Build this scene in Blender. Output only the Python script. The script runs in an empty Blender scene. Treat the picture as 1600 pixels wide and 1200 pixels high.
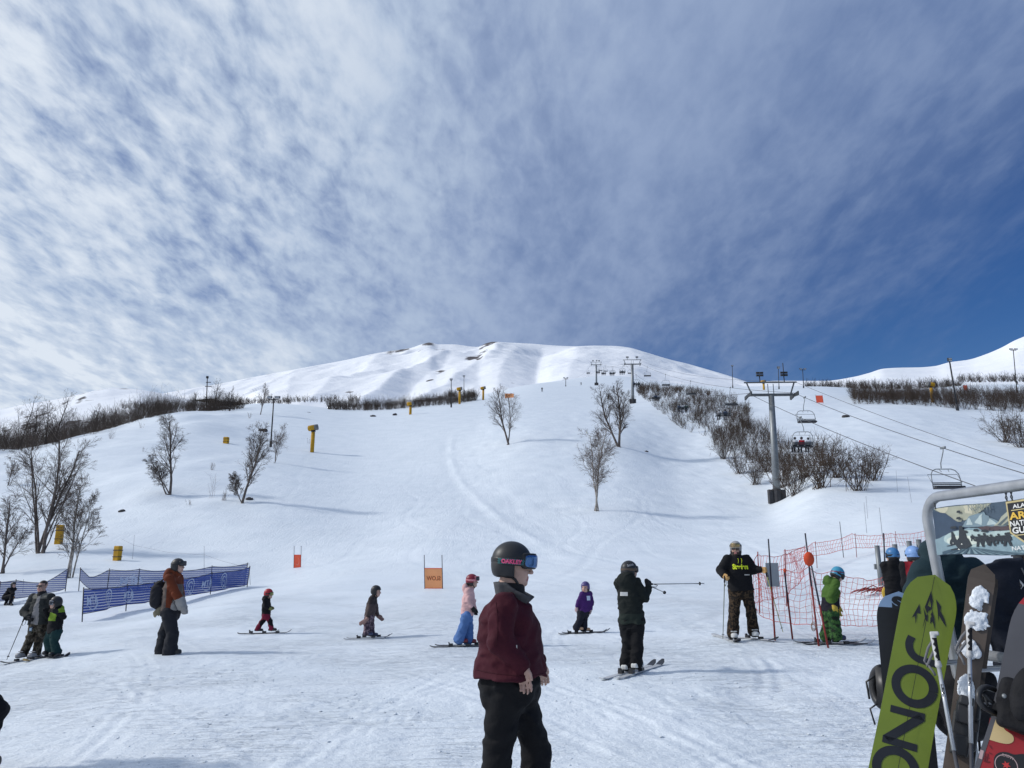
import bpy, math, random
import numpy as np
from mathutils import Vector, Matrix
from mathutils.bvhtree import BVHTree

R = math.radians
scene = bpy.context.scene
COL = scene.collection
random.seed(7)
NPR = np.random.RandomState(11)

# ------------------------------------------------------------------ camera model (photo is 1600 x 1200)
FPX = 1200.0
PITCH = math.atan(280.0 / 1200.0)
CAMZ = 1.6
CP, SP = math.cos(PITCH), math.sin(PITCH)

def ray(u, v):
    xv = (u - 800.0) / FPX
    yv = (600.0 - v) / FPX
    den = CP - SP * yv
    return xv / den, (SP + CP * yv) / den

def at(u, v, Y):
    a, e = ray(u, v)
    return Vector((a * Y, Y, CAMZ + e * Y))

# ------------------------------------------------------------------ tagging helpers
def tag(o, label=None, cat=None, group=None, kind=None):
    if label: o['label'] = label
    if cat: o['category'] = cat
    if group: o['group'] = group
    if kind: o['kind'] = kind
    return o

def thing(name, label, cat, loc=(0, 0, 0), rotz=0.0, group=None):
    o = bpy.data.objects.new(name, None)
    o.empty_display_size = 0.2
    COL.objects.link(o)
    o.location = loc
    o.rotation_euler = (0, 0, rotz)
    return tag(o, label, cat, group)

def mesh_obj(name, verts, faces, mats, parent=None, smooth=False, midx=None):
    me = bpy.data.meshes.new(name)
    me.from_pydata([tuple(v) for v in verts], [], [tuple(f) for f in faces])
    return _finish(name, me, mats, parent, smooth, midx)

def _finish(name, me, mats, parent, smooth, midx=None):
    if not isinstance(mats, (list, tuple)): mats = [mats]
    for m in mats: me.materials.append(m)
    if midx is not None and len(me.polygons):
        me.polygons.foreach_set('material_index', np.asarray(midx, dtype=np.int32))
    if smooth and len(me.polygons):
        me.polygons.foreach_set('use_smooth', np.ones(len(me.polygons), dtype=bool))
    me.update()
    o = bpy.data.objects.new(name, me)
    COL.objects.link(o)
    if parent is not None: o.parent = parent
    return o

def np_mesh(name, V, Fq, mats, parent=None, smooth=True, midx=None):
    """numpy vertices (n,3) and equal sized faces (m,k)."""
    me = bpy.data.meshes.new(name)
    V = np.asarray(V, dtype=np.float32); Fq = np.asarray(Fq, dtype=np.int32)
    m, k = Fq.shape
    me.vertices.add(len(V)); me.vertices.foreach_set('co', V.ravel())
    me.loops.add(m * k); me.loops.foreach_set('vertex_index', Fq.ravel())
    me.polygons.add(m)
    me.polygons.foreach_set('loop_start', np.arange(0, m * k, k, dtype=np.int32))
    me.polygons.foreach_set('loop_total', np.full(m, k, dtype=np.int32))
    me.update(calc_edges=True)
    me.validate()
    return _finish(name, me, mats, parent, smooth, midx)

def copy_tree(o, parent=None):
    c = o.copy(); COL.objects.link(c)
    if parent is not None: c.parent = parent
    for ch in list(o.children): copy_tree(ch, c)
    return c

# ------------------------------------------------------------------ mesh collector
class MB:
    def __init__(s): s.v = []; s.f = []; s.m = []
    def add(s, vs, fs, mi=0):
        b = len(s.v); s.v += [tuple(v) for v in vs]
        s.f += [tuple(b + i for i in f) for f in fs]; s.m += [mi] * len(fs)
    def box(s, c, h, M=None, mi=0):
        c = Vector(c); vs = []
        for x in (-1, 1):
            for y in (-1, 1):
                for z in (-1, 1):
                    p = Vector((x * h[0], y * h[1], z * h[2]))
                    if M is not None: p = M @ p
                    vs.append(c + p)
        s.add(vs, [(0, 1, 3, 2), (4, 6, 7, 5), (0, 4, 5, 1), (2, 3, 7, 6), (0, 2, 6, 4), (1, 5, 7, 3)], mi)
    def tube(s, pts, rad, n=8, cap=True, mi=0):
        pts = [Vector(p) for p in pts]
        if not isinstance(rad, (list, tuple)): rad = [rad] * len(pts)
        ref = None; vs = []; fs = []
        for i, p in enumerate(pts):
            d = (pts[min(i + 1, len(pts) - 1)] - pts[max(i - 1, 0)])
            if d.length < 1e-9: d = Vector((0, 0, 1))
            d.normalize()
            if ref is None:
                ref = Vector((1, 0, 0)) if abs(d.x) < .8 else Vector((0, 1, 0))
            ref = (ref - d * ref.dot(d))
            if ref.length < 1e-6: ref = d.orthogonal()
            ref.normalize(); q = d.cross(ref)
            for k in range(n):
                a = 2 * math.pi * k / n
                vs.append(p + (ref * math.cos(a) + q * math.sin(a)) * rad[i])
        for i in range(len(pts) - 1):
            for k in range(n):
                fs.append((i * n + k, i * n + (k + 1) % n, (i + 1) * n + (k + 1) % n, (i + 1) * n + k))
        if cap:
            fs.append(tuple(range(n - 1, -1, -1)))
            fs.append(tuple((len(pts) - 1) * n + k for k in range(n)))
        s.add(vs, fs, mi)
    def prism(s, poly, frame, t0, t1, mi=0):
        """polygon (x,y) in a 4x4 frame, extruded t0..t1 along its z."""
        n = len(poly)
        vs = [frame @ Vector((x, y, t0)) for x, y in poly] + [frame @ Vector((x, y, t1)) for x, y in poly]
        fs = [tuple(range(n - 1, -1, -1)), tuple(range(n, 2 * n))]
        for i in range(n):
            j = (i + 1) % n; fs.append((i, j, n + j, n + i))
        s.add(vs, fs, mi)
    def lathe(s, prof, frame, n=24, mi=0):
        vs = []; fs = []
        for r, z in prof:
            for k in range(n):
                a = 2 * math.pi * k / n
                vs.append(frame @ Vector((r * math.cos(a), r * math.sin(a), z)))
        for i in range(len(prof) - 1):
            for k in range(n):
                fs.append((i * n + k, i * n + (k + 1) % n, (i + 1) * n + (k + 1) % n, (i + 1) * n + k))
        fs.append(tuple(range(n - 1, -1, -1)))
        fs.append(tuple((len(prof) - 1) * n + k for k in range(n)))
        s.add(vs, fs, mi)
    def build(s, name, mats, parent=None, smooth=False):
        return mesh_obj(name, s.v, s.f, mats, parent, smooth, s.m)

def frame_of(o, x, y, z):
    M = Matrix.Identity(4)
    for i in range(3):
        M[i][0] = x[i]; M[i][1] = y[i]; M[i][2] = z[i]; M[i][3] = o[i]
    return M

# ------------------------------------------------------------------ materials
def new_mat(name):
    m = bpy.data.materials.new(name); m.use_nodes = True
    nt = m.node_tree
    return m, nt, nt.nodes['Principled BSDF']

def mat(name, col, rough=.7, var=.12, vs=9.0, bump=.0, bs=60.0, metal=0.0, spec=.4, bd=.01):
    m, nt, b = new_mat(name)
    N, L = nt.nodes, nt.links
    tc = N.new('ShaderNodeTexCoord')
    no = N.new('ShaderNodeTexNoise'); no.inputs['Scale'].default_value = vs; no.inputs['Detail'].default_value = 4
    L.new(tc.outputs['Object'], no.inputs['Vector'])
    cr = N.new('ShaderNodeValToRGB')
    c = np.array(col[:3])
    cr.color_ramp.elements[0].position = .3; cr.color_ramp.elements[1].position = .7
    cr.color_ramp.elements[0].color = (*np.clip(c * (1 - var), 0, 1), 1)
    cr.color_ramp.elements[1].color = (*np.clip(c * (1 + var), 0, 1), 1)
    L.new(no.outputs['Fac'], cr.inputs['Fac']); L.new(cr.outputs['Color'], b.inputs['Base Color'])
    b.inputs['Roughness'].default_value = rough
    b.inputs['Metallic'].default_value = metal
    b.inputs['Specular IOR Level'].default_value = spec
    if bump > 0:
        n2 = N.new('ShaderNodeTexNoise'); n2.inputs['Scale'].default_value = bs; n2.inputs['Detail'].default_value = 3
        L.new(tc.outputs['Object'], n2.inputs['Vector'])
        bp = N.new('ShaderNodeBump'); bp.inputs['Strength'].default_value = bump; bp.inputs['Distance'].default_value = bd
        L.new(n2.outputs['Fac'], bp.inputs['Height']); L.new(bp.outputs['Normal'], b.inputs['Normal'])
    return m

def cloth(name, col, rough=.85, var=.14):
    return mat(name, col, rough, var, 6.0, .35, 45.0, spec=.25)

def camo(name, cols, scale=14.0, rough=.85, detail=2.0):
    m, nt, b = new_mat(name)
    N, L = nt.nodes, nt.links
    tc = N.new('ShaderNodeTexCoord')
    no = N.new('ShaderNodeTexNoise'); no.inputs['Scale'].default_value = scale; no.inputs['Detail'].default_value = detail
    L.new(tc.outputs['Object'], no.inputs['Vector'])
    cr = N.new('ShaderNodeValToRGB'); cr.color_ramp.interpolation = 'CONSTANT'
    e = cr.color_ramp.elements
    e[0].position = 0; e[0].color = (*cols[0], 1)
    e[1].position = .42; e[1].color = (*cols[1], 1)
    for i, c in enumerate(cols[2:]):
        x = e.new(.42 + .11 * (i + 1)); x.color = (*c, 1)
    L.new(no.outputs['Fac'], cr.inputs['Fac']); L.new(cr.outputs['Color'], b.inputs['Base Color'])
    b.inputs['Roughness'].default_value = rough; b.inputs['Specular IOR Level'].default_value = .2
    return m

# ------------------------------------------------------------------ numpy noise
def _hash(ix, iy, iz, seed):
    h = (ix.astype(np.int64) * 374761393 + iy.astype(np.int64) * 668265263 + iz.astype(np.int64) * 2147483647 + seed * 974634721)
    h = (h ^ (h >> 13)) * 1274126177
    h = h ^ (h >> 16)
    return (h & 0xFFFF).astype(np.float64) / 65535.0

def vnoise(x, y, z=None, seed=0):
    x = np.asarray(x, float); y = np.asarray(y, float)
    z = np.zeros_like(x) if z is None else np.asarray(z, float)
    ix, iy, iz = np.floor(x), np.floor(y), np.floor(z)
    fx, fy, fz = x - ix, y - iy, z - iz
    s = lambda t: t * t * t * (t * (t * 6 - 15) + 10)
    fx, fy, fz = s(fx), s(fy), s(fz)
    r = 0
    for dz in (0, 1):
        wz = fz if dz else 1 - fz
        for dy in (0, 1):
            wy = fy if dy else 1 - fy
            for dx in (0, 1):
                wx = fx if dx else 1 - fx
                r = r + _hash(ix + dx, iy + dy, iz + dz, seed) * wx * wy * wz
    return r * 2 - 1

def fbm(x, y, z=None, oct=4, seed=0, gain=.5):
    r = 0; a = 1.0; f = 1.0
    for i in range(oct):
        r = r + a * vnoise(np.asarray(x) * f, np.asarray(y) * f, None if z is None else np.asarray(z) * f, seed + i * 17)
        a *= gain; f *= 2.03
    return r

def pchip(x, y):
    x = np.asarray(x, float); y = np.asarray(y, float)
    h = np.diff(x); d = np.diff(y) / h
    m = np.zeros_like(y)
    for i in range(1, len(x) - 1):
        if d[i - 1] * d[i] > 0:
            w1 = 2 * h[i] + h[i - 1]; w2 = h[i] + 2 * h[i - 1]
            m[i] = (w1 + w2) / (w1 / d[i - 1] + w2 / d[i])
    m[0] = d[0]; m[-1] = d[-1]
    def f(q):
        q = np.clip(q, x[0], x[-1])
        i = np.clip(np.searchsorted(x, q) - 1, 0, len(x) - 2)
        t = (q - x[i]) / h[i]
        return ((1 + 2 * t) * (1 - t) ** 2 * y[i] + t * (1 - t) ** 2 * h[i] * m[i]
                + t * t * (3 - 2 * t) * y[i + 1] + t * t * (t - 1) * h[i] * m[i + 1])
    return f

def sstep(a, b, x):
    t = np.clip((x - a) / (b - a), 0, 1)
    return t * t * (3 - 2 * t)

# ------------------------------------------------------------------ signed-distance modelling (figures, bags, soft shapes)
def smin(a, b, k):
    h = np.clip(.5 + .5 * (b - a) / k, 0, 1)
    return b + (a - b) * h - k * h * (1 - h)

def _n(v):
    v = np.asarray(v, float); return v / (np.linalg.norm(v) + 1e-12)

class SDF:
    def __init__(s): s.p = []
    def _add(s, fn, lo, hi, k, op): s.p.append((fn, np.asarray(lo, float), np.asarray(hi, float), k, op)); return s
    def cone(s, a, b, ra, rb, k=.02, op='u'):
        a = np.asarray(a, float); b = np.asarray(b, float); ab = b - a; L2 = max(ab @ ab, 1e-9)
        def fn(P):
            t = np.clip(((P - a) @ ab) / L2, 0, 1)
            return np.linalg.norm(P - a - t[..., None] * ab, axis=-1) - (ra + (rb - ra) * t)
        r = max(ra, rb)
        return s._add(fn, np.minimum(a, b) - r, np.maximum(a, b) + r, k, op)
    def ell(s, c, r, k=.02, M=None, op='u'):
        c = np.asarray(c, float); r = np.asarray(r, float)
        def fn(P):
            q = P - c
            if M is not None: q = q @ M.T
            k0 = np.linalg.norm(q / r, axis=-1); k1 = np.linalg.norm(q / (r * r), axis=-1) + 1e-9
            return k0 * (k0 - 1) / k1
        R_ = np.max(r)
        return s._add(fn, c - R_, c + R_, k, op)
    def box(s, c, h, M=None, rad=.01, k=.01, op='u'):
        c = np.asarray(c, float); h = np.asarray(h, float)
        def fn(P):
            q = P - c
            if M is not None: q = q @ M.T
            q = np.abs(q) - (h - rad)
            return np.linalg.norm(np.maximum(q, 0), axis=-1) + np.minimum(q.max(-1), 0) - rad
        R_ = np.linalg.norm(h)
        return s._add(fn, c - R_, c + R_, k, op)
    def loft(s, pts, F, hw, hd, k=.02, n=2.3, off=None):
        """stack of superelliptic slices along pts, F = forward."""
        pts = np.asarray(pts, float); U = _n(pts[-1] - pts[0]); F = np.asarray(F, float)
        F = _n(F - U * (F @ U)); Rr = np.cross(F, U)
        rel = pts - pts[0]; zs = rel @ U; xs = rel @ Rr; ys = rel @ F
        hw = np.asarray(hw, float); hd = np.asarray(hd, float)
        def fn(P):
            q = P - pts[0]; z = q @ U
            x = q @ Rr - np.interp(z, zs, xs); y = q @ F - np.interp(z, zs, ys)
            w = np.interp(z, zs, hw); d = np.interp(z, zs, hd)
            rho = ((np.abs(x) / w) ** n + (np.abs(y) / d) ** n) ** (1 / n)
            dxy = (rho - 1) * np.minimum(w, d); dz = np.maximum(zs[0] - z, z - zs[-1])
            return np.where(dz > 0, np.hypot(np.maximum(dxy, 0), dz), np.maximum(dxy, dz))
        R_ = max(hw.max(), hd.max())
        return s._add(fn, pts.min(0) - R_, pts.max(0) + R_, k, 'u')
    def half(s, p, nrm, k=.004):
        """cut away everything on the side nrm points to."""
        p = np.asarray(p, float); nrm = _n(nrm)
        return s._add(lambda P: (p - P) @ nrm, None, None, k, 'c')
    def mesh(s, name, res, mats, parent, disp=None, matfn=None):
        lo = np.min([p[1] for p in s.p if p[4] == 'u'], axis=0) - 3 * res
        hi = np.max([p[2] for p in s.p if p[4] == 'u'], axis=0) + 3 * res
        dims = np.ceil((hi - lo) / res).astype(int) + 1
        ax = [lo[i] + np.arange(dims[i]) * res for i in range(3)]
        D = np.full(dims, 1.0, dtype=np.float64)
        def block(l, h, m):
            i0 = np.clip(np.floor((l - m - lo) / res).astype(int), 0, dims - 1)
            i1 = np.clip(np.ceil((h + m - lo) / res).astype(int) + 1, 1, dims)
            sl = tuple(slice(i0[i], i1[i]) for i in range(3))
            P = np.stack(np.meshgrid(*[ax[i][sl[i]] for i in range(3)], indexing='ij'), -1)
            return sl, P
        for fn, l, h, k, op in s.p:
            if op == 'u':
                sl, P = block(l, h, max(2.5 * k, 4 * res)); D[sl] = smin(D[sl], fn(P), k)
            elif op == 's':
                sl, P = block(l, h, max(2 * k, 3 * res)); D[sl] = -smin(-D[sl], fn(P), k)
            elif op == 'i':
                sl, P = block(lo, hi, 0); D[sl] = -smin(-D[sl], -fn(P), k)
            elif op == 'c':
                sl, P = block(lo, hi, 0); D[sl] = -smin(-D[sl], fn(P), k)
        if disp is not None:
            m = np.abs(D) < 4 * res + .05
            idx = np.argwhere(m)
            P = lo + idx * res
            D[m] += disp(P)
        V, Q = surface_nets(D, lo, res)
        if len(Q) == 0: raise RuntimeError('empty sdf ' + name)
        mi = None
        if matfn is not None:
            mi = matfn(V[Q].mean(1))
        return np_mesh(name, V, Q, mats, parent, True, mi)

def surface_nets(D, lo, h):
    ins = D < 0
    c = ins[:-1, :-1, :-1].astype(np.int8)
    tot = np.zeros_like(c)
    offs = [(x, y, z) for x in (0, 1) for y in (0, 1) for z in (0, 1)]
    n = D.shape
    for o in offs:
        tot += ins[o[0]:n[0] - 1 + o[0], o[1]:n[1] - 1 + o[1], o[2]:n[2] - 1 + o[2]]
    idx = np.argwhere((tot > 0) & (tot < 8))
    acc = np.zeros((len(idx), 3)); cnt = np.zeros(len(idx))
    for o in offs:
        for ax_ in range(3):
            if o[ax_] == 1: continue
            o1 = list(o); o1[ax_] = 1
            d0 = D[idx[:, 0] + o[0], idx[:, 1] + o[1], idx[:, 2] + o[2]]
            d1 = D[idx[:, 0] + o1[0], idx[:, 1] + o1[1], idx[:, 2] + o1[2]]
            cr = (d0 < 0) != (d1 < 0)
            t = np.where(cr, d0 / np.where(cr, d0 - d1, 1), 0)
            p = np.array(o, float)[None, :].repeat(len(idx), 0); p[:, ax_] += t
            acc[cr] += p[cr]; cnt[cr] += 1
    V = lo + (idx + acc / cnt[:, None]) * h
    vid = np.full(tuple(np.array(n) - 1), -1, dtype=np.int64)
    vid[idx[:, 0], idx[:, 1], idx[:, 2]] = np.arange(len(idx))
    quads = []
    for a in range(3):
        b, c_ = (a + 1) % 3, (a + 2) % 3
        s0 = [slice(None)] * 3; s1 = [slice(None)] * 3
        s0[a] = slice(0, -1); s1[a] = slice(1, None)
        A = ins[tuple(s0)]; B = ins[tuple(s1)]
        e = np.argwhere(A != B)
        e = e[(e[:, b] > 0) & (e[:, b] < n[b] - 1) & (e[:, c_] > 0) & (e[:, c_] < n[c_] - 1)]
        if len(e) == 0: continue
        fl = A[e[:, 0], e[:, 1], e[:, 2]]
        def cell(db, dc):
            q = e.copy(); q[:, b] += db; q[:, c_] += dc
            return vid[q[:, 0], q[:, 1], q[:, 2]]
        q = np.stack([cell(-1, -1), cell(0, -1), cell(0, 0), cell(-1, 0)], 1)
        q[~fl] = q[~fl][:, ::-1]
        quads.append(q)
    Q = np.concatenate(quads) if quads else np.zeros((0, 4), int)
    Q = Q[(Q >= 0).all(1)]
    return V, Q

# ------------------------------------------------------------------ lettering
def text_mesh(txt, size=1.0, bold=0.0, res=3):
    cu = bpy.data.curves.new('lettering', 'FONT'); cu.body = txt; cu.size = size
    cu.align_x = 'CENTER'; cu.align_y = 'CENTER'; cu.offset = bold; cu.resolution_u = res
    o = bpy.data.objects.new('lettering', cu); COL.objects.link(o)
    dg = bpy.context.evaluated_depsgraph_get(); dg.update()
    me = bpy.data.meshes.new_from_object(o.evaluated_get(dg))
    vs = [Vector(v.co) for v in me.vertices]; fs = [tuple(p.vertices) for p in me.polygons]
    bpy.data.objects.remove(o); bpy.data.curves.remove(cu); bpy.data.meshes.remove(me)
    xs = [v.x for v in vs]; ys = [v.y for v in vs]
    cx, cy = (min(xs) + max(xs)) / 2, (min(ys) + max(ys)) / 2
    return [Vector((v.x - cx, v.y - cy, 0)) for v in vs], fs

def text_on(txt, size, frame, m, parent, name='lettering', bold=0.0, sx=1.0, lift=.002):
    vs, fs = text_mesh(txt, size, bold)
    return mesh_obj(name, [frame @ Vector((v.x * sx, v.y, lift)) for v in vs], fs, m, parent)

def drape(vs, fs, frame, target, m, parent, name, lift=.004, sub=True):
    """lay flat shapes (in frame's xy) onto the surface of the mesh object target (both in the same parent space)."""
    import bmesh
    bm = bmesh.new()
    bv = [bm.verts.new((v[0], v[1], 0)) for v in vs]
    for f in fs:
        try: bm.faces.new([bv[i] for i in f])
        except ValueError: pass
    if sub:
        bmesh.ops.triangulate(bm, faces=bm.faces[:])
    tm = target.data
    bvh = BVHTree.FromPolygons([v.co.copy() for v in tm.vertices], [tuple(p.vertices) for p in tm.polygons])
    z = (frame.to_3x3() @ Vector((0, 0, 1))).normalized()
    out = []
    for v in bm.verts:
        p = frame @ Vector((v.co.x, v.co.y, 0))
        h = bvh.ray_cast(p + z * .5, -z, 1.0)
        out.append((h[0] if h[0] is not None else p) + z * lift)
    bm.verts.index_update()
    faces = [tuple(x.index for x in f.verts) for f in bm.faces]
    bm.free()
    return mesh_obj(name, out, faces, m, parent)

def ngrid(w, h, nx, ny):
    vs = [(-w / 2 + w * i / nx, -h / 2 + h * j / ny) for j in range(ny + 1) for i in range(nx + 1)]
    fs = [(j * (nx + 1) + i, j * (nx + 1) + i + 1, (j + 1) * (nx + 1) + i + 1, (j + 1) * (nx + 1) + i) for j in range(ny) for i in range(nx)]
    return vs, fs
# ================================================================== camera, light, sky
cam = bpy.data.cameras.new('camera'); camo_ = bpy.data.objects.new('camera', cam); COL.objects.link(camo_)
camo_.location = (0, 0, CAMZ); camo_.rotation_euler = (R(90) + PITCH, 0, 0)
cam.sensor_width = 36.0; cam.lens = 36.0 * FPX / 1600.0
cam.clip_start = .05; cam.clip_end = 12000
scene.camera = camo_
vs_ = scene.view_settings
scene.display_settings.display_device = 'sRGB'
vs_.view_transform = 'Standard'; vs_.look = 'None'; vs_.gamma = 1; vs_.exposure = 0.0
vs_.use_curve_mapping = False
scene.cycles.use_denoising = True
scene.cycles.max_bounces = 6

SUN_EL, SUN_AZ = R(35), R(-86)          # azimuth measured from +Y towards +X
sd = Vector((math.sin(SUN_AZ) * math.cos(SUN_EL), math.cos(SUN_AZ) * math.cos(SUN_EL), math.sin(SUN_EL)))
sl = bpy.data.lights.new('sun', 'SUN'); sl.energy = 2.42; sl.angle = R(4.5); sl.color = (1, .97, .93)
so = bpy.data.objects.new('sun', sl); COL.objects.link(so)
so.rotation_euler = sd.to_track_quat('Z', 'Y').to_euler(); so.location = (-30, -5, 40)

w = bpy.data.worlds.new('World'); scene.world = w; w.use_nodes = True
nt = w.node_tree; N, L = nt.nodes, nt.links
bg = N['Background']; bg.inputs['Strength'].default_value = .1
def nd(t, **kw):
    x = N.new(t)
    for k, v in kw.items(): setattr(x, k, v)
    return x
def mth(op, a, b=None, c=None, clamp=False):
    x = nd('ShaderNodeMath', operation=op); x.use_clamp = clamp
    for i, q in enumerate((a, b, c)):
        if q is None: continue
        if isinstance(q, (int, float)): x.inputs[i].default_value = q
        else: L.new(q, x.inputs[i])
    return x.outputs[0]
def ramp(src, stops):
    x = nd('ShaderNodeValToRGB'); e = x.color_ramp.elements
    e[0].position, e[0].color = stops[0][0], (*stops[0][1], 1)
    e[1].position, e[1].color = stops[-1][0], (*stops[-1][1], 1)
    for p, c in stops[1:-1]:
        q = e.new(p); q.color = (*c, 1)
    L.new(src, x.inputs['Fac']); return x.outputs['Color']
def fcurve(src, a, b, lo=0.0, hi=1.0):
    x = nd('ShaderNodeMapRange', interpolation_type='SMOOTHSTEP')
    L.new(src, x.inputs['Value'])
    x.inputs['From Min'].default_value = a; x.inputs['From Max'].default_value = b
    x.inputs['To Min'].default_value = lo; x.inputs['To Max'].default_value = hi
    return x.outputs['Result']
def noise_at(vec, scale, detail=5.0, rough=.55, dist=0.0, mp=None):
    if mp is not None:
        q = nd('ShaderNodeMapping'); L.new(vec, q.inputs['Vector'])
        q.inputs['Location'].default_value = mp[0]; q.inputs['Rotation'].default_value = (0, 0, mp[1]); q.inputs['Scale'].default_value = mp[2]
        vec = q.outputs['Vector']
    x = nd('ShaderNodeTexNoise'); L.new(vec, x.inputs['Vector'])
    x.inputs['Scale'].default_value = scale; x.inputs['Detail'].default_value = detail
    x.inputs['Roughness'].default_value = rough; x.inputs['Distortion'].default_value = dist
    return x.outputs['Fac']
sky = nd('ShaderNodeTexSky'); sky.sky_type = 'NISHITA'; sky.sun_disc = False
sky.sun_elevation = SUN_EL; sky.sun_rotation = SUN_AZ
sky.altitude = 600; sky.air_density = 1.0; sky.dust_density = .35; sky.ozone_density = 2.2
tc = nd('ShaderNodeTexCoord'); dirv = tc.outputs['Generated']
sx = nd('ShaderNodeSeparateXYZ'); L.new(dirv, sx.inputs[0])
X_, Y_, Z_ = sx.outputs[0], sx.outputs[1], sx.outputs[2]
den = mth('ADD', mth('MAXIMUM', Z_, 0.0), .16)
cx = nd('ShaderNodeCombineXYZ')
L.new(mth('DIVIDE', X_, den), cx.inputs[0]); L.new(mth('DIVIDE', Y_, den), cx.inputs[1])
P_ = cx.outputs[0]
big = noise_at(P_, .9, 5, .5, .4, ((3.1, 1.7, 0), R(18), (1, .8, 1)))
strk = noise_at(P_, 2.2, 8, .58, .5, ((7.3, 2.2, 0), R(-48), (1.5, .45, 1)))
cum = noise_at(P_, 8.5, 6, .6, .2, ((1.0, 5.0, 0), R(-25), (1.15, .62, 1)))
# how much of the sky the cloud sheet covers: thick to the left and overhead, open low down on the right
side = mth('ADD', mth('MULTIPLY', X_, -.85), mth('MULTIPLY', Z_, 1.38))          # left / up
cover = fcurve(side, -.36, .46, -.12, .90)
cover = mth('ADD', cover, mth('MULTIPLY', mth('SUBTRACT', big, .5), .55))
leftness = fcurve(mth('ADD', mth('MULTIPLY', X_, -1.0), mth('MULTIPLY', Z_, .25)), -.02, .55, 0, 1)
cover = mth('ADD', cover, mth('MULTIPLY', mth('SUBTRACT', strk, .5), mth('SUBTRACT', 1.0, mth('MULTIPLY', leftness, .55))))
cover = mth('ADD', cover, mth('MULTIPLY', mth('MULTIPLY', mth('SUBTRACT', cum, .5), .85), leftness))
rip = noise_at(P_, 19, 4, .55, .3, ((4.0, 2.0, 0), R(-35), (1.3, .6, 1)))
cover = mth('ADD', cover, mth('MULTIPLY', mth('SUBTRACT', rip, .5), mth('ADD', .22, mth('MULTIPLY', leftness, .75))))
lowhaze = mth('MULTIPLY', fcurve(Z_, .36, .20, 0, 1), fcurve(X_, .12, -.30, 0, 1))
cover = mth('ADD', cover, mth('MULTIPLY', lowhaze, .26))
dens = fcurve(cover, .05, 1.0, 0.0, .95)
# cloud brightness: nearer the sun (left) the thin sheet glows white, away from it it is a grey lavender
sunv = nd('ShaderNodeVectorMath', operation='DOT_PRODUCT'); L.new(dirv, sunv.inputs[0]); sunv.inputs[1].default_value = sd
glow = fcurve(sunv.outputs['Value'], -.25, 1.12, 0, 1)
fluff = mth('ADD', mth('MULTIPLY', cum, .5), mth('ADD', mth('MULTIPLY', rip, .35), mth('MULTIPLY', strk, .45)))
fl2 = mth('ADD', fcurve(fluff, .45, .85, 0, 1), 0)
shade = mth('ADD', mth('ADD', mth('MULTIPLY', lowhaze, .22), glow), mth('MULTIPLY', mth('SUBTRACT', fl2, .5), mth('ADD', .18, mth('MULTIPLY', leftness, .42))))
ccol = ramp(shade, [(0.0, (1.45, 2.2, 4.1)), (.35, (3.1, 4.0, 5.9)), (.62, (4.7, 5.7, 7.3)), (1.0, (7.6, 8.3, 9.2))])
mx = nd('ShaderNodeMix', data_type='RGBA'); L.new(dens, mx.inputs['Factor'])
hs = nd('ShaderNodeHueSaturation'); hs.inputs['Saturation'].default_value = 1.38; hs.inputs['Hue'].default_value = .516; hs.inputs['Value'].default_value = .78
L.new(sky.outputs['Color'], hs.inputs['Color'])
L.new(hs.outputs['Color'], mx.inputs['A']); L.new(ccol, mx.inputs['B'])
L.new(mx.outputs['Result'], bg.inputs['Color'])

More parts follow.
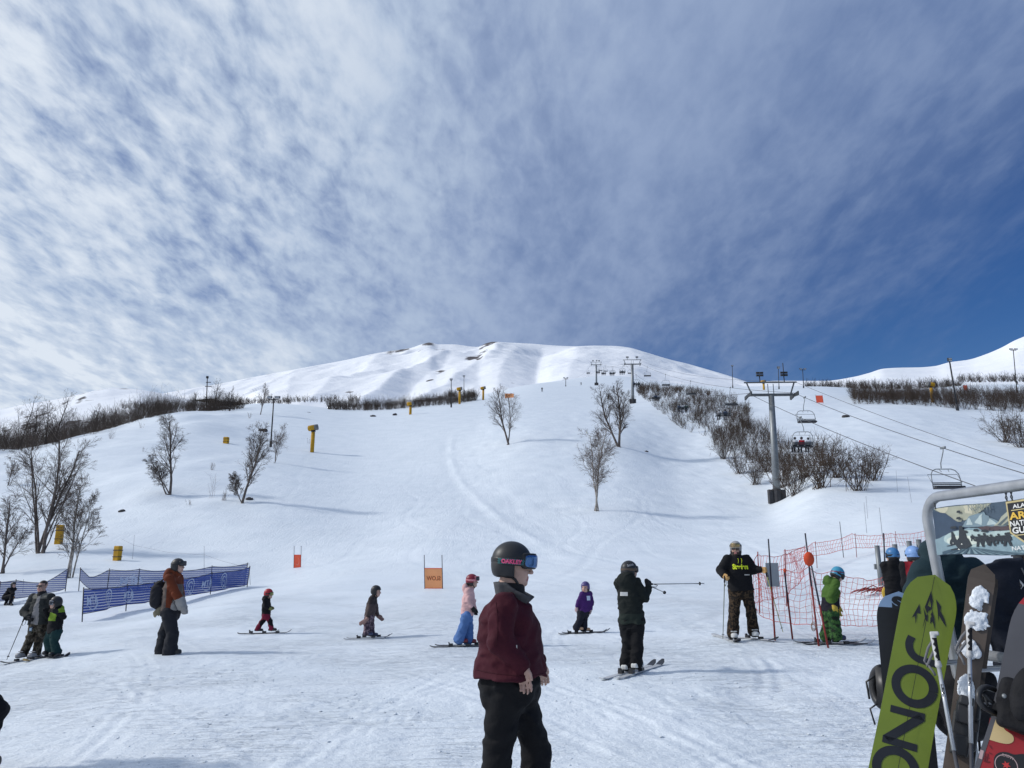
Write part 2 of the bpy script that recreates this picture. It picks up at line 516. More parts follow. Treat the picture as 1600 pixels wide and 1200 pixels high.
# ================================================================== terrain
COLS = {   # image column : [(distance, ('z', height) or image row)]
 -300: [(1,'z',0),(6,'z',-.15),(12,'z',-.3),(17,'z',-.45),(30,'z',-.5),(45,'z',.3),(60,'z',3),(80,'z',6.5),(105,'z',12),(135,'z',19.5),(160,'z',24),(230,'z',34)],
 0:   [(1,'z',0),(6,'z',-.15),(12,'z',-.26),(17,'z',-.41),(28,'z',-.50),(40,936),(52,893),(60,866),(80,802),(105,748),(135,706),(160,704),(230,709)],
 120: [(1,'z',0),(6,'z',-.1),(12,'z',-.16),(17,'z',-.27),(28,'z',-.44),(40,922),(48,900),(60,862),(80,800),(110,725),(140,681),(175,678),(240,682)],
 260: [(1,'z',0),(8,'z',-.03),(15,'z',-.06),(20,'z',-.12),(34,947),(45,910),(60,866),(85,769),(120,706),(160,657),(185,646),(230,645),(300,648)],
 400: [(1,'z',0),(8,'z',-.01),(15,'z',-.02),(19.4,'z',-.07),(30,938),(43,916),(52,889),(60,860),(80,786),(110,731),(150,688),(180,656),(210,638),(260,633),(330,631)],
 560: [(1,'z',0),(8,'z',.01),(17,'z',-.02),(25,'z',.08),(35,916),(50,880),(65,840),(90,776),(120,736),(150,700),(180,667),(205,651),(225,643),(300,641)],
 700: [(1,'z',0),(10,'z',.04),(17,'z',.07),(25,945),(33,921),(45,882),(60,840),(90,776),(130,715),(170,668),(210,641),(240,632),(280,628),(330,627)],
 850: [(1,'z',0),(10,'z',.07),(17,'z',.09),(25,943),(35,908),(50,866),(65,828),(80,790),(100,745),(130,690),(170,655),(230,630),(300,610),(340,604),(400,603)],
 960: [(1,'z',0),(10,'z',.10),(17,'z',.14),(25,940),(35,904),(50,862),(65,824),(75,798),(95,755),(125,698),(170,656),(230,632),(300,611),(372,602),(430,601)],
 1080:[(1,'z',0),(10,'z',.12),(17,'z',.21),(25,937),(35,902),(50,862),(65,828),(85,790),(110,742),(140,702),(180,658),(230,622),(270,611),(330,606),(400,605)],
 1200:[(1,'z',0),(8,'z',.09),(14,'z',.24),(25,933),(40,880),(60,832),(85,791),(100,752),(120,716),(150,672),(190,640),(240,615),(280,607),(330,605)],
 1300:[(1,'z',0),(8,'z',.09),(14,'z',.23),(25,930),(40,868),(55,825),(70,776),(85,745),(105,715),(130,688),(160,655),(200,625),(240,610),(270,605),(330,604)],
 1420:[(1,'z',0),(8,'z',.09),(14,'z',.23),(22,930),(35,866),(45,828),(60,790),(70,768),(90,735),(115,700),(140,665),(165,641),(185,632),(230,618),(300,610)],
 1600:[(1,'z',0),(8,'z',.09),(14,'z',.23),(22,935),(35,862),(60,785),(90,730),(120,690),(150,662),(170,645),(185,636),(230,614),(300,602)],
 1900:[(1,'z',0),(8,'z',.09),(14,'z',.23),(22,935),(35,862),(60,785),(90,730),(120,690),(150,662),(170,645),(185,636),(230,614),(300,602)],
}
YS = np.exp(np.linspace(math.log(1.0), math.log(620), 320))
_ca = []; _tab = []
for u_, pts_ in sorted(COLS.items()):
    a_ = ray(u_, 880)[0]; yy = []; zz = []
    for p in pts_:
        yy.append(p[0]); zz.append(p[2] if p[1] == 'z' else CAMZ + ray(u_, p[1])[1] * p[0])
    e_ = (zz[-1] - CAMZ) / yy[-1]
    yy += [yy[-1] * 1.5, 700]; zz += [CAMZ + (e_ - .003) * yy[-2], CAMZ + (e_ - .02) * 700]
    f_ = pchip(np.log(yy), np.array(zz))
    _ca.append(a_); _tab.append(f_(np.log(YS)))
_ca = np.array(_ca); _tab = np.array(_tab)
AQ = np.linspace(_ca[0], _ca[-1], 400)
TAB = np.stack([pchip(_ca, _tab[:, j])(AQ) for j in range(len(YS))], 1)      # (400, 320)
# a little smoothing across columns
for _ in range(6):
    TAB[1:-1] = .25 * TAB[:-2] + .5 * TAB[1:-1] + .25 * TAB[2:]

def ground_np(X, Y, detail=True):
    X = np.asarray(X, float); Y = np.asarray(Y, float)
    r = np.hypot(X, Y) + 1e-6; th = np.arctan2(X, Y); tc_ = np.clip(th, -.80, .80)
    a = np.tan(tc_); ye = np.clip(r * np.cos(tc_), YS[0], YS[-1])
    ia = np.clip((a - AQ[0]) / (AQ[1] - AQ[0]), 0, len(AQ) - 1.001); i0 = ia.astype(int); fa = ia - i0
    iy = np.clip((np.log(ye) - math.log(YS[0])) / (math.log(YS[1]) - math.log(YS[0])), 0, len(YS) - 1.001); j0 = iy.astype(int); fy = iy - j0
    z = (TAB[i0, j0] * (1 - fa) * (1 - fy) + TAB[i0 + 1, j0] * fa * (1 - fy) + TAB[i0, j0 + 1] * (1 - fa) * fy + TAB[i0 + 1, j0 + 1] * fa * fy)
    front = sstep(1.9, .9, np.abs(th))
    z = z * front
    if detail:
        # natural snow away from the groomed run is humped; the run itself is smooth
        uu = 800 + 1200 * a
        run = sstep(410, 470, uu) * sstep(760, 690, uu) * sstep(45, 70, ye)
        nat = (1 - run) * sstep(48, 85, ye)
        left = sstep(420, 330, uu)
        z = z + front * nat * (.30 * vnoise(X / 9, Y / 14, seed=3) + .16 * vnoise(X / 4.0, Y / 6, seed=5)) * (.22 + 1.0 * left) * sstep(330, 240, ye)
        z = z + front * nat * (1 - left) * .07 * vnoise(X / 1.9, Y / 3.2, seed=12) * sstep(260, 150, ye)
        z = z + front * nat * left * .25 * np.maximum(0, vnoise(X / 16 + Y / 30, Y / 7, seed=8))
        # churned, trodden snow on the flat
        near = sstep(42, 9, ye)
        z = z + near * (.018 * vnoise(X / .85, Y / .85, seed=21) + .016 * vnoise(X / .30, Y / .42, seed=22)) * (.6 + .6 * vnoise(X / 3.1, Y / 3.1, seed=23))
        z = z + near * .012 * np.abs(vnoise(X / .16 + .4 * Y, Y / .5, seed=27)) * sstep(0, .5, vnoise(X / 2.2, Y / 2.2, seed=28))
        # ploughed bank under the lift gate
        z = z + .55 * np.exp(-(((X - 9.6) / 1.9) ** 2 + ((Y - 19.5) / 2.0) ** 2))
    return z

def gz(x, y): return float(ground_np(np.array([x]), np.array([y]))[0])
def hit(u, v, y0=4.0, y1=480.0):
    a, e = ray(u, v)
    ys = np.exp(np.linspace(math.log(y0), math.log(y1), 3000))
    d = CAMZ + e * ys - ground_np(a * ys, ys)
    k = np.argmax(d <= 0)
    if d[k] > 0: return None
    return Vector((a * ys[k], ys[k], ground_np(np.array([a * ys[k]]), np.array([ys[k]]))[0]))
def on(u, Y, v=880):
    """ground point at depth Y under image column u."""
    x = ray(u, v)[0] * Y
    return Vector((x, Y, gz(x, Y)))

# ---- snow material
def snow_mat(name, far=False):
    m, nt, b = new_mat(name); N, L = nt.nodes, nt.links
    tc = N.new('ShaderNodeTexCoord'); ob = tc.outputs['Object']
    def nz(scale, detail=5, rough=.55, mp=None, dist=0):
        v = ob
        if mp is not None:
            q = N.new('ShaderNodeMapping'); L.new(ob, q.inputs['Vector']); q.inputs['Rotation'].default_value = (0, 0, mp[0]); q.inputs['Scale'].default_value = mp[1]; v = q.outputs['Vector']
        x = N.new('ShaderNodeTexNoise'); L.new(v, x.inputs['Vector']); x.inputs['Scale'].default_value = scale
        x.inputs['Detail'].default_value = detail; x.inputs['Roughness'].default_value = rough; x.inputs['Distortion'].default_value = dist
        return x.outputs['Fac']
    def mt(op, a, b2):
        x = N.new('ShaderNodeMath'); x.operation = op
        for i, q in enumerate((a, b2)):
            if isinstance(q, (int, float)): x.inputs[i].default_value = q
            else: L.new(q, x.inputs[i])
        return x.outputs[0]
    def rng(s, a, b2, lo=0., hi=1.):
        x = N.new('ShaderNodeMapRange'); x.interpolation_type = 'SMOOTHSTEP'; L.new(s, x.inputs['Value'])
        x.inputs['From Min'].default_value = a; x.inputs['From Max'].default_value = b2; x.inputs['To Min'].default_value = lo; x.inputs['To Max'].default_value = hi
        return x.outputs['Result']
    b.inputs['Roughness'].default_value = .55; b.inputs['Specular IOR Level'].default_value = .25
    cr = N.new('ShaderNodeValToRGB'); L.new(nz(.35, 6), cr.inputs['Fac'])
    cr.color_ramp.elements[0].position = .3; cr.color_ramp.elements[0].color = (.70, .76, .81, 1)
    cr.color_ramp.elements[1].position = .7; cr.color_ramp.elements[1].color = (.78, .83, .875, 1)
    L.new(cr.outputs['Color'], b.inputs['Base Color'])
    # ski tracks: thin ridged lines in several headings, patchy
    h = None
    for k, (rot, sc, st, amp) in enumerate(((R(62), .8, (1, 9, 1), 1.0), (R(-38), .9, (1, 8, 1), .8), (R(112), 1.0, (1, 8, 1), .9), (R(84), .7, (1, 10, 1), .9))):
        n_ = nz(sc, 4, .6, (rot, st), .35)
        r_ = mt('ABSOLUTE', mt('SUBTRACT', n_, .5), 0)
        line = rng(r_, .0, .035, 1., 0.)
        msk = rng(nz(.16 + .04 * k, 2, .5, (rot + 1, (1, 1, 1))), .46, .62)
        t = mt('MULTIPLY', mt('MULTIPLY', line, msk), amp)
        h = t if h is None else mt('ADD', h, t)
    lump = mt('ADD', mt('MULTIPLY', nz(3.2, 8, .62), 1.3), mt('MULTIPLY', nz(14, 6, .65), .55))
    sp_ = N.new('ShaderNodeSeparateXYZ'); L.new(ob, sp_.inputs[0])
    fadeN = rng(sp_.outputs[1], 8., 45., 1., .22); fadeF = rng(sp_.outputs[1], 26., 70., 0., 1.)
    hh = mt('MULTIPLY', mt('ADD', mt('MULTIPLY', h, -.55), lump), fadeN)
    bp = N.new('ShaderNodeBump'); bp.inputs['Strength'].default_value = .75; bp.inputs['Distance'].default_value = .045
    L.new(hh, bp.inputs['Height'])
    # broader scratches and wind texture that still shows on the far slope
    b2 = N.new('ShaderNodeBump'); b2.inputs['Strength'].default_value = .5; b2.inputs['Distance'].default_value = .12
    scr = mt('ADD', mt('MULTIPLY', nz(1.5, 8, .66, (R(7), (1, .17, 1))), .9), mt('MULTIPLY', rng(mt('ABSOLUTE', mt('SUBTRACT', nz(.55, 4, .6, (R(-16), (1, .055, 1)), .5), .5), 0), 0, .022, 0., 1.), .16))
    scr = mt('ADD', scr, mt('MULTIPLY', rng(mt('ABSOLUTE', mt('SUBTRACT', nz(.5, 4, .6, (R(21), (1, .06, 1)), .4), .5), 0), 0, .02, 0., 1.), .16))
    scr = mt('MULTIPLY', scr, fadeF)
    L.new(scr, b2.inputs['Height']); L.new(b2.outputs['Normal'], bp.inputs['Normal'])
    L.new(bp.outputs['Normal'], b.inputs['Normal'])
    return m
M_SNOW = snow_mat('snow')

th_f = np.linspace(R(-50), R(50), 760); th_b = np.linspace(R(50), R(310), 90)[1:-1]
TH = np.concatenate([th_f, th_b]); RR = np.concatenate([[.02], np.exp(np.linspace(math.log(.5), math.log(4.5), 60))[:-1], np.exp(np.linspace(math.log(4.5), math.log(640), 700))])
T2, R2 = np.meshgrid(TH, RR, indexing='ij')
GX, GY = R2 * np.sin(T2), R2 * np.cos(T2)
GZ = ground_np(GX, GY)
# ---- ski tracks pressed into the snow: long shallow grooves with a raised lip, crossing at all headings
rt = np.random.RandomState(77)
jn = int(np.searchsorted(RR, 34)); xs_, ys_ = GX[:760, :jn], GY[:760, :jn]; dz_ = np.zeros_like(xs_)
for k in range(120):
    yc = 6 + 24 * rt.uniform() ** 1.3; xc = rt.uniform(-.7, .7) * yc; an = R(rt.uniform(-65, 65)); ln = rt.uniform(1.5, 7); cv = rt.uniform(-.05, .05)
    u1 = (xs_ - xc) * math.sin(an) + (ys_ - yc) * math.cos(an); v1 = (xs_ - xc) * math.cos(an) - (ys_ - yc) * math.sin(an) - cv * u1 ** 2
    wd = .045 + .002 * yc; win = sstep(ln, ln * .7, np.abs(u1)); dep = rt.uniform(.0015, .006)
    for off in ((0, .16 + .05 * rt.uniform()) if rt.uniform() < .7 else (0,)):
        q = (v1 - off) / wd; dz_ += win * dep * (-np.exp(-q ** 2) + .55 * np.exp(-(np.abs(q) - 1.7) ** 2 * 2.2))
GZ[:760, :jn] += np.clip(dz_, -.03, .02)
j0 = int(np.searchsorted(RR, 30)); j1 = int(np.searchsorted(RR, 260)); xs_, ys_ = GX[:760, j0:j1], GY[:760, j0:j1]; dz_ = np.zeros_like(xs_)
for k in range(46):
    yc = 45 + 170 * rt.uniform(); xc = ray(rt.uniform(430, 1250), 750)[0] * yc; A_m = rt.uniform(.2, 1.6); lam = rt.uniform(14, 34); ph = rt.uniform(0, 6.3); ln = rt.uniform(15, 60); sl_ = rt.uniform(-.28, .28)
    v1 = xs_ - (xc + A_m * np.sin((ys_ - yc) / lam * 2 * np.pi + ph) + sl_ * (ys_ - yc)); win = sstep(ln, ln * .6, np.abs(ys_ - yc)); wd = .16 + .0022 * yc
    dz_ += win * rt.uniform(.006, .018) * (-np.exp(-(v1 / wd) ** 2) + .5 * np.exp(-(np.abs(v1 / wd) - 1.8) ** 2 * 2))
# the ridge of pushed-up snow along the edge of the groomed run
ep = np.array([[p.x, p.y] for p in [at(712, 672, 166), at(705, 695, 146), at(706, 720, 125), at(718, 748, 105), at(752, 785, 84), at(800, 822, 67), at(850, 850, 56), at(905, 880, 44)]])
xe = np.interp(ys_, ep[::-1, 1], ep[::-1, 0]); win = sstep(166, 150, ys_) * sstep(42, 52, ys_); d_ = xs_ - xe
dz_ += win * (.10 * np.exp(-(d_ / .55) ** 2) - .05 * np.exp(-((d_ + 1.2) / .7) ** 2)) * (.7 + .5 * vnoise(xs_ / 3, ys_ / 5, seed=91))
GZ[:760, j0:j1] += dz_
nT, nR = T2.shape
ii = np.arange(nT)[:, None]; jj = np.arange(nR - 1)[None, :]
i1 = (ii + 1) % nT
Fq = np.stack([ii * nR + jj, ii * nR + jj + 1, i1 * nR + jj + 1, i1 * nR + jj], -1).reshape(-1, 4)
g = np_mesh('snow_ground', np.stack([GX, GY, GZ], -1).reshape(-1, 3), Fq[:, ::-1], M_SNOW, None, True)
tag(g, kind='structure')

# ================================================================== mountains
def mountain_mat():
    m, nt, b = new_mat('mountain_snow'); N, L = nt.nodes, nt.links
    tc = N.new('ShaderNodeTexCoord')
    at_ = N.new('ShaderNodeAttribute'); at_.attribute_name = 'rock'
    mp = N.new('ShaderNodeMapping'); mp.inputs['Rotation'].default_value = (0, 0, R(15)); mp.inputs['Scale'].default_value = (.55, 1.0, 2.2)
    L.new(tc.outputs['Object'], mp.inputs['Vector'])
    n1 = N.new('ShaderNodeTexNoise'); n1.inputs['Scale'].default_value = .05; n1.inputs['Detail'].default_value = 7; n1.inputs['Roughness'].default_value = .68
    L.new(mp.outputs['Vector'], n1.inputs['Vector'])
    ad = N.new('ShaderNodeMath'); ad.operation = 'ADD'; L.new(at_.outputs['Fac'], ad.inputs[0]); L.new(n1.outputs['Fac'], ad.inputs[1])
    mr = N.new('ShaderNodeMapRange'); mr.inputs['From Min'].default_value = .98; mr.inputs['From Max'].default_value = 1.08
    L.new(ad.outputs[0], mr.inputs['Value'])
    mx = N.new('ShaderNodeMix'); mx.data_type = 'RGBA'
    mx.inputs['A'].default_value = (.86, .88, .91, 1); mx.inputs['B'].default_value = (.11, .10, .10, 1)
    L.new(mr.outputs['Result'], mx.inputs['Factor']); L.new(mx.outputs['Result'], b.inputs['Base Color'])
    b.inputs['Roughness'].default_value = .8; b.inputs['Specular IOR Level'].default_value = .1
    bp = N.new('ShaderNodeBump'); bp.inputs['Strength'].default_value = .5; bp.inputs['Distance'].default_value = 7
    n2 = N.new('ShaderNodeTexNoise'); n2.inputs['Scale'].default_value = .03; n2.inputs['Detail'].default_value = 8; n2.inputs['Roughness'].default_value = .6
    L.new(tc.outputs['Object'], n2.inputs['Vector']); L.new(n2.outputs['Fac'], bp.inputs['Height']); L.new(bp.outputs['Normal'], b.inputs['Normal'])
    return m
M_MTN = mountain_mat()

def mountain(name, crest, v0, Y0, Yc, spurs, rocks, prof=.95, nu=700, ntt=220, amp=14., rock_base=0., seed=0, back=1.5):
    """crest: [(u, v)], v0: base row(s), spurs: [(amp, width_px, [(t,u)...])], rocks: [(u, t, ru, rt, strength)]"""
    cu = np.array([c[0] for c in crest], float); cv = np.array([c[1] for c in crest], float)
    U = np.linspace(cu[0], cu[-1], nu); Vc = pchip(cu, cv)(U)
    T = np.concatenate([np.linspace(0, 1, ntt), np.linspace(1, 1.5, 14)[1:]])
    UU, TT = np.meshgrid(U, T, indexing='ij')
    e0 = np.array([ray(u, v0 if np.isscalar(v0) else np.interp(u, *v0))[1] for u in U]); ec = np.array([ray(u, v)[1] for u, v in zip(U, Vc)])
    aa = np.array([ray(u, 610)[0] for u in U])
    tt = np.minimum(TT, 1)
    Y0 = (np.full(nu, float(Y0)) if np.isscalar(Y0) else np.interp(U, *Y0))[:, None]
    Y = Y0 * (Yc / Y0) ** TT
    e = e0[:, None] + (ec - e0)[:, None] * tt ** prof
    Z = CAMZ + e * Y
    win = np.sin(np.pi * np.clip(tt, 0, 1)) ** .7 * sstep(1.0, .86, tt) * (TT <= 1) + 0
    dz = np.zeros_like(Z)
    for am, wd, ln in spurs:
        t_ = [q[0] for q in ln]; u_ = [q[1] for q in ln]
        uc = np.interp(tt, t_, u_)
        dd = np.abs(UU - uc) / wd
        dz += .42 * am * np.exp(-dd ** 1.35) * (Y / Yc) * sstep(t_[0] - .12, t_[0] + .08, tt) * sstep(t_[-1] + .12, t_[-1] - .05, tt)
    X = aa[:, None] * Y
    rdg = 1 - np.abs(vnoise(X / 95 + .3 * vnoise(X / 60, Y / 160, seed=seed + 40), Y / 620, seed=seed + 41)) * 2
    dz += .42 * amp * (Y / Yc) * rdg * sstep(0, .2, tt)
    dz += amp * (Y / Yc) * fbm(X / 190, Y / 300, oct=5, seed=seed) * sstep(0, .2, tt)
    Z += dz * sstep(1.0, .86, tt) * sstep(0, .06, tt)
    Z = np.minimum(Z, CAMZ + (ec[:, None] - .004 * (1 - tt)) * Y)
    over = np.clip(TT - 1, 0, None)
    Z -= over * Yc * .35
    rk = np.full(Z.shape, rock_base, float)
    rk += .15 * sstep(.955, .99, tt) * (fbm(UU / 40, TT * 0, oct=2, seed=seed + 4) > -.1)
    n = fbm(UU / 16, TT * 26, oct=3, seed=seed + 9)
    for u_, t_, ru, rt, st in rocks:
        rk += st * np.exp(-(((UU - u_) / ru) ** 2 + ((TT - t_) / rt) ** 2)) * (.65 + .6 * n)
    rk += .10 * (fbm(UU / 22, TT * 15, oct=3, seed=seed + 2) > .75)
    nA, nB = Z.shape
    a0 = np.arange(nA - 1)[:, None]; b0 = np.arange(nB - 1)[None]
    F_ = np.stack([a0 * nB + b0, (a0 + 1) * nB + b0, (a0 + 1) * nB + b0 + 1, a0 * nB + b0 + 1], -1).reshape(-1, 4)
    o = np_mesh(name, np.stack([X, Y, Z], -1).reshape(-1, 3), F_, M_MTN, None, True)
    at_ = o.data.attributes.new('rock', 'FLOAT', 'POINT'); at_.data.foreach_set('value', rk.ravel().astype(np.float32))
    return tag(o, kind='structure')

mountain('mountain', [(-500, 640), (0, 640), (180, 628), (270, 612), (340, 600), (400, 588), (470, 575), (540, 562), (585, 552), (610, 548), (640, 543.5), (660, 537), (670, 535), (684, 538), (705, 538), (745, 542), (760, 536), (770, 534), (790, 535), (830, 537), (870, 540), (900, 541), (930, 540), (962, 540.5), (985, 543), (1010, 550), (1050, 562), (1075, 568), (1100, 575), (1140, 587), (1180, 600), (1240, 612), (1400, 625), (1700, 640)],
         ([-500, 0, 180, 330, 450, 640, 760, 860, 1000, 1700], [650, 650, 640, 622, 640, 640, 632, 618, 616, 640]), ([-500, 200, 330, 450, 1700], [1750, 1700, 1200, 420, 420]), 2100,
         [(46, 26, [(.10, 560), (.35, 600), (.6, 640), (.8, 700), (1, 770)]),
          (30, 22, [(.05, 640), (.3, 690), (.55, 740), (.8, 775), (1, 790)]),
          (30, 26, [(.1, 470), (.5, 520), (.8, 590), (1, 668)]),
          (24, 30, [(.1, 400), (.5, 430), (1, 480)]),
          (-34, 26, [(.05, 600), (.35, 640), (.65, 690), (1, 720)]),
          (-50, 24, [(.0, 838), (.4, 838), (.75, 842), (1, 850)]),
          (34, 40, [(.0, 885), (.4, 890), (.8, 905), (1, 930)]),
          (26, 26, [(.0, 775), (.4, 780), (.8, 800), (1, 815)]),
          (16, 30, [(.2, 985), (.6, 1000), (1, 1020)])],
         [(770, .97, 16, .05, .55), (757, .90, 14, .05, .55), (750, .80, 12, .05, .62), (738, .72, 14, .03, .5), (720, .64, 14, .03, .5), (748, .68, 10, .03, .45), (690, .52, 25, .03, .45), (672, .40, 8, .03, .7),
          (595, .93, 20, .03, .45), (575, .86, 14, .03, .45), (620, .97, 18, .03, .45), (668, .98, 10, .03, .5), (690, .93, 10, .03, .45), (590, .55, 10, .03, .4), (545, .32, 10, .02, .45), (420, .5, 18, .03, .3), (655, .8, 12, .03, .3),
          (700, .15, 30, .03, .5), (660, .10, 30, .03, .5), (800, .3, 8, .02, .4), (1000, .3, 10, .02, .5), (960, .6, 12, .03, .25), (1085, .8, 10, .03, .4), (1050, .95, 10, .03, .4), (920, .18, 14, .02, .6), (885, .2, 10, .02, .5)],
         rock_base=.22, seed=3)
mountain('mountain', [(-900, 640), (-500, 634), (-200, 640), (0, 640), (40, 632), (90, 624), (120, 617), (150, 610), (175, 606.5), (200, 607), (225, 610), (250, 614), (290, 622), (340, 632), (400, 645)],
         ([-900, 0, 120, 260, 400], [735, 722, 696, 660, 645]), 240, 1500, [(20, 40, [(.1, 60), (.6, 110), (1, 150)]), (16, 30, [(.1, 200), (1, 230)])],
         [(140, .93, 30, .06, .42), (110, .8, 40, .08, .36), (60, .7, 50, .1, .36), (200, .95, 25, .05, .4), (40, .5, 60, .12, .38), (140, .45, 60, .1, .36), (200, .55, 30, .07, .36), (120, .2, 120, .15, .4)],
         rock_base=.20, seed=31, amp=8, nu=420, ntt=120)
mountain('mountain', [(1080, 612), (1140, 603), (1180, 598), (1215, 595), (1255, 595), (1290, 595), (1335, 589), (1360, 583), (1385, 576), (1410, 574.5), (1440, 574), (1465, 572), (1490, 566), (1520, 562), (1550, 553), (1575, 543), (1600, 531), (1660, 512), (1750, 498), (1900, 505), (2200, 560)],
         ([1080, 1300, 1600, 2200], [625, 622, 628, 640]), 330, 1300, [(10, 60, [(.2, 1330), (1, 1400)]), (14, 80, [(.2, 1520), (1, 1640)])],
         [(1415, .9, 30, .05, .25), (1430, .5, 20, .05, .2)], rock_base=.12, seed=57, amp=5, nu=420, ntt=120)
# ================================================================== trees and brush
M_BARK = mat('birch_bark', (.13, .105, .09), .9, .5, 5.0, .4, 25)
M_BARKW = mat('pale_birch_bark', (.30, .27, .24), .9, .5, 6.0, .4, 25)
M_TWIG = mat('twigs', (.085, .065, .055), .95, .25, 1.5)
M_TWIG2 = mat('reddish_twigs', (.12, .085, .07), .95, .25, 1.5)
M_WILLOW = mat('willow_stems', (.075, .053, .040), .95, .4, .5)
M_WOOD = mat('dark_wood', (.055, .042, .035), .95, .35, .3)

class Twigs:
    """collects many thin tapering tubes; they are meshed together in batches"""
    def __init__(s): s.q = {}; s.n = 0
    def tube(s, pts, r0, r1, n=3):
        s.q.setdefault((len(pts), n), []).append((np.asarray(pts, float), r0, r1)); s.n += 1
    def build(s, name, m, parent=None):
        V = []; F = []; base = 0
        for (k, n), lst in s.q.items():
            P = np.stack([q[0] for q in lst]); r = np.stack([np.linspace(q[1], q[2], k) for q in lst])
            d = np.gradient(P, axis=1); d /= np.linalg.norm(d, axis=2)[..., None] + 1e-9
            ref = np.where(np.abs(d[..., :1]) < .8, np.array([1., 0, 0]), np.array([0, 1., 0]))
            a = np.cross(d, ref); a /= np.linalg.norm(a, axis=2)[..., None] + 1e-9
            b = np.cross(d, a); an = np.arange(n) * 2 * np.pi / n
            ring = P[:, :, None] + r[:, :, None, None] * (np.cos(an)[:, None] * a[:, :, None] + np.sin(an)[:, None] * b[:, :, None])
            T_ = len(lst); V.append(ring.reshape(-1, 3))
            i = np.arange(k - 1)[:, None]; j = np.arange(n)[None]
            f = np.stack([i * n + j, i * n + (j + 1) % n, (i + 1) * n + (j + 1) % n, (i + 1) * n + j], -1).reshape(-1, 4)
            F.append((f[None] + (np.arange(T_) * k * n)[:, None, None]).reshape(-1, 4) + base); base += T_ * k * n
        return np_mesh(name, np.concatenate(V), np.concatenate(F), m, parent, True)

def rvec(rng): 
    v = rng.normal(size=3); return v / np.linalg.norm(v)

def grow_branch(rng, p, d, L, r, lvl, big, small, up, droop, maxl, dens, r_end=.35, env=None):
    k = 6 if lvl == 0 else (5 if lvl == 1 else 4)
    pts = [np.array(p, float)]; d = np.array(d, float)
    for i in range(k - 1):
        d = d + rvec(rng) * (.13 if lvl < 2 else .2) + np.array([0, 0, up if lvl < 2 else up * .4 - droop])
        d /= np.linalg.norm(d)
        pts.append(pts[-1] + d * L / (k - 1))
    pts = np.array(pts)
    rmin = .006
    tgt = big if lvl <= 1 else small
    tgt.tube(pts, r, max(r * r_end, rmin), 7 if lvl == 0 else (5 if lvl == 1 else 3))
    if lvl >= maxl: return
    nch = int(dens[lvl] * rng.uniform(.8, 1.2))
    for c in range(nch):
        t = rng.uniform(.22 if lvl else .25, 1.0) if lvl else .22 + .78 * (c + rng.uniform(0, 1)) / nch
        x = t * (k - 1); i = min(int(x), k - 2); f = x - i
        q = pts[i] * (1 - f) + pts[i + 1] * f
        ax = pts[i + 1] - pts[i]; ax /= np.linalg.norm(ax)
        side = rvec(rng); side -= ax * (side @ ax); side /= np.linalg.norm(side)
        ang = rng.uniform(R(24), R(50))
        nd_ = ax * math.cos(ang) + side * math.sin(ang)
        if lvl == 0:
            h = t; prof = (.55 if h < .3 else 1.0) * (1.15 - h) ** .75
            Lc = L * (.36 * prof + .07) * rng.uniform(.7, 1.2)
        else:
            Lc = L * rng.uniform(.32, .6) * (1.15 - .5 * t)
        rc = max(r * (1 - .65 * t) * (.45 if lvl == 0 else .5), rmin)
        grow_branch(rng, q, nd_, Lc, rc, lvl + 1, big, small, up, droop, maxl, dens)

def bare_tree(name, label, foot, height, stems, seed, group='bare birches on the snow slope', dens=(20, 8, 6), up=.09, droop=.05, bark=None, twig=None, maxl=3, cat='tree', thick=1.0):
    """stems: [(lean_x, lean_y, length factor, radius)]"""
    rng = np.random.RandomState(seed)
    t = thing(name, label, cat, (foot.x, foot.y, foot.z - .05), 0, group)
    big, small = Twigs(), Twigs()
    for lx, ly, lf, r in stems:
        d = np.array([lx, ly, 1.0]); d /= np.linalg.norm(d)
        p0 = np.array([rng.uniform(-.12, .12) * len(stems) * .6, rng.uniform(-.1, .1) * len(stems) * .6, 0]) if len(stems) > 1 else np.zeros(3)
        grow_branch(rng, p0, d, height * lf, r * thick, 0, big, small, up, droop, maxl, dens)
    big.tube([(0, 0, -.1), (0, 0, .12)], max(s[3] for s in stems) * 1.7 * thick, max(s[3] for s in stems) * 1.1 * thick, 8)
    big.build('trunk', bark or M_BARK, t)
    if small.n: small.build('crown', twig or M_TWIG, t)
    return t

def tree_at(u, v, Y, vtop, *a, **k):
    p = on(u, Y, v); H = ray(u, vtop)[1] * Y - ray(u, v)[1] * Y
    k2 = dict(k); return p, H

def T(u, v, Y, vtop, label, stems, seed, **k):
    p, H = tree_at(u, v, Y, vtop)
    return bare_tree(k.pop('name', 'birch_tree'), label, p, H, stems, seed, **k)

T(60, 864, 60, 686, 'tall clump of several bare birch stems above the blue net, the widest of the trees', [(-.16, .1, .93, .09), (.03, 0, 1.0, .12), (.10, .12, .95, .11), (.18, -.05, .8, .07), (-.08, -.15, .85, .07), (.28, .1, .6, .05)], 1, dens=(15, 9, 7), thick=1.1)
T(108, 900, 47, 757, 'leaning birch with pale lower trunk and an arched branch beside the yellow pad', [(.13, 0, 1.0, .085), (.2, .06, .82, .05), (.04, -.1, .85, .05)], 2, dens=(17, 9, 7), bark=M_BARKW)
T(2, 889, 51, 775, 'bare birch cut off by the photo edge behind the blue net', [(.1, 0, 1.0, .08), (-.1, .1, .9, .06), (.22, .1, .7, .05)], 3, dens=(16, 9, 7))
T(263, 771, 85, 655, 'birch with a low limb sweeping sideways, standing alone high on the slope', [(.05, 0, 1.0, .14), (-.75, .1, .42, .08), (-.45, -.3, .55, .07)], 4, dens=(23, 11, 10), droop=.16, thick=1.05)
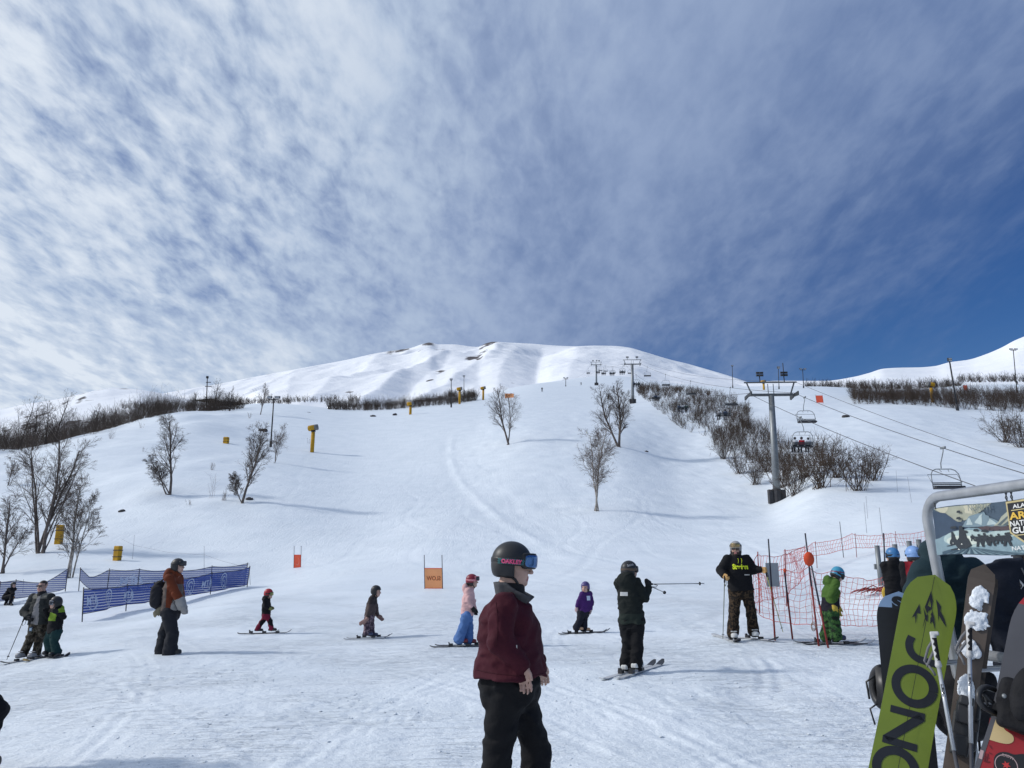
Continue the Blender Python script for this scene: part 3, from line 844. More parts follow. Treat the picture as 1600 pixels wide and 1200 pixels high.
T(379, 786, 80, 678, 'round crowned birch on the left slope just before the groomed run', [(.1, 0, 1.0, .14), (-.55, .05, .45, .06)], 5, dens=(28, 12, 10), droop=.06, thick=1.0)
T(428, 725, 118, 668, 'thin pale young birch close to the foot of the black light pole', [(.05, 0, 1.0, .05), (.15, .1, .8, .04), (-.08, -.1, .75, .04)], 6, dens=(15, 8, 6), twig=M_TWIG2)
T(407, 646, 190, 604, 'slim birch on the crest above the black light pole', [(.05, 0, 1.0, .10)], 7, dens=(25, 10, 7), thick=1.2)
T(794, 684, 132, 596, 'open crowned birch alone in the middle of the hill, its trunk bent at the base', [(-.28, 0, .98, .17), (.05, .1, .85, .11)], 8, dens=(21, 11, 9), droop=.05, thick=1.1)
T(968, 698, 126, 603, 'broad double stemmed birch on the knoll below the lift tower', [(-.3, 0, .95, .18), (.03, .05, 1.0, .2), (.26, .1, .85, .12)], 9, dens=(18, 11, 9), up=.09, thick=1.1)
T(932, 798, 75, 668, 'slender vase shaped birch with a pale trunk, lowest of the trees on the middle hill', [(-.2, 0, .95, .075), (.08, .05, 1.0, .09), (.2, .1, .8, .05), (-.05, -.1, .85, .06)], 10, dens=(15, 9, 7), up=.08, bark=M_BARKW, twig=M_TWIG2)
T(17, 744, 100, 704, 'small bushy birch near the edge of the left slope, above the tall birch clump', [(.1, 0, 1.0, .05), (-.1, 0, .9, .04), (.25, 0, .8, .04)], 11, dens=(16, 8, 6), twig=M_TWIG2)
# trees standing proud of the dark wood behind the left crest
for k, (u, Y, vb, vt, lb) in enumerate([(62, 150, 690, 617, 'tallest bare tree rising out of the dark wood on the left skyline'), (46, 155, 690, 628, 'bare tree beside the tallest one in the dark wood'), (2, 150, 703, 619, 'bare tree in the dark wood at the very edge of the photo'), (315, 205, 645, 597, 'pair of thin bare stems beside the telephone pole on the crest'), (338, 205, 643, 608, 'wide spindly tree just past the telephone pole on the crest'), (280, 200, 645, 615, 'low bare tree in the brush short of the telephone pole'), (120, 165, 675, 634, 'bare tree midway along the dark wood'), (25, 140, 695, 640, 'low dark tree in the wood above the small bushy birch')]):
    p = on(u, Y); H = (ray(u, vt)[1] - (p.z - CAMZ) / Y) * Y
    bare_tree('bare_tree', lb, p, max(H, 3), [(.08, 0, 1.0, .13), (-.2, .1, .8, .09), (.25, .1, .7, .08)], 40 + k, group='bare trees in the dark wood', dens=(14, 8, 6), bark=M_WOOD, twig=M_WOOD, thick=1.0)

# ---- brush
def clump(tw, rng, x, y, z, h, n, spread, rad=.012, kids=4):
    for i in range(n):
        a = rng.uniform(0, 2 * math.pi); l = h * rng.uniform(.55, 1.1); s = spread * rng.uniform(.1, 1.0)
        p = np.array([x + rng.normal() * .15, y + rng.normal() * .15, z - .05])
        d = np.array([math.cos(a) * s, math.sin(a) * s, 1.0])
        pts = [p]
        for j in range(3):
            d = d + rvec(rng) * .18 + np.array([0, 0, .12]); d /= np.linalg.norm(d); pts.append(pts[-1] + d * l / 3)
        pts = np.array(pts); tw.tube(pts, rad, rad * .5, 3)
        for c in range(kids):
            t = rng.uniform(.3, 1.0) * 3; q = min(int(t), 2); f = t - q
            b = pts[q] * (1 - f) + pts[q + 1] * f
            e = d * .8 + rvec(rng) * .75 + np.array([0, 0, .25]); e /= np.linalg.norm(e); ll = l * rng.uniform(.15, .38)
            e2 = e + rvec(rng) * .3; 
            tw.tube([b, b + e * ll * .5, b + e * ll * .5 + e2 * ll * .45], rad * .55, rad * .35, 3)

def mass(name, label, m, pts, hrange, n, spread, seed, rad=.015, kids=4):
    """pts: list of (x, y) ground spots"""
    rng = np.random.RandomState(seed); tw = Twigs()
    pts = np.array(pts); zz = ground_np(pts[:, 0], pts[:, 1])
    for (x, y), z in zip(pts, zz):
        hv = hrange[0] + (hrange[1] - hrange[0]) * (.5 + .5 * float(vnoise(np.array([x / 7]), np.array([y / 7]), seed=seed)[0])) ** 1.3
        clump(tw, rng, x, y, z, hv * rng.uniform(.75, 1.1), n, spread, rad, kids)
    o = tw.build(name, m); return tag(o, label, 'brush', kind='stuff')

def scatter(poly_uY, n, seed):
    """random ground spots; poly: list of (u, Ynear, Yfar)"""
    rng = np.random.RandomState(seed); us = [p[0] for p in poly_uY]; out = []
    while len(out) < n:
        u = rng.uniform(us[0], us[-1]); a = np.interp(u, us, [p[1] for p in poly_uY]); b = np.interp(u, us, [p[2] for p in poly_uY])
        Y = a + (b - a) * rng.uniform(0, 1); x = ray(u, 700)[0] * Y; out.append((x, Y))
    return out

# the dark wood behind the left crest
mass('dark_wood', 'dark bare wood filling the skyline behind the left slope', M_WOOD, scatter([(-330, 140, 225), (0, 138, 225), (60, 142, 230), (130, 150, 235), (250, 186, 240), (330, 200, 235), (375, 214, 222)], 1900, 5), (2.6, 7.2), 5, .85, 71, .024, 7)
# willow thickets
mass('willow_thicket', 'low dark band of willow brush along the crest left of the groomed run', M_WOOD, scatter([(508, 228, 238), (560, 230, 262), (640, 232, 262), (700, 236, 268), (745, 262, 275)], 620, 6), (2.6, 4.6), 5, .9, 72, .022, 6)
mass('willow_thicket', 'dense dark willow thicket on the bank at the far right by the leaning light pole', M_WILLOW, scatter([(1340, 186, 214), (1420, 184, 214), (1500, 176, 212), (1600, 172, 210), (1760, 165, 205)], 800, 7), (3.2, 5.2), 7, .85, 73, .020, 8)
mass('willow_thicket', 'upper part of the willow thicket running under the lift line towards the middle lift tower', M_WILLOW, scatter([(1000, 262, 330), (1030, 200, 320), (1065, 168, 290), (1110, 150, 250), (1150, 136, 215), (1175, 134, 190)], 560, 8), (1.8, 3.7), 8, 1.1, 74, .021, 8)
mass('willow_thicket', 'lower part of the willow thicket behind the nearest lift tower', M_WILLOW, scatter([(1115, 140, 158), (1150, 122, 160), (1200, 104, 150), (1240, 98, 124)], 170, 9), (1.8, 3.6), 9, 1.2, 75, .016, 8)

# single shrubs one can tell apart
SHRUBS = []
def shrub_proto(k):
    rng = np.random.RandomState(200 + k); tw = Twigs(); tw2 = Twigs()
    n = 34
    for i in range(n):
        a = rng.uniform(0, 2 * math.pi); l = 3.0 * rng.uniform(.5, 1.05); s = rng.uniform(.15, 1.25)
        p = np.array([rng.normal() * .25, rng.normal() * .25, -.1]); d = np.array([math.cos(a) * s, math.sin(a) * s, 1.0]); d /= np.linalg.norm(d)
        pts = [p]
        for j in range(4):
            d = d + rvec(rng) * .2 + np.array([0, 0, .14]); d /= np.linalg.norm(d); pts.append(pts[-1] + d * l / 4)
        pts = np.array(pts); tw.tube(pts, .022, .010, 4)
        for c in range(9):
            t = rng.uniform(.35, 1.0) * 4; q = min(int(t), 3); f = t - q
            b = pts[q] * (1 - f) + pts[q + 1] * f
            e = d * .6 + rvec(rng) * .9 + np.array([0, 0, .2]); e /= np.linalg.norm(e); ll = l * rng.uniform(.15, .4)
            m_ = b + e * ll * .5; e2 = e + rvec(rng) * .4; tw2.tube([b, m_, m_ + e2 * ll * .5], .010, .006, 3)
            for g_ in range(2):
                e3 = e + rvec(rng) * .9; tw2.tube([m_, m_ + e3 * ll * .35], .007, .005, 3)
    return tw, tw2
_pro = []
for k in range(4):
    tw, tw2 = shrub_proto(k)
    t = thing('willow_shrub', 'x', 'shrub', (0, 0, 0), 0, 'willow shrubs beside the lift line')
    tw.build('stem', M_WILLOW, t); tw2.build('crown', M_WILLOW, t)
    _pro.append([t, False])
def shrub(k, u, Y, h, label, rz):
    p = on(u, Y); pr = _pro[k]
    if not pr[1]: t = pr[0]; pr[1] = True
    else: t = copy_tree(pr[0])
    t.location = p; t.rotation_euler = (0, 0, rz); s = h / 3.0; t.scale = (s, s, s); t['label'] = label
    return t
shrub(0, 1352, 72, 4.4, 'big rounded bare shrub, lowest of those between lift tower and metal rack', .3)
shrub(1, 1292, 77, 4.3, 'bare shrub just left of the biggest rounded shrub, under the rider in red', 1.2)
shrub(2, 1250, 82, 4.2, 'bare shrub just right of the nearest lift tower pole', 2.2)
shrub(3, 1272, 90, 4.4, 'bare shrub behind the chair with the rider in red', 4.0)
shrub(0, 1320, 84, 4.3, 'tall twiggy shrub behind the two lowest shrubs', 3.3)
shrub(1, 1190, 98, 3.4, 'bare shrub immediately left of the nearest lift tower pole', .7)
shrub(2, 1165, 108, 3.6, 'bare shrub on the snow edge two shrubs left of the nearest lift tower', 5.0)
shrub(3, 1142, 124, 3.6, 'bare shrub at the snow edge under the loaded chair with the dark backrest', 2.7)
shrub(0, 1210, 106, 3.8, 'bare shrub right behind the nearest lift tower pole', 1.9)
shrub(2, 1378, 80, 3.6, 'bare shrub at the right hand end of the shrub row, past the biggest rounded one', 2.9)
shrub(3, 1232, 92, 4.0, 'dense bare shrub close behind the right side of the nearest lift tower pole', .9)
shrub(1, 1300, 96, 4.2, 'bare shrub in the back row between the red rider and the biggest rounded shrub', 5.4)
shrub(1, 1600, 118, 5.5, 'bare shrub cut off by the photo edge below the far right thicket', 1.9)
shrub(2, 1625, 112, 5.0, 'bare shrub outside the far right thicket, mostly beyond the photo edge', .4)
# scrub patches on the benches far behind
def far_brush(label, u0, u1, Y, v, hm, n, seed):
    rng = np.random.RandomState(seed); tw = Twigs()
    for i in range(n):
        u = rng.uniform(u0, u1); y = Y * rng.uniform(.97, 1.05)
        p = at(u, v + rng.uniform(-1.5, 1.5), y)
        clump(tw, rng, p.x, p.y, p.z - hm * .3, hm * rng.uniform(.5, 1.1), 5, .8, .06, 3)
    o = tw.build('scrub_patch', M_WOOD); tag(o, label, 'brush', kind='stuff')
far_brush('distant dark scrub behind the floodlight mast on the right', 1258, 1425, 345, 603, 4.5, 200, 91)
far_brush('small dark scrub patch below the right hand snow ridge', 1432, 1500, 345, 601, 5, 90, 92)
far_brush('long dark scrub strip high on the right hand snow ridge', 1498, 1640, 420, 592, 5, 160, 93)
far_brush('thin dark scrub line on the bench above the left crest', 372, 455, 430, 627, 4, 90, 94)
far_brush('flat dark scrub streak at the foot of the big mountain', 440, 530, 430, 624, 4, 60, 95)
far_brush('short dark scrub streak at the foot of the big mountain', 545, 560, 430, 624, 5, 18, 96)
far_brush('scattered scrub on the snow bench above the middle of the left skyline', 190, 230, 520, 634, 6, 40, 97)
far_brush('low scrub behind the three yellow snow guns', 690, 745, 420, 616, 4, 50, 98)
# little plants poking through the snow
def sprig(u, Y, h, n, label, seed):
    p = on(u, Y); rng = np.random.RandomState(seed); tw = Twigs()
    clump(tw, rng, 0, 0, 0, h, n, .7, .012, 3)
    o = tw.build('twig_tuft', M_TWIG2); o.location = p
    tag(o, label, 'plant', 'twig tufts poking out of the snow')
for i, (u, v, h, n, lb) in enumerate([(150, 686, 1.6, 16, 'tan twig tuft below the dark wood on the upper left slope'), (197, 671, 1.2, 9, 'sparse twig tuft near the crest, right of the tan one'), (322, 778, 2.6, 5, 'thin upright sapling left of the round crowned birch'), (343, 782, 1.3, 14, 'row of short stalks beside the thin sapling'), (289, 790, .7, 8, 'tiny brown tuft below the birch with the sweeping limb'), (318, 733, 1.0, 14, 'twig tuft on the drift edge above the row of stalks'), (372, 652, 1.8, 12, 'pale twig tuft on the skyline left of the black light pole'), (205, 705, .9, 6, 'faint stalks in the middle of the left slope'), (470, 692, 1.5, 5, 'thin stalks left of the nearest yellow snow gun')]):
    q = hit(u, v); sprig(u, q.y, h, n, lb, 300 + i)
# ================================================================== chairlift
M_STEEL = mat('galvanised_steel', (.22, .235, .245), .5, .12, 3.0, .1, 20, metal=.55)
M_ARM = mat('weathered_steel', (.11, .115, .12), .55, .15, 4.0, .1, 20, metal=.3)
M_DSTEEL = mat('dark_steel', (.06, .065, .07), .5, .2, 4.0, .1, 20, metal=.4)
M_BLACK = mat('black_paint', (.018, .018, .02), .5, .2, 8.0)
M_ROPE = mat('steel_rope', (.09, .09, .095), .6, .1, 3.0, metal=.3)
M_SEAT = mat('seat_pad', (.03, .03, .035), .7, .2, 10)
M_YEL = mat('yellow_foam', (.50, .27, .015), .75, .2, 2.0, .2, 12)
M_LAMP = mat('lamp_glass', (.35, .36, .38), .25, .1, 8)
M_CONC = mat('dark_base', (.05, .05, .055), .9, .3, 2.0)

def heading(p, q):
    d = Vector(q) - Vector(p); d.z = 0; d.normalize(); return d

T1 = on(1215, 85, 790); T2 = on(989, 230, 635); T3 = on(932, 372, 601)
AX = {}
def tower(label, base, u_top, v_arm, Y, half, lean_dir, lamps, r0, rt):
    """lift tower: round pole, crossarm, catwalk frame, two sheave trains, floodlights"""
    top = at(u_top, v_arm, Y); H = top.z - base.z
    t = thing('lift_tower', label, 'lift tower', base, 0, 'towers of the chairlift')
    d = heading(T1, T3); s = Vector((d.y, -d.x, 0))          # s: across the line, to the right
    ox = top.x - base.x; oy = 0
    m = MB(); m.tube([(0, 0, -.4), (ox * .5, 0, H * .5), (ox, 0, H - .12)], [r0, (r0 + rt) / 2, rt], 18); m.build('pole', M_STEEL, t, True)
    m = MB(); m.tube([(0, 0, -.3), (ox * .06, 0, 1.35)], [r0 * 1.2, r0 * 1.2], 10)
    for a in (-1, 1):
        m.box((a * (r0 + .28), 0, .55), (.22, .3, .75))
    m.build('base_pad', M_CONC, t)
    fr = frame_of((ox, 0, H), s, d, Vector((0, 0, 1)))
    m = MB(); m.box((fr @ Vector((0, 0, 0))), (half - .15, .17, .13), fr.to_3x3()); m.build('crossarm', M_ARM, t)
    m = MB(); hh = half * .50
    for a in (-1, 1):
        p0 = Vector((a * (half - .35), 0, .14)); p1 = Vector((a * (half + .12), 0, hh * 1.12))
        m.tube([fr @ p0, fr @ p1], .085, 6)
        m.tube([fr @ Vector((a * half * .12, 0, .1)), fr @ Vector((a * half * .12, 0, hh))], .045, 6)
    m.tube([fr @ Vector((-half - .4, 0, hh * 1.14)), fr @ Vector((half + .4, 0, hh * 1.14))], .09, 6)
    m.build('lifting_frame', M_ARM, t)
    for a in (-1, 1):
        m = MB()
        for k in range(-3, 4):
            c = Vector((a * (half + .02), k * .42, -.05 - abs(k) * .04))
            m.lathe([(.02, -.07), (.19, -.07), (.19, .07), (.02, .07)], frame_of(fr @ c, d, Vector((0, 0, 1)), s), 10)
        m.box(fr @ Vector((a * (half + .02), 0, .02)), (.05, 1.5, .1), fr.to_3x3())
        m.build('sheave_train', M_DSTEEL, t)
    for k, (lx, lz, tall, back) in enumerate(lamps):
        lm = MB(); q = fr @ Vector((lx * half, 0, hh * 1.14))
        z1 = hh * 1.14 + lz
        lm.tube([q, fr @ Vector((lx * half, 0, z1))], .06, 6)
        if tall: lm.tube([fr @ Vector((lx * half, 0, z1)), fr @ Vector((lx * half, 0, z1 + tall))], .05, 6)
        lo_ = lm.build('floodlight', M_BLACK, t)
        hm = MB()
        for i in (-1, 1):
            for j in (0, 1):
                hm.box(fr @ Vector((lx * half + i * .21, -.1 * back, z1 + .06 + j * .29)), (.17, .14, .12), fr.to_3x3() @ Matrix.Rotation(.25, 3, 'X'))
        hm.build('lamp_head', M_BLACK, lo_)
    return t, {a: base + fr @ Vector((a * (half + .02), 0, .2)) for a in (-1, 1)}
tw1, AX[1] = tower('nearest lift tower, the tall grey pole standing in front of the bare shrubs', T1, 1205, 617, 85, 2.55, 0, [(-.45, .75, 0, 1), (.62, .75, 1.5, 1)], .42, .31)
tw2, AX[2] = tower('middle lift tower beside the broad double stemmed birch', T2, 988, 569, 230, 2.45, 0, [(-.6, .6, 0, 1), (.6, .6, 0, 1)], .48, .36)
tw3, AX[3] = tower('farthest lift tower, on the crest below the big mountain', T3, 931.5, 570, 372, 2.45, 0, [(-.62, .5, 0, 1), (.12, .6, 0, 1), (.62, .5, 0, 1)], .46, .36)
# ladder-mounted yellow pad on the nearest tower belongs to a snow gun behind it (built below)
dl = heading(T1, T2)
def sag(p, q, n, s):
    return [p.lerp(q, i / n) - Vector((0, 0, s * 4 * (i / n) * (1 - i / n))) for i in range(n + 1)]
top4 = {a: at(905 + a * 6, 590, 520) for a in (-1, 1)}
bot = {1: at(1600, 735, 0) , -1: None}
E1 = at(1640, 752, 41.0); E0 = at(1548, 768, 44.0)
ROPE = {}
for a, e, lb in ((1, E1, 'steel haul rope carrying the empty chairs down, right side of the towers'), (-1, E0, 'steel haul rope carrying the loaded chairs up, left side of the towers')):
    pts = sag(e, AX[1][a], 24, .35) + sag(AX[1][a], AX[2][a], 40, 1.7 if a > 0 else 3.4)[1:] + sag(AX[2][a], AX[3][a], 30, 1.3)[1:] + sag(AX[3][a], top4[a], 12, 1.5)[1:]
    ROPE[a] = pts
    m = MB(); m.tube(pts, .028, 5); tag(m.build('haul_rope', M_ROPE, None, True), lb, 'lift cable')
m = MB(); m.tube(sag(at(1660, 748, 41), AX[1][1] + Vector((.2, 0, 1.3)), 16, .25) + sag(AX[1][1] + Vector((.2, 0, 1.3)), AX[2][1] + Vector((.2, 0, 1.0)), 20, 1.6)[1:], .02, 5)
tag(m.build('signal_cable', M_ROPE, None, True), 'thin signal cable strung just above the haul rope of the empty chairs', 'lift cable')

def rope_at(a, u):
    """point on the rope whose image column is u"""
    best = None
    pts = ROPE[a]
    for p, q in zip(pts[:-1], pts[1:]):
        for i in range(12):
            r = p.lerp(q, i / 12)
            den = CP * r.y + SP * (r.z - CAMZ); uu = 800 + 1200 * r.x / den
            if best is None or abs(uu - u) < best[0]: best = (abs(uu - u), r)
    return best[1]

# ---- one chair, hanging from its grip (origin at the rope); +Y points up the hill
def chair_proto():
    t = thing('lift_chair', 'x', 'chairlift chair', (0, 0, 0), 0, 'chairs of the chairlift')
    W = .95
    m = MB(); m.box((0, 0, .02), (.06, .28, .07)); m.tube([(0, 0, 0), (0, -.05, -.25), (.12, -.32, -1.0), (.12, -.34, -1.35)], .035, 8)
    m.build('hanger', M_STEEL, t, True)
    m = MB()
    arc = [(-W, -.05, -2.75), (-W, -.12, -2.1), (-W + .04, -.2, -1.75), (-W + .2, -.28, -1.50), (-W + .45, -.32, -1.40), (W - .45, -.32, -1.40), (W - .2, -.28, -1.50), (W - .04, -.2, -1.75), (W, -.12, -2.1), (W, -.05, -2.75)]
    m.tube(arc, .032, 8)
    for a in (-1, 1): m.tube([(a * .3, -.32, -1.40), (a * .25, -.1, -1.62)], .02, 6)
    m.build('bail', M_STEEL, t, True)
    m = MB(); m.box((0, .18, -2.72), (W, .27, .05), Matrix.Rotation(R(6), 3, 'X'))
    for k in range(3): m.box((-.63 + .63 * k, .18, -2.66), (.29, .24, .025), Matrix.Rotation(R(6), 3, 'X'))
    m.build('seat', M_SEAT, t)
    m = MB()
    for k in range(3): m.box((0, -.11 - .02 * k, -2.58 + .11 * k), (W - .02, .018, .035), Matrix.Rotation(R(-10), 3, 'X'))
    m.build('backrest', M_DSTEEL, t)
    m = MB()
    m.tube([(-W - .05, -.05, -2.35), (-W - .05, -.55, -1.75), (W + .05, -.55, -1.75), (W + .05, -.05, -2.35)], .02, 6)
    m.build('safety_bar', M_STEEL, t, True)
    return t
CH = chair_proto(); ch_used = [False]
LINE_YAW = math.atan2(-heading(T1, T3).x, heading(T1, T3).y)
def chair(a, u, label, down):
    p = rope_at(a, u)
    t = CH if not ch_used[0] else copy_tree(CH); ch_used[0] = True
    t.location = p; t.rotation_euler = (0, 0, LINE_YAW + (math.pi if down else 0)); t['label'] = label
    return t
EMPTY = [(1474, 'empty lift chair nearest to the metal rack, the largest one in view'), (1257, 'empty lift chair just right of the nearest lift tower'), (1141, 'empty lift chair over the thicket, just left of the nearest lift tower'),
         (1079, 'empty lift chair against the thicket, two chairs down from the middle tower'), (1040, 'empty lift chair against the snow above the thicket top'), (1011, 'empty lift chair just right of the middle lift tower'),
         (985, 'empty lift chair half hidden by the pole of the middle lift tower'), (958, 'empty lift chair midway between the two upper towers'), (946, 'empty lift chair just right of the farthest tower'), (938, 'empty lift chair close behind the pole of the farthest tower')]
for u, lb in EMPTY: chair(1, u, lb, True)
LOADED = [(1250, 'lift chair carrying the rider in red over the shrubs', 'red'), (1128, 'lift chair with two riders in dark clothes over the thicket edge', 'dark'), (1066, 'loaded lift chair at the thicket edge halfway to the middle tower', 'dark'),
          (1024, 'loaded lift chair over the snow tongue right of the middle tower', 'blue'), (994, 'loaded lift chair directly right of the middle tower pole', 'dark'), (972, 'loaded lift chair highest up beside the middle tower', 'dark'),
          (956, 'loaded lift chair left of the middle tower, third below the crest', 'dark'), (943, 'loaded lift chair low over the crest, right of the farthest tower', 'dark'), (934, 'loaded lift chair crossing the pole of the farthest tower', 'dark'), (919, 'loaded lift chair left of the farthest tower', 'dark')]
# ---- riders: small seated figures seen from behind
M_R = {'dark': cloth('rider_black', (.022, .024, .03)), 'red': cloth('rider_red', (.48, .02, .03)), 'blue': cloth('rider_blue', (.045, .07, .13)), 'white': cloth('rider_white', (.55, .55, .57)), 'pant': cloth('rider_trousers', (.02, .02, .025)), 'helm': mat('rider_helmet', (.03, .03, .035), .4), 'ski': mat('rider_ski', (.12, .12, .13), .4), 'green': cloth('rider_green', (.05, .09, .06))}
def rider_mesh():
    s = SDF()
    s.loft([(0, .02, .0), (0, -.02, .3), (0, -.02, .52)], (0, 1, 0), [.2, .22, .15], [.15, .15, .1], .05)
    s.ell((0, .02, .72), (.13, .14, .15), .03)
    for a in (-1, 1):
        s.cone((a * .2, 0, .47), (a * .27, .1, .2), .075, .065, .04); s.cone((a * .27, .1, .2), (a * .17, .33, .16), .06, .05, .03)
        s.cone((a * .1, .05, .06), (a * .12, .48, .04), .1, .085, .05); s.cone((a * .12, .48, .04), (a * .12, .52, -.38), .08, .07, .03)
        s.box((a * .12, .58, -.47), (.06, .15, .08), None, .03, .02); s.box((a * .12, .62, -.57), (.045, .72, .018), None, .01, .01)
    def mf(c):
        z, y = c[:, 2], c[:, 1]
        m = np.zeros(len(c), int); m[(z < .12) | ((y > .4) & (z < .12))] = 1; m[z > .6] = 2; m[z < -.54] = 3
        return m
    return s.mesh('person', .045, [M_R['dark'], M_R['pant'], M_R['helm'], M_R['ski']], None, None, mf)
RID = rider_mesh(); RID['category'] = 'person'; RID['group'] = 'skiers riding up on the chairlift'
rid_used = [False]
def rider(p, k, col, label, rng):
    o = RID if not rid_used[0] else RID.copy()
    if rid_used[0]: COL.objects.link(o)
    rid_used[0] = True
    o.location = p + Vector((k, .1, -2.64)); o.rotation_euler = (0, 0, LINE_YAW + rng.uniform(-.1, .1)); s = rng.uniform(.9, 1.05); o.scale = (s, s, s)
    if col != 'dark':
        o.material_slots[0].link = 'OBJECT'; o.material_slots[0].material = M_R[col]
    o['label'] = label; o['group'] = 'skiers riding up on the chairlift'; o['category'] = 'person'
rr = np.random.RandomState(4)
for i, (u, lb, c) in enumerate(LOADED):
    t = chair(-1, u, lb, False); p = t.location.copy()
    base_ = lb.replace('loaded lift chair', 'chair').replace('lift chair', 'chair').split(' carrying')[0].split(' with two')[0]
    if c == 'red':
        for k, col, l2 in ((-.62, 'white', 'rider in a pale jacket on the chair just right of the nearest lift tower'), (.0, 'red', 'rider in a bright red jacket in the middle of the chair by the nearest tower'), (.62, 'dark', 'rider in black beside the rider in red on the nearest loaded chair')): rider(p, k, col, l2, rr)
    else:
        where = ['', 'over the thicket edge left of the nearest tower', 'halfway between nearest and middle tower', 'over the snow tongue right of the middle tower', 'directly right of the middle tower pole', 'highest up beside the middle tower', 'third below the crest', 'low over the crest', 'crossing the farthest tower pole', 'left of the farthest tower'][i]
        cols = ['dark', 'blue', 'dark'] if i % 2 else ['blue', 'dark', 'green']
        seats = (-.45, .35) if i in (1, 9) else (-.6, .0, .6)
        nm = ['left hand rider', 'right hand rider'] if len(seats) == 2 else ['left hand rider', 'middle rider', 'right hand rider']
        for k, col, n_ in zip(seats, cols, nm): rider(p, k, col, f'{n_} on the loaded chair {where}', rr)

# ================================================================== masts, snow guns, pads
def light_pole(u, v, Y, vtop, label, heads, utop=None, r=.14, double=True, extra=None):
    b = on(u, Y, v); top = at(utop if utop is not None else u, vtop, Y)
    t = thing('light_pole', label, 'light pole', b, 0, 'floodlight poles beside the runs')
    q = top - b
    m = MB(); m.tube([(0, 0, -.4), (q.x * .5, 0, q.z * .5), (q.x, 0, q.z - .2)], [r, r * .9, r * .75], 10); m.build('pole', M_BLACK, t, True)
    m = MB(); m.box((q.x, 0, q.z - .5), (.9 if double else .3, .07, .07)); m.build('crossbar', M_BLACK, t)
    for x in ((-.75, .75) if double else (0,)):
        m = MB()
        for z in (0, .42)[: 2 if heads > 1 else 1]:
            m.box((q.x + x, -.12, q.z - .22 - z + .1), (.42, .28, .2), Matrix.Rotation(R(18), 3, 'X'))
            m.box((q.x + x, -.4, q.z - .3 - z + .1), (.36, .03, .16), Matrix.Rotation(R(18), 3, 'X'), 1)
        m.build('lamp_head', [M_BLACK, M_LAMP], t)
    m = MB(); m.tube([(0, 0, 0), (q.x * .12, 0, q.z * .12)], r * 1.7, 10); m.build('trunk_pad', M_CONC, t, True)
    return t
light_pole(423, 697, 140, 620, 'black twin headed light pole at the edge of the left slope', 1, 428)
light_pole(705, 637, 222, 592, 'black light pole between two yellow snow guns on the crest', 1, 705, double=False)
light_pole(725, 622, 275, 587, 'thin light pole on the crest behind the other one', 1, 725, double=False, r=.11)
light_pole(1145, 607, 300, 571, 'plain tall mast standing against the blue sky left of the nearest tower', 1, 1144, double=False)
light_pole(1256, 610, 262, 576, 'twin headed light pole on the skyline right of the nearest tower', 1, 1254)
light_pole(1497, 646, 172, 560, 'leaning light pole in front of the far right thicket', 2, 1483, double=False, r=.2)
light_pole(1588, 606, 230, 545, 'tall twin headed light pole at the upper right edge of the photo', 1, 1583)
light_pole(1218, 617, 262, 573, 'mast whose top shows above the crossarm of the nearest tower', 2, 1216, double=False)
light_pole(884, 604, 345, 590, 'short light pole with one wide lamp on the upper middle crest', 1, 884)
# telephone pole on the left crest
b = on(322, 212, 645); top = at(324, 590, 212); q = top - b
t = thing('utility_pole', 'wooden utility pole with crossarms rising out of the brush on the left crest', 'utility pole', b)
m = MB(); m.tube([(0, 0, -.4), (q.x, 0, q.z)], [.17, .13], 8); m.build('pole', M_WOOD, t, True)
for f, w_ in ((.86, .7), (.74, .9), (.42, .8)):
    m = MB(); m.box((q.x * f + .35, 0, q.z * f), (w_, .08, .09)); m.build('crossarm', M_WOOD, t)
m = MB(); m.box((q.x, 0, q.z + .1), (.28, .25, .3)); m.build('lamp_head', M_BLACK, t)

M_GUNM = mat('gun_grey', (.16, .165, .17), .5, .15, 6, metal=.3)
def snow_gun(u, v, Y, vtop, label, yaw, scale=1.0, tower=True):
    b = on(u, Y, v); H = at(u, vtop, Y).z - b.z
    t = thing('snow_gun', label, 'snow gun', b, yaw, 'yellow padded snow guns')
    hr = min(.52, H * .16) * scale; zc = H - hr
    m = MB(); m.tube([(0, 0, -.3), (0, 0, zc - hr * 1.6)], [.36, .36], 12); m.build('foam_pad', M_YEL, t, True)
    m = MB(); m.tube([(0, 0, zc - hr * 1.9), (0, 0, zc - hr * .4)], [.2, .26], 10); m.box((0, 0, zc - hr * 1.1), (.38, .25, .16)); m.build('swivel_yoke', M_BLACK, t, True)
    fr = Matrix.Translation((0, 0, zc)) @ Matrix.Rotation(R(80), 4, 'Y')
    m = MB(); m.lathe([(hr * .7, -1.0), (hr, -.85), (hr * 1.02, .2), (hr * .98, .22)], fr, 20); m.build('fan_barrel', M_YEL, t, True)
    m = MB(); m.lathe([(hr * .95, .2), (hr * 1.04, .25), (hr * 1.04, .8), (hr * .9, .85), (hr * .5, .7)], fr, 20); m.build('nozzle_ring', M_GUNM, t, True)
    return t
snow_gun(488, 698, 140, 664, 'yellow snow gun nearest to the twin headed black light pole', 0)
snow_gun(641, 650, 205, 628, 'yellow snow gun at the brush band on the crest', .2)
snow_gun(718, 629, 240, 605, 'yellow snow gun right of the black light pole on the crest', .1)
snow_gun(755, 618, 262, 604, 'smallest yellow snow gun, far up behind the open crowned birch', -.1)
snow_gun(1194, 612, 262, 594, 'yellow snow gun seen through the lifting frame of the nearest tower', .4)
snow_gun(1459, 640, 195, 597, 'brownish snow gun raised above the far right thicket', math.pi, 1.15)
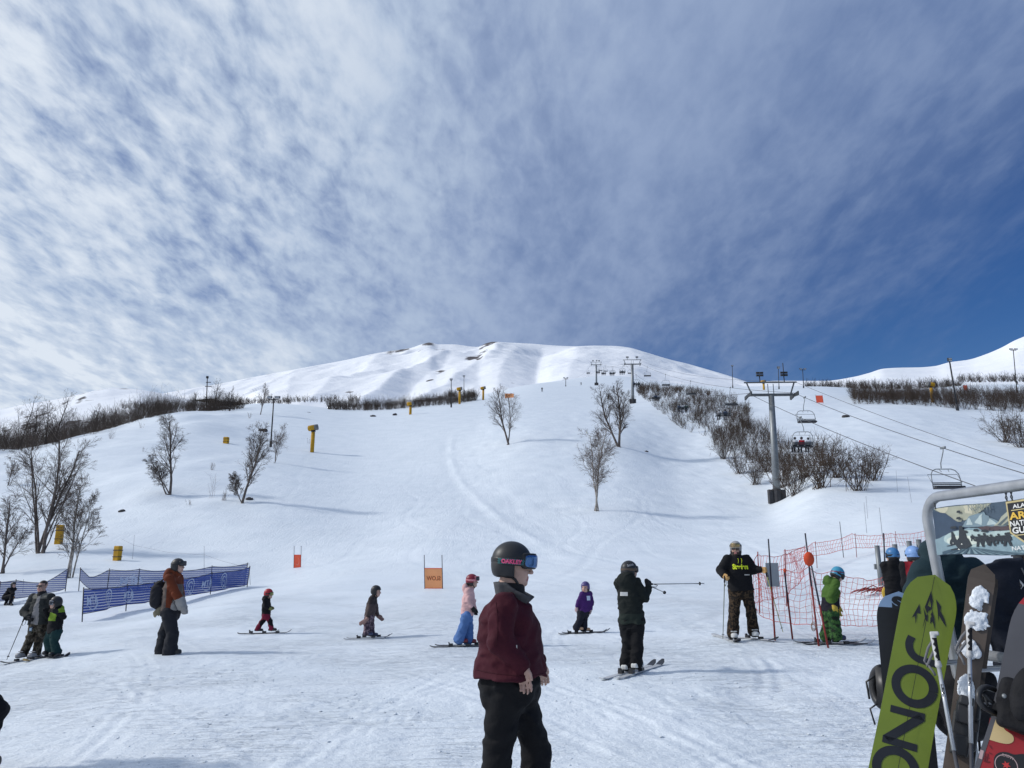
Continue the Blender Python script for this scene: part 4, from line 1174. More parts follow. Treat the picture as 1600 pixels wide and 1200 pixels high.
def pad(u, v, Y, vtop, w_, label):
    b = on(u, Y, v); H = at(u, vtop, Y).z - b.z
    t = thing('hydrant_pad', label, 'foam pad', b, NPR.uniform(-.3, .3), 'yellow foam pads around hydrants')
    m = MB(); m.box((0, 0, H / 2 - .1), (w_, w_ * .8, H / 2 + .1)); o = m.build('foam_block', M_YEL, t)
    bv = o.modifiers.new('b', 'BEVEL'); bv.width = .06; bv.segments = 3
    m = MB()
    for z in (.25, .7): m.box((0, 0, H * z), (w_ + .012, w_ * .8 + .012, .025))
    m.build('strap', M_BLACK, t)
pad(353, 693, 135, 683, .42, 'small yellow pad standing alone high on the left slope')
pad(183, 873, 56, 853, .24, 'yellow pad right of the leaning birch above the blue net')
pad(93, 835, 64, 820, .26, 'yellow pad half hidden behind the leaning birch')
pad(482, 652, 205, 645, .45, 'tiny yellow pad on the snow below the brush band')
pad(1218, 655, 190, 646, .5, 'yellow pad in the thicket right behind the nearest lift tower')

# snow-covered log and rocks
def rock(u, v, r, label, seed):
    p = hit(u, v); n = 0
    s = SDF(); s.ell((0, 0, r[2] * .3), r, .05)
    o = s.mesh('rock', max(r) / 10, M_ROCK, None, lambda P: .35 * min(r) * fbm(P[:, 0] / max(r) * 1.5, P[:, 1] / max(r) * 1.5, P[:, 2] / max(r) * 2, 3, seed))
    o.location = p; tag(o, label, 'rock', 'rocks and stumps poking through the snow')
M_ROCK = mat('wet_rock', (.06, .055, .055), .9, .4, 3, .4, 8)
rock(411, 674, (1.0, .5, .4), 'dark flat rock just left of the black light pole', 1)
rock(390, 781, (.4, .3, .18), 'small stone beside the trunk of the round crowned birch', 2)
rock(190, 800, (.35, .25, .18), 'brown clod on the slope above the yellow pad by the birch', 3)
rock(340, 640, (5.5, 1.2, .5), 'long low rock outcrop at the end of the dark wood', 4)
rock(583, 651, (.8, .5, .35), 'dark rock below the brush band on the crest', 5)
rock(617, 649, (.6, .5, .4), 'dark rock just left of the snow gun at the brush band', 6)
rock(1010, 706, (.35, .25, .15), 'dark speck of stone below the middle lift tower', 7)
rock(1322, 652, (.9, .5, .35), 'dark wedge shaped rock lying on the right hand run', 8)
# ================================================================== nets, gates, marker poles
M_BNET = None
def net_mat(name, col, alpha=.82):
    m, nt, b = new_mat(name); N, L = nt.nodes, nt.links
    b.inputs['Base Color'].default_value = (*col, 1); b.inputs['Roughness'].default_value = .8
    tc = N.new('ShaderNodeTexCoord'); wv = N.new('ShaderNodeTexWave'); wv.bands_direction = 'Z'; wv.inputs['Scale'].default_value = 3.2; wv.inputs['Distortion'].default_value = .6
    L.new(tc.outputs['Object'], wv.inputs['Vector'])
    mr = N.new('ShaderNodeMapRange'); mr.inputs['From Min'].default_value = .1; mr.inputs['From Max'].default_value = .5; mr.inputs['To Min'].default_value = alpha - .3; mr.inputs['To Max'].default_value = min(alpha + .08, 1)
    L.new(wv.outputs['Fac'], mr.inputs['Value']); L.new(mr.outputs['Result'], b.inputs['Alpha'])
    no = N.new('ShaderNodeTexNoise'); no.inputs['Scale'].default_value = 1.2; L.new(tc.outputs['Object'], no.inputs['Vector'])
    return m
M_BNET = net_mat('blue_mesh', (.036, .078, .33), .94)
M_BNETP = net_mat('faded_blue_mesh', (.075, .115, .32), .78)
M_WHITEINK = mat('white_ink', (.50, .55, .68), .8, .1)
M_POLE = mat('dark_pole', (.025, .025, .04), .5, .2)
M_GREYP = mat('grey_pole', (.17, .18, .2), .6, .2)
M_REDP = mat('red_pole', (.22, .022, .018), .55, .3, 3)
M_REDN = mat('red_net_cord', (.62, .12, .105), .7, .2, 2)
M_REDD = mat('dark_red_cord', (.20, .03, .03), .7, .2, 2)
def sheer(name, col):
    m, nt, b = new_mat(name); N, L = nt.nodes, nt.links
    tc = N.new('ShaderNodeTexCoord'); no = N.new('ShaderNodeTexNoise'); no.inputs['Scale'].default_value = 5; L.new(tc.outputs['Object'], no.inputs['Vector'])
    cr = N.new('ShaderNodeValToRGB'); c = np.array(col); cr.color_ramp.elements[0].color = (*(c * .9), 1); cr.color_ramp.elements[1].color = (*np.clip(c * 1.08, 0, 1), 1)
    L.new(no.outputs['Fac'], cr.inputs['Fac']); L.new(cr.outputs['Color'], b.inputs['Base Color']); b.inputs['Roughness'].default_value = .75
    t = N.new('ShaderNodeBsdfTranslucent'); L.new(cr.outputs['Color'], t.inputs['Color'])
    mx = N.new('ShaderNodeMixShader'); mx.inputs[0].default_value = .62
    L.new(b.outputs[0], mx.inputs[1]); L.new(t.outputs[0], mx.inputs[2]); L.new(mx.outputs[0], N['Material Output'].inputs['Surface'])
    return m
M_ORANGE = sheer('orange_fabric', (.99, .42, .19))
M_ORANGE2 = sheer('red_orange_fabric', (.92, .15, .08))

def swoosh(cx, cy, s):
    """ring emblem with a wave inside, as flat strips"""
    vs = []; fs = []
    def ring(r0, r1, a0, a1, n=28, ox=0, oy=0, k=1.0):
        b = len(vs)
        for i in range(n + 1):
            a = a0 + (a1 - a0) * i / n
            vs.append((cx + s * (ox + r0 * math.cos(a) * k), cy + s * (oy + r0 * math.sin(a)))); vs.append((cx + s * (ox + r1 * math.cos(a) * k), cy + s * (oy + r1 * math.sin(a))))
        for i in range(n): fs.append((b + 2 * i, b + 2 * i + 1, b + 2 * i + 3, b + 2 * i + 2))
    ring(.86, 1.0, 0, 2 * math.pi, 40, k=.75); ring(.28, .42, .4, 4.2, 24, .02, .22, .8); ring(.28, .42, 3.6, 7.4, 24, -.02, -.24, .8); ring(.6, .7, 2.2, 4.4, 16, .08, 0, .75)
    return vs, fs
def arc_mark(cx, cy, s):
    vs = []; fs = []; n = 26
    for i in range(n + 1):
        a = R(-150) + R(215) * i / n; w_ = .02 + .10 * math.sin(math.pi * i / n)
        for q in (1 - w_, 1 + w_): vs.append((cx + s * 1.1 * q * math.cos(a), cy + s * .9 * q * math.sin(a)))
    for i in range(n): fs.append((2 * i, 2 * i + 1, 2 * i + 3, 2 * i + 2))
    return vs, fs

def blue_net(label, posts, m, marks, sagf=.12, lean=0.0):
    """posts: [(point on ground, height of the net's top, of its bottom, pole height, pole lean in metres)]"""
    t = thing('net_fence', label, 'net fence', posts[0][0], 0, 'blue banner nets along the learning area')
    o0 = posts[0][0]
    P = [p[0] - o0 for p in posts]
    L_ = [0]
    for a, b in zip(P[:-1], P[1:]): L_.append(L_[-1] + (b - a).length)
    tot = L_[-1]
    def base(s):
        i = max(0, min(len(P) - 2, int(np.searchsorted(L_, s) - 1))); f = (s - L_[i]) / (L_[i + 1] - L_[i]); f = min(max(f, 0), 1)
        d = (P[i + 1] - P[i]); nrm = Vector((d.y, -d.x, 0)).normalized()
        sg = 4 * f * (1 - f)
        tp = posts[i][1] * (1 - f) + posts[i + 1][1] * f; bt = posts[i][2] * (1 - f) + posts[i + 1][2] * f
        span = (L_[i + 1] - L_[i])
        return P[i].lerp(P[i + 1], f), tp - sg * sagf * min(span / 4, 1.3), bt - sg * sagf * .25, nrm, i, f, sg
    def surf(s, h, lift=0.0):
        """s along the net, h 0..1 up it"""
        b, tp, bt, nrm, i, f, sg = base(s)
        ln = posts[i][4] * (1 - f) + posts[i + 1][4] * f
        z = bt + (tp - bt) * h
        bulge = .10 * math.sin(s * 1.9 + h * 2.2) * sg + .05 * math.sin(s * 4.3 + 1.0 + h) * sg
        return b + nrm * (bulge + lift) + Vector((ln * z, 0, z))
    ns, nh = int(tot * 5), 8; vs = []; fs = []
    for i in range(ns + 1):
        for j in range(nh + 1): vs.append(surf(tot * i / ns, j / nh))
    for i in range(ns):
        for j in range(nh): fs.append((i * (nh + 1) + j, (i + 1) * (nh + 1) + j, (i + 1) * (nh + 1) + j + 1, i * (nh + 1) + j + 1))
    mesh_obj('net', vs, fs, m, t, True)
    mb = MB(); mb.tube([surf(tot * i / ns, 1.0) for i in range(ns + 1)], .016, 5); mb.tube([surf(tot * i / ns, 0.0) for i in range(ns + 1)], .012, 5); mb.build('edge_rope', M_POLE, t, True)
    for k, p in enumerate(posts):
        if p[3] <= 0: continue
        b = P[k]; mb = MB(); mb.tube([b + Vector((0, 0, -.15)), b + Vector((p[4] * p[3], .0, p[3]))], .022, 6); mb.build('pole', M_POLE, t, True)
    for s, kind in marks:
        _, tp, bt, *_r = base(s); H = tp - bt
        if kind == 'ring': v2, f2 = swoosh(0, 0, .46 * H)
        elif kind == 'arc': v2, f2 = arc_mark(0, 0, .42 * H)
        else:
            v2, f2 = text_mesh(kind, .52 * H, .008); v2 = [(v.x, v.y) for v in v2]
        if kind == 'arc':
            pass
        pts = [surf(s + x, .5 + y / H, .014) for x, y in [(v[0], v[1]) for v in v2]]
        mesh_obj('lettering' if kind not in ('ring', 'arc') else 'emblem', pts, f2, M_WHITEINK, t)
    return t
def gp(u, Y, v=900): return on(u, Y, v)
# front net, running away to the right
FN = [(gp(129, 28.2, 970), 1.12, .27, 1.18, -.09), (gp(203, 31.5), .98, .26, 1.05, -.06), (gp(243, 33.6), .98, .22, 1.0, -.02), (gp(331, 38.5), 1.0, .12, 1.05, 0), (gp(387, 42.2), 1.02, .12, 1.1, .08)]
blue_net('front blue banner net, the long striped one behind the man with the backpack', FN, M_BNET, [(.6, 'MTA'), (.6, 'arc'), (2.0, 'ring'), (3.35, 'MTA'), (3.35, 'arc'), (6.6, 'MTA'), (6.6, 'arc'), (8.5, 'ring'), (9.9, 'MTA'), (9.9, 'arc'), (11.6, 'ring')], .06)
BN = [(gp(126, 39.5), 1.1, .55, 1.15, -.05), (gp(142, 39.8), .62, .1, 0, 0), (gp(170, 40.2), 1.05, .0, 1.1, 0), (gp(217, 40.8), 1.08, .02, 1.12, 0), (gp(262, 41.5), 1.0, .05, 1.05, 0), (gp(330, 42.3), 1.1, .1, 1.15, 0), (gp(382, 43.0), 1.2, .12, 1.25, .1)]
blue_net('rear blue banner net, paler and sagging between its poles behind the front net', BN, M_BNETP, [(2.05, 'arc'), (2.35, 'MTA'), (4.4, 'MTA'), (4.4, 'arc'), (6.4, 'MTA'), (6.4, 'arc')], .22)
LN = [(gp(-60, 36), 1.0, .15, 1.05, 0), (gp(2, 37), 1.0, .15, 1.05, 0), (gp(26, 37.6), 1.0, .15, 1.05, 0), (gp(72, 38.6), .62, .12, 0, 0), (gp(105, 39.5), 1.1, .15, 1.15, 0)]
blue_net('separate blue net with a deep sag behind the couple at the left edge', LN, M_BNETP, [(3.2, 'arc')], .14)

def marker(u, v, Y, vtop, utop, label, m, r=.012, group='thin marker poles stuck in the snow'):
    b = on(u, Y, v); q = at(utop, vtop, Y) - b
    mb = MB(); mb.tube([(0, 0, -.2), q], [r, r * .8], 6); o = mb.build('marker_pole', m, None, True); o.location = b
    return tag(o, label, 'marker pole', group)
marker(208, 866, 57, 836, 210, 'thin pole just right of the yellow pad by the leaning birch', M_GREYP)
marker(320, 888, 50, 853, 319, 'thin pole above the middle of the long blue net', M_GREYP)
marker(392, 912, 44, 880, 389, 'thin pole close behind the far end of the blue net', M_GREYP)
marker(37, 918, 42, 905, 37, 'short thin pole behind the sagging blue net at the left', M_GREYP)
marker(1424, 781, 62, 745, 1418, 'thin leaning pole right of the biggest rounded shrub', M_GREYP)
marker(1402, 765, 70, 735, 1400, 'thin pole behind the biggest rounded shrub', M_GREYP)
marker(1353, 820, 47, 785, 1350, 'thin pole left of the metal rack below the biggest rounded shrub', M_GREYP)
marker(1317, 858, 38, 815, 1312, 'black marker pole standing among the far red net', M_POLE, .018)
marker(1378, 830, 43, 793, 1374, 'black thin pole left of the metal rack corner', M_POLE)
marker(1355, 803, 55, 775, 1353, 'faint thin pole below the biggest rounded shrub', M_GREYP)
mb = MB(); q = [at(190, 842, 57), at(209, 852, 57), at(262, 863, 53), at(320, 867, 50), at(345, 876, 47), at(390, 888, 44)]
mb.tube(q, .006, 4); tag(mb.build('boundary_rope', M_GREYP, None, True), 'thin boundary rope running between the marker poles above the blue net', 'rope')

# ---- slalom style gates with an orange cloth
def gate(label, u0, u1, v, Y, vtop, vc0, vc1, m, txt):
    a, b = on(u0, Y, v), on(u1, Y, v); c = (a + b) / 2
    t = thing('gate_banner', label, 'gate banner', c, 0, 'orange banners between two thin poles')
    W = (b - a).length
    zt = at(u0, vtop, Y).z - c.z; z0 = at(u0, vc1, Y).z - c.z; z1 = at(u0, vc0, Y).z - c.z
    lean = -.05
    for x in (-W / 2, W / 2):
        mb = MB(); mb.tube([(x, 0, -.25), (x + lean * zt, 0, zt)], .016, 6); mb.build('pole', M_POLE, t, True)
    vs, fs = ngrid(W, z1 - z0, 10, 8)
    zm = (z0 + z1) / 2
    f = lambda x, y, l=0: (x + lean * (y + zm), .02 * math.sin(x * 5 + y * 3) - l, y + zm)
    mesh_obj('cloth', [f(x, y) for x, y in vs], fs, m, t, True)
    mb = MB()
    for y in (z0 - zm, z1 - zm): mb.tube([f(-W / 2 + W * i / 8, y, .004) for i in range(9)], .013, 5)
    mb.build('hem', M_ORANGE2, t, True)
    if txt == 'SLOW':
        tv, tf = text_mesh('SLOW', .24, .006)
        k = W * .78 / (max(v.x for v in tv) - min(v.x for v in tv))
        mesh_obj('lettering', [f(-v.x * k, v.y, .035) for v in tv], [tuple(reversed(q)) for q in tf], M_POLE2, t)
    elif txt:
        tv, tf = arc_mark(0, 0, .16); tv = [(x * .6, y * 1.6) for x, y in tv]
        mesh_obj('emblem', [f(x, y, .035) for x, y in tv], tf, M_ORANGE3, t)
M_POLE2 = mat('brown_ink', (.36, .10, .04), .8)
M_ORANGE3 = mat('pale_orange_ink', (.9, .35, .25), .8)
gate('orange SLOW banner between two thin poles, its word seen mirrored from behind', 664, 692, 922, 33.5, 867, 888, 919, M_ORANGE, 'SLOW')
gate('small red orange banner gate farther up, above the child in a red helmet', 459, 470, 890, 51.5, 853, 867, 887, M_ORANGE2, 'x')
gate('red orange banner high on the right hand run under the signal cable', 1276, 1287, 630, 190, 616, 618, 629, M_ORANGE2, '')
gate('orange netting banner half hidden by the open crowned birch', 789, 803, 624, 262, 613, 615, 622, M_ORANGE, '')
gate('small orange banner in the far right thicket by the leaning light pole', 1507, 1513, 612, 218, 601, 602, 610, M_ORANGE2, '')

# ---- red cord nets
def red_net(label, posts, seed, cell=.16, rad=.006, sag_=.10, rough_=.04):
    """posts: [(ground point, z top, z bottom)]"""
    rng = np.random.RandomState(seed)
    t = thing('red_net', label, 'safety net', posts[0][0], 0, 'red safety nets by the lift')
    o0 = posts[0][0]; P = [p[0] - o0 for p in posts]; L_ = [0]
    for a, b in zip(P[:-1], P[1:]): L_.append(L_[-1] + (b - a).length)
    tot = L_[-1]
    def surf(s, h):
        i = max(0, min(len(P) - 2, int(np.searchsorted(L_, s) - 1))); f = min(max((s - L_[i]) / (L_[i + 1] - L_[i]), 0), 1)
        d = P[i + 1] - P[i]; nrm = Vector((d.y, -d.x, 0)).normalized(); sg = 4 * f * (1 - f)
        tp = posts[i][1] * (1 - f) + posts[i + 1][1] * f - sg * sag_; bt = posts[i][2] * (1 - f) + posts[i + 1][2] * f - sg * sag_ * .3
        return P[i].lerp(P[i + 1], f) + nrm * (.12 * math.sin(s * 2.1 + 3 * h) * sg) + Vector((0, 0, bt + (tp - bt) * h))
    ns = int(tot / cell); H = posts[0][1] - posts[0][2]; nh = max(3, int(H / cell))
    g_ = [[surf(tot * i / ns, j / nh) + Vector(rng.normal(size=3) * rough_ * .28) for j in range(nh + 1)] for i in range(ns + 1)]
    mb = MB()
    for i in range(ns + 1): mb.tube([g_[i][j] for j in range(nh + 1)], rad, 3, False)
    for j in range(nh + 1): mb.tube([g_[i][j] for i in range(ns + 1)], rad * (1.7 if j in (0, nh) else 1), 3, False)
    mb.build('net', M_REDN, t)
    return t, surf, tot
def zz(u, v, Y, g_): return at(u, v, Y).z - g_.z
def npost(u, Y, vt, vb): 
    g_ = on(u, Y, 900); return (g_, zz(u, vt, Y, g_), zz(u, vb, Y, g_))
t, sf, tot = red_net('near red cord net behind the bowed child in green, hung on red poles', [npost(1180, 15.6, 885, 960), npost(1226, 15.4, 888, 972), npost(1266, 15.1, 884, 975), npost(1300, 15.2, 892, 976), npost(1380, 15.6, 901, 976), npost(1450, 15.8, 904, 978), npost(1530, 16.0, 906, 982), npost(1640, 16.2, 904, 985)], 3, .10, .0040)
t, sf, tot = red_net('middle red cord net sagging behind the man in the black hooded sweatshirt', [npost(1177, 19, 900, 942), npost(1185, 19.5, 866, 938), npost(1228, 21, 866, 931), npost(1262, 23, 852, 880)], 4, .15, .0055, .06)
t, sf, tot = red_net('far red cord net running up the snow bank behind the lift gate', [npost(1228, 33, 860, 880), npost(1275, 35, 848, 868), npost(1337, 37, 834, 856), npost(1400, 38.5, 833, 853), npost(1450, 39, 830, 855), npost(1560, 39, 828, 856)], 5, .2, .0075)
for u, v, Y, vt, lb in ((1185, 938, 19.5, 862, 'red marker pole at the corner of the middle red net'), (1227.5, 931, 21, 858, 'thin red pole where the middle red net turns uphill'), (1275, 868, 35, 846, 'thin red pole of the far red net, third from the rack'), (1337, 856, 37, 833, 'thin red pole of the far red net, second from the rack'), (1400, 853, 38.5, 830, 'thin red pole of the far red net nearest to the rack')):
    marker(u, v, Y, vt, u - 1, lb, M_REDP, .016, 'red poles holding the nets')
# tall poles with discs
def bamboo(label, u0, v0, u1, v1, Y, disc=None, dm=None, band=True):
    b = on(u0, Y, v0); q = at(u1, v1, Y) - b
    t = thing('net_pole', label, 'pole', b, 0, 'red poles holding the nets')
    mb = MB(); mb.tube([-q.normalized() * .2, q * .52], [.017, .017], 8); mb.build('shaft', M_REDP, t, True)
    mb = MB(); mb.tube([q * .52, q], [.017, .013], 8); mb.build('upper_shaft', M_POLE, t, True)
    if disc:
        f, r = disc; c = q * f + Vector((0, -.03, 0)); mb = MB()
        mb.lathe([(.002, -.012), (r * .97, -.012), (r, 0), (r * .97, .012), (.002, .012)], frame_of(c, Vector((.9, -.1, 0)), Vector((0, 0, 1.25)), Vector((0, -1, 0))), 28)
        mb.build('disc', dm, t, True)
    return t
M_DISC = mat('orange_red_plastic', (.62, .07, .02), .45, .1, 5)
bamboo('tall dark red pole in front of the grey sign board', 1210.5, 992, 1200.5, 842, 14.4)
bamboo('tall pole with a round orange red disc beside the child in green', 1279, 1006, 1258, 833, 13.7, (.765, .098), M_DISC)
bamboo('leaning red pole crossing in front of the child in green', 1294, 1010, 1268, 884, 13.5)
bamboo('short red pole with a small clamp left of the disc pole', 1238, 993, 1225, 888, 14.6, (.97, .03), M_DISC)
bamboo('dark pole with a yellow disc left of the light blue helmet', 1380, 925, 1380.5, 833, 14.8, (.42, .10), mat('yellow_plastic', (.62, .42, .05), .45, .1, 5))
# grey blank sign hung on the net
p = at(1207, 898, 15.0); t = thing('sign_board', 'blank grey sign board on the net beside the man with two poles', 'sign', p, R(6))
w_ = 20.5 / 1200 * 15 / 2 * 1.0; h_ = 35 / 1200 * 15 / 2
mb = MB(); mb.box((0, 0, 0), (w_ * .98, .008, h_)); o = mb.build('panel', mat('grey_board', (.37, .39, .41), .6, .06, 5), t)
mb = MB(); mb.box((0, .02, h_ * .8), (w_ * .3, .01, .012)); mb.box((0, .02, -h_ * .8), (w_ * .3, .01, .012)); mb.build('clip', M_POLE, t)
# heap of folded net and a coil of cord
def heap(u, v, Y, n, L0, label, seed, m):
    rng = np.random.RandomState(seed); p = on(u, Y, v); mb = MB()
    for i in range(n):
        a = rng.uniform(-.5, .5); x = rng.uniform(-L0, L0); pts = [Vector((x - .4 * rng.uniform(.4, 1), rng.normal() * .12, .03 + rng.uniform(0, .12))), Vector((x, rng.normal() * .1, .06 + rng.uniform(0, .16))), Vector((x + .4 * rng.uniform(.4, 1), rng.normal() * .12, .03 + rng.uniform(0, .1)))]
        mb.tube(pts, .012, 4)
    o = mb.build('folded_net', m, None, True); o.location = p; tag(o, label, 'folded net')
heap(1367, 930, 19, 12, .3, 'red net lying folded on the snow behind the near red net', 4, M_REDD)
p = at(1271, 977, 13.6); mb = MB()
for k in range(3): mb.tube([p + Vector((.05 * math.cos(a + k) * (1 - .15 * k), .02 * k - .03, .055 * math.sin(a + k) - .02 * k)) for a in np.linspace(0, 6.28, 18)], .006, 5)
mb.tube([p + Vector((-.01, 0, .05)), p + Vector((.0, 0, .42))], .004, 4)
tag(mb.build('cord_coil', mat('cord', (.3, .2, .15), .8), None, True), 'small coil of cord hanging on the disc pole', 'cord')

# ---- lift gate posts behind the two children in blue helmets
c = on(1402, 20.5, 900); t = thing('lift_gate', 'row of grey round posts with a cross beam behind the blue helmets', 'lift gate', c, R(-8))
for k, (x, zt) in enumerate(((-.42, .95), (.02, .98), (.38, 1.06), (.62, 1.10), (.98, 1.12))):
    mb = MB(); mb.tube([(x, 0, -.3), (x, 0, zt + .0)], .062, 14); mb.tube([(x, 0, zt), (x, 0, zt + .012)], .066, 14); mb.build('post', M_STEEL, t, True)
mb = MB(); mb.box((.25, .12, .42), (.75, .05, .07)); mb.build('beam', M_STEEL, t)
mb = MB(); mb.box((1.25, 0, .98), (.22, .18, .16)); mb.build('control_box', M_GUNM, t)
t.location.z = at(1412, 845, 20.5).z - 1.08

# ---- loose crumbs of snow kicked up on the trodden flat
def crumbs():
    rng = np.random.RandomState(17); V = []; F = []; n0 = 0
    base = np.array([(1, 0, 0), (-1, 0, 0), (0, 1, 0), (0, -1, 0), (0, 0, 1), (0, 0, -.6)], float); tri = np.array([(0, 2, 4), (2, 1, 4), (1, 3, 4), (3, 0, 4), (2, 0, 5), (1, 2, 5), (3, 1, 5), (0, 3, 5)])
    pos = []
    while len(pos) < 1700:
        Y = 5.2 * (17 / 5.2) ** (rng.uniform() ** 1.25); x = rng.uniform(-.72, .72) * Y
        c = vnoise(np.array([x / 1.7]), np.array([Y / 2.4]), seed=66)[0]
        if rng.uniform() < .04 + 1.3 * max(0, c - .15) + (.5 if abs(x - 1.6) < 1.3 and 9 < Y < 13 else 0): pos.append((x, Y))
    pos = np.array(pos); z = ground_np(pos[:, 0], pos[:, 1])
    for (x, y), zz_ in zip(pos, z):
        r = .005 + .020 * rng.uniform() ** 4; a = rng.uniform(0, 6.28)
        q = base * (r * rng.uniform(.6, 1.5, size=(6, 3))); q[:, 2] *= .38
        c, s = math.cos(a), math.sin(a); q = np.stack([q[:, 0] * c - q[:, 1] * s, q[:, 0] * s + q[:, 1] * c, q[:, 2]], 1)
        V.append(q + (x, y, zz_)); F.append(tri + n0); n0 += 6
    o = np_mesh('snow_crumbs', np.concatenate(V), np.concatenate(F), M_SNOW, None, True)
    tag(o, 'loose crumbs of snow kicked up over the trodden flat ground', 'snow', kind='stuff')
crumbs()
# ================================================================== people
M_SKIN = mat('skin', (.52, .33, .26), .6, .08, 30, .1, 200, bd=.002)
M_SKIN2 = mat('tanned_skin', (.42, .25, .19), .6, .08, 30)
M_LIP = mat('lips', (.40, .16, .15), .5, .05)
M_EYE = mat('eye', (.05, .035, .03), .3, .05)
M_HAIR = mat('dark_hair', (.03, .022, .018), .7, .3, 40)
M_BEARD = mat('beard', (.05, .035, .028), .8, .3, 60)
M_INNER = cloth('inner_layer', (.03, .03, .035))
M_HELM_BLACK = mat('matte_black_helmet', (.022, .022, .024), .45, .1, 5)
M_GOGB = mat('goggle_frame', (.015, .015, .017), .4, .1)
def lens_mat(name, c1, c2):
    m = mat(name, c1, .12, .1, 4, spec=.8); b = m.node_tree.nodes['Principled BSDF']; b.inputs['Metallic'].default_value = .85
    return m
M_LENSB = lens_mat('blue_mirror_lens', (.08, .17, .36), None)
M_LENSD = lens_mat('dark_lens', (.05, .055, .07), None)
M_BOOTB = mat('black_boot', (.02, .02, .022), .45, .2, 8)
M_BOOTG = mat('grey_boot', (.30, .30, .31), .45, .15, 8)
M_BOOTW = mat('white_boot', (.62, .62, .60), .4, .1, 8)
M_BIND = mat('ski_binding', (.03, .03, .032), .4, .2, 9)
M_SKIB = mat('black_ski', (.025, .025, .03), .35, .2, 3)
M_SKIW = mat('pale_ski', (.48, .49, .50), .35, .15, 3)
M_TANG = cloth('tan_leather', (.50, .30, .12))
M_BLKG = cloth('black_glove', (.018, .018, .02))

def fwd(yaw): return np.array([math.sin(R(yaw)), math.cos(R(yaw)), 0.0])
def fold(amp, sc=1.0, seed=0):
    def f(P):
        x, y, z = P[:, 0] * sc, P[:, 1] * sc, P[:, 2] * sc
        w = .35 * vnoise(x * 6, y * 6, z * 6, seed + 5)
        return amp * (vnoise(x * 9 + w, y * 9 + w, z * 15 + w * 4, seed) + .55 * vnoise(x * 17 + 2 * w, y * 17, z * 30 + w * 5, seed + 1))
    return f

def head_prims(s, c, M, k, mouth=True):
    W = lambda p: c + M.T @ (np.array(p) * k)
    E = lambda p, r, kk=.012, op='u': s.ell(W(p), np.array(r) * k, kk * k, M, op)
    E((0, -.018, .035), (.076, .094, .085), .02)
    E((0, .028, -.035), (.060, .064, .088), .03)
    E((0, .070, -.098), (.026, .024, .020), .025)
    for a in (-1, 1):
        E((a * .034, .062, -.042), (.028, .028, .032), .02); E((a * .040, .035, -.085), (.022, .035, .022), .025)
    s.cone(W((-.036, .083, .024)), W((.036, .083, .024)), .011 * k, .011 * k, .012 * k)
    for a in (-1, 1): E((a * .031, .096, .004), (.016, .013, .011), .010, 's')
    for a in (-1, 1): E((a * .031, .082, .004), (.0125, .0115, .0105), .003)
    s.cone(W((0, .092, .008)), W((0, .114, -.032)), .0085 * k, .0125 * k, .010 * k)
    for a in (-1, 1): E((a * .011, .102, -.036), (.009, .011, .008), .006)
    E((0, .090, -.063), (.024, .011, .0075), .006); E((0, .088, -.076), (.021, .011, .008), .006)
    if mouth: E((0, .102, -.0695), (.020, .012, .0035), .003, 's')
    for a in (-1, 1): E((a * .074, -.012, -.008), (.010, .022, .032), .008)
    s.cone(W((0, -.022, -.07)), W((0, -.035, -.19)), .052 * k, .058 * k, .03 * k)

def hand_prims(s, wr, d, n, side, k=1.0, curl=25, fat=1.0, spread=.2, thumb_in=.3):
    """d: wrist to knuckles, n: palm normal (curl towards), side: towards the thumb"""
    d = _n(d); n = _n(np.asarray(n) - d * (np.asarray(n) @ d)); side = _n(np.asarray(side) - d * (np.asarray(side) @ d) - n * (np.asarray(side) @ n))
    M = np.stack([side, d, n]); wr = np.asarray(wr, float)
    s.cone(wr - d * .05 * k, wr + d * .03 * k, .026 * k * fat, .027 * k * fat, .015 * k)
    s.box(wr + d * .05 * k, np.array([.040, .047, .0145 * fat]) * k, M, .012 * k, .012 * k)
    tips = []
    for i, (o, L0) in enumerate(((.030, .070), (.010, .080), (-.010, .075), (-.029, .058))):
        p = wr + (d * .092 + side * o) * k; ang = R(curl * (.5 + .12 * i)); dd = d + side * (o * 1.6 * spread)
        for j, f in enumerate((.45, .32, .25)):
            dd_ = _n(_n(dd) * math.cos(ang) + n * math.sin(ang)); q = p + dd_ * L0 * f * k
            r = (.0092 - .0009 * j) * k * fat
            s.cone(p, q, r, r * .94, .004 * k); p = q; ang += R(curl * (.8 + .1 * i))
        tips.append(p)
    p = wr + (d * .025 + side * .032) * k; q = p + _n(d * .90 + side * .36 + n * thumb_in) * .042 * k
    s.cone(p, q, .0135 * k * fat, .0105 * k * fat, .012 * k); s.cone(q, q + _n(d * .95 + side * .10 + n * (thumb_in + .1)) * .034 * k, .0105 * k * fat, .009 * k * fat, .004 * k)
    return tips

class Fig: pass

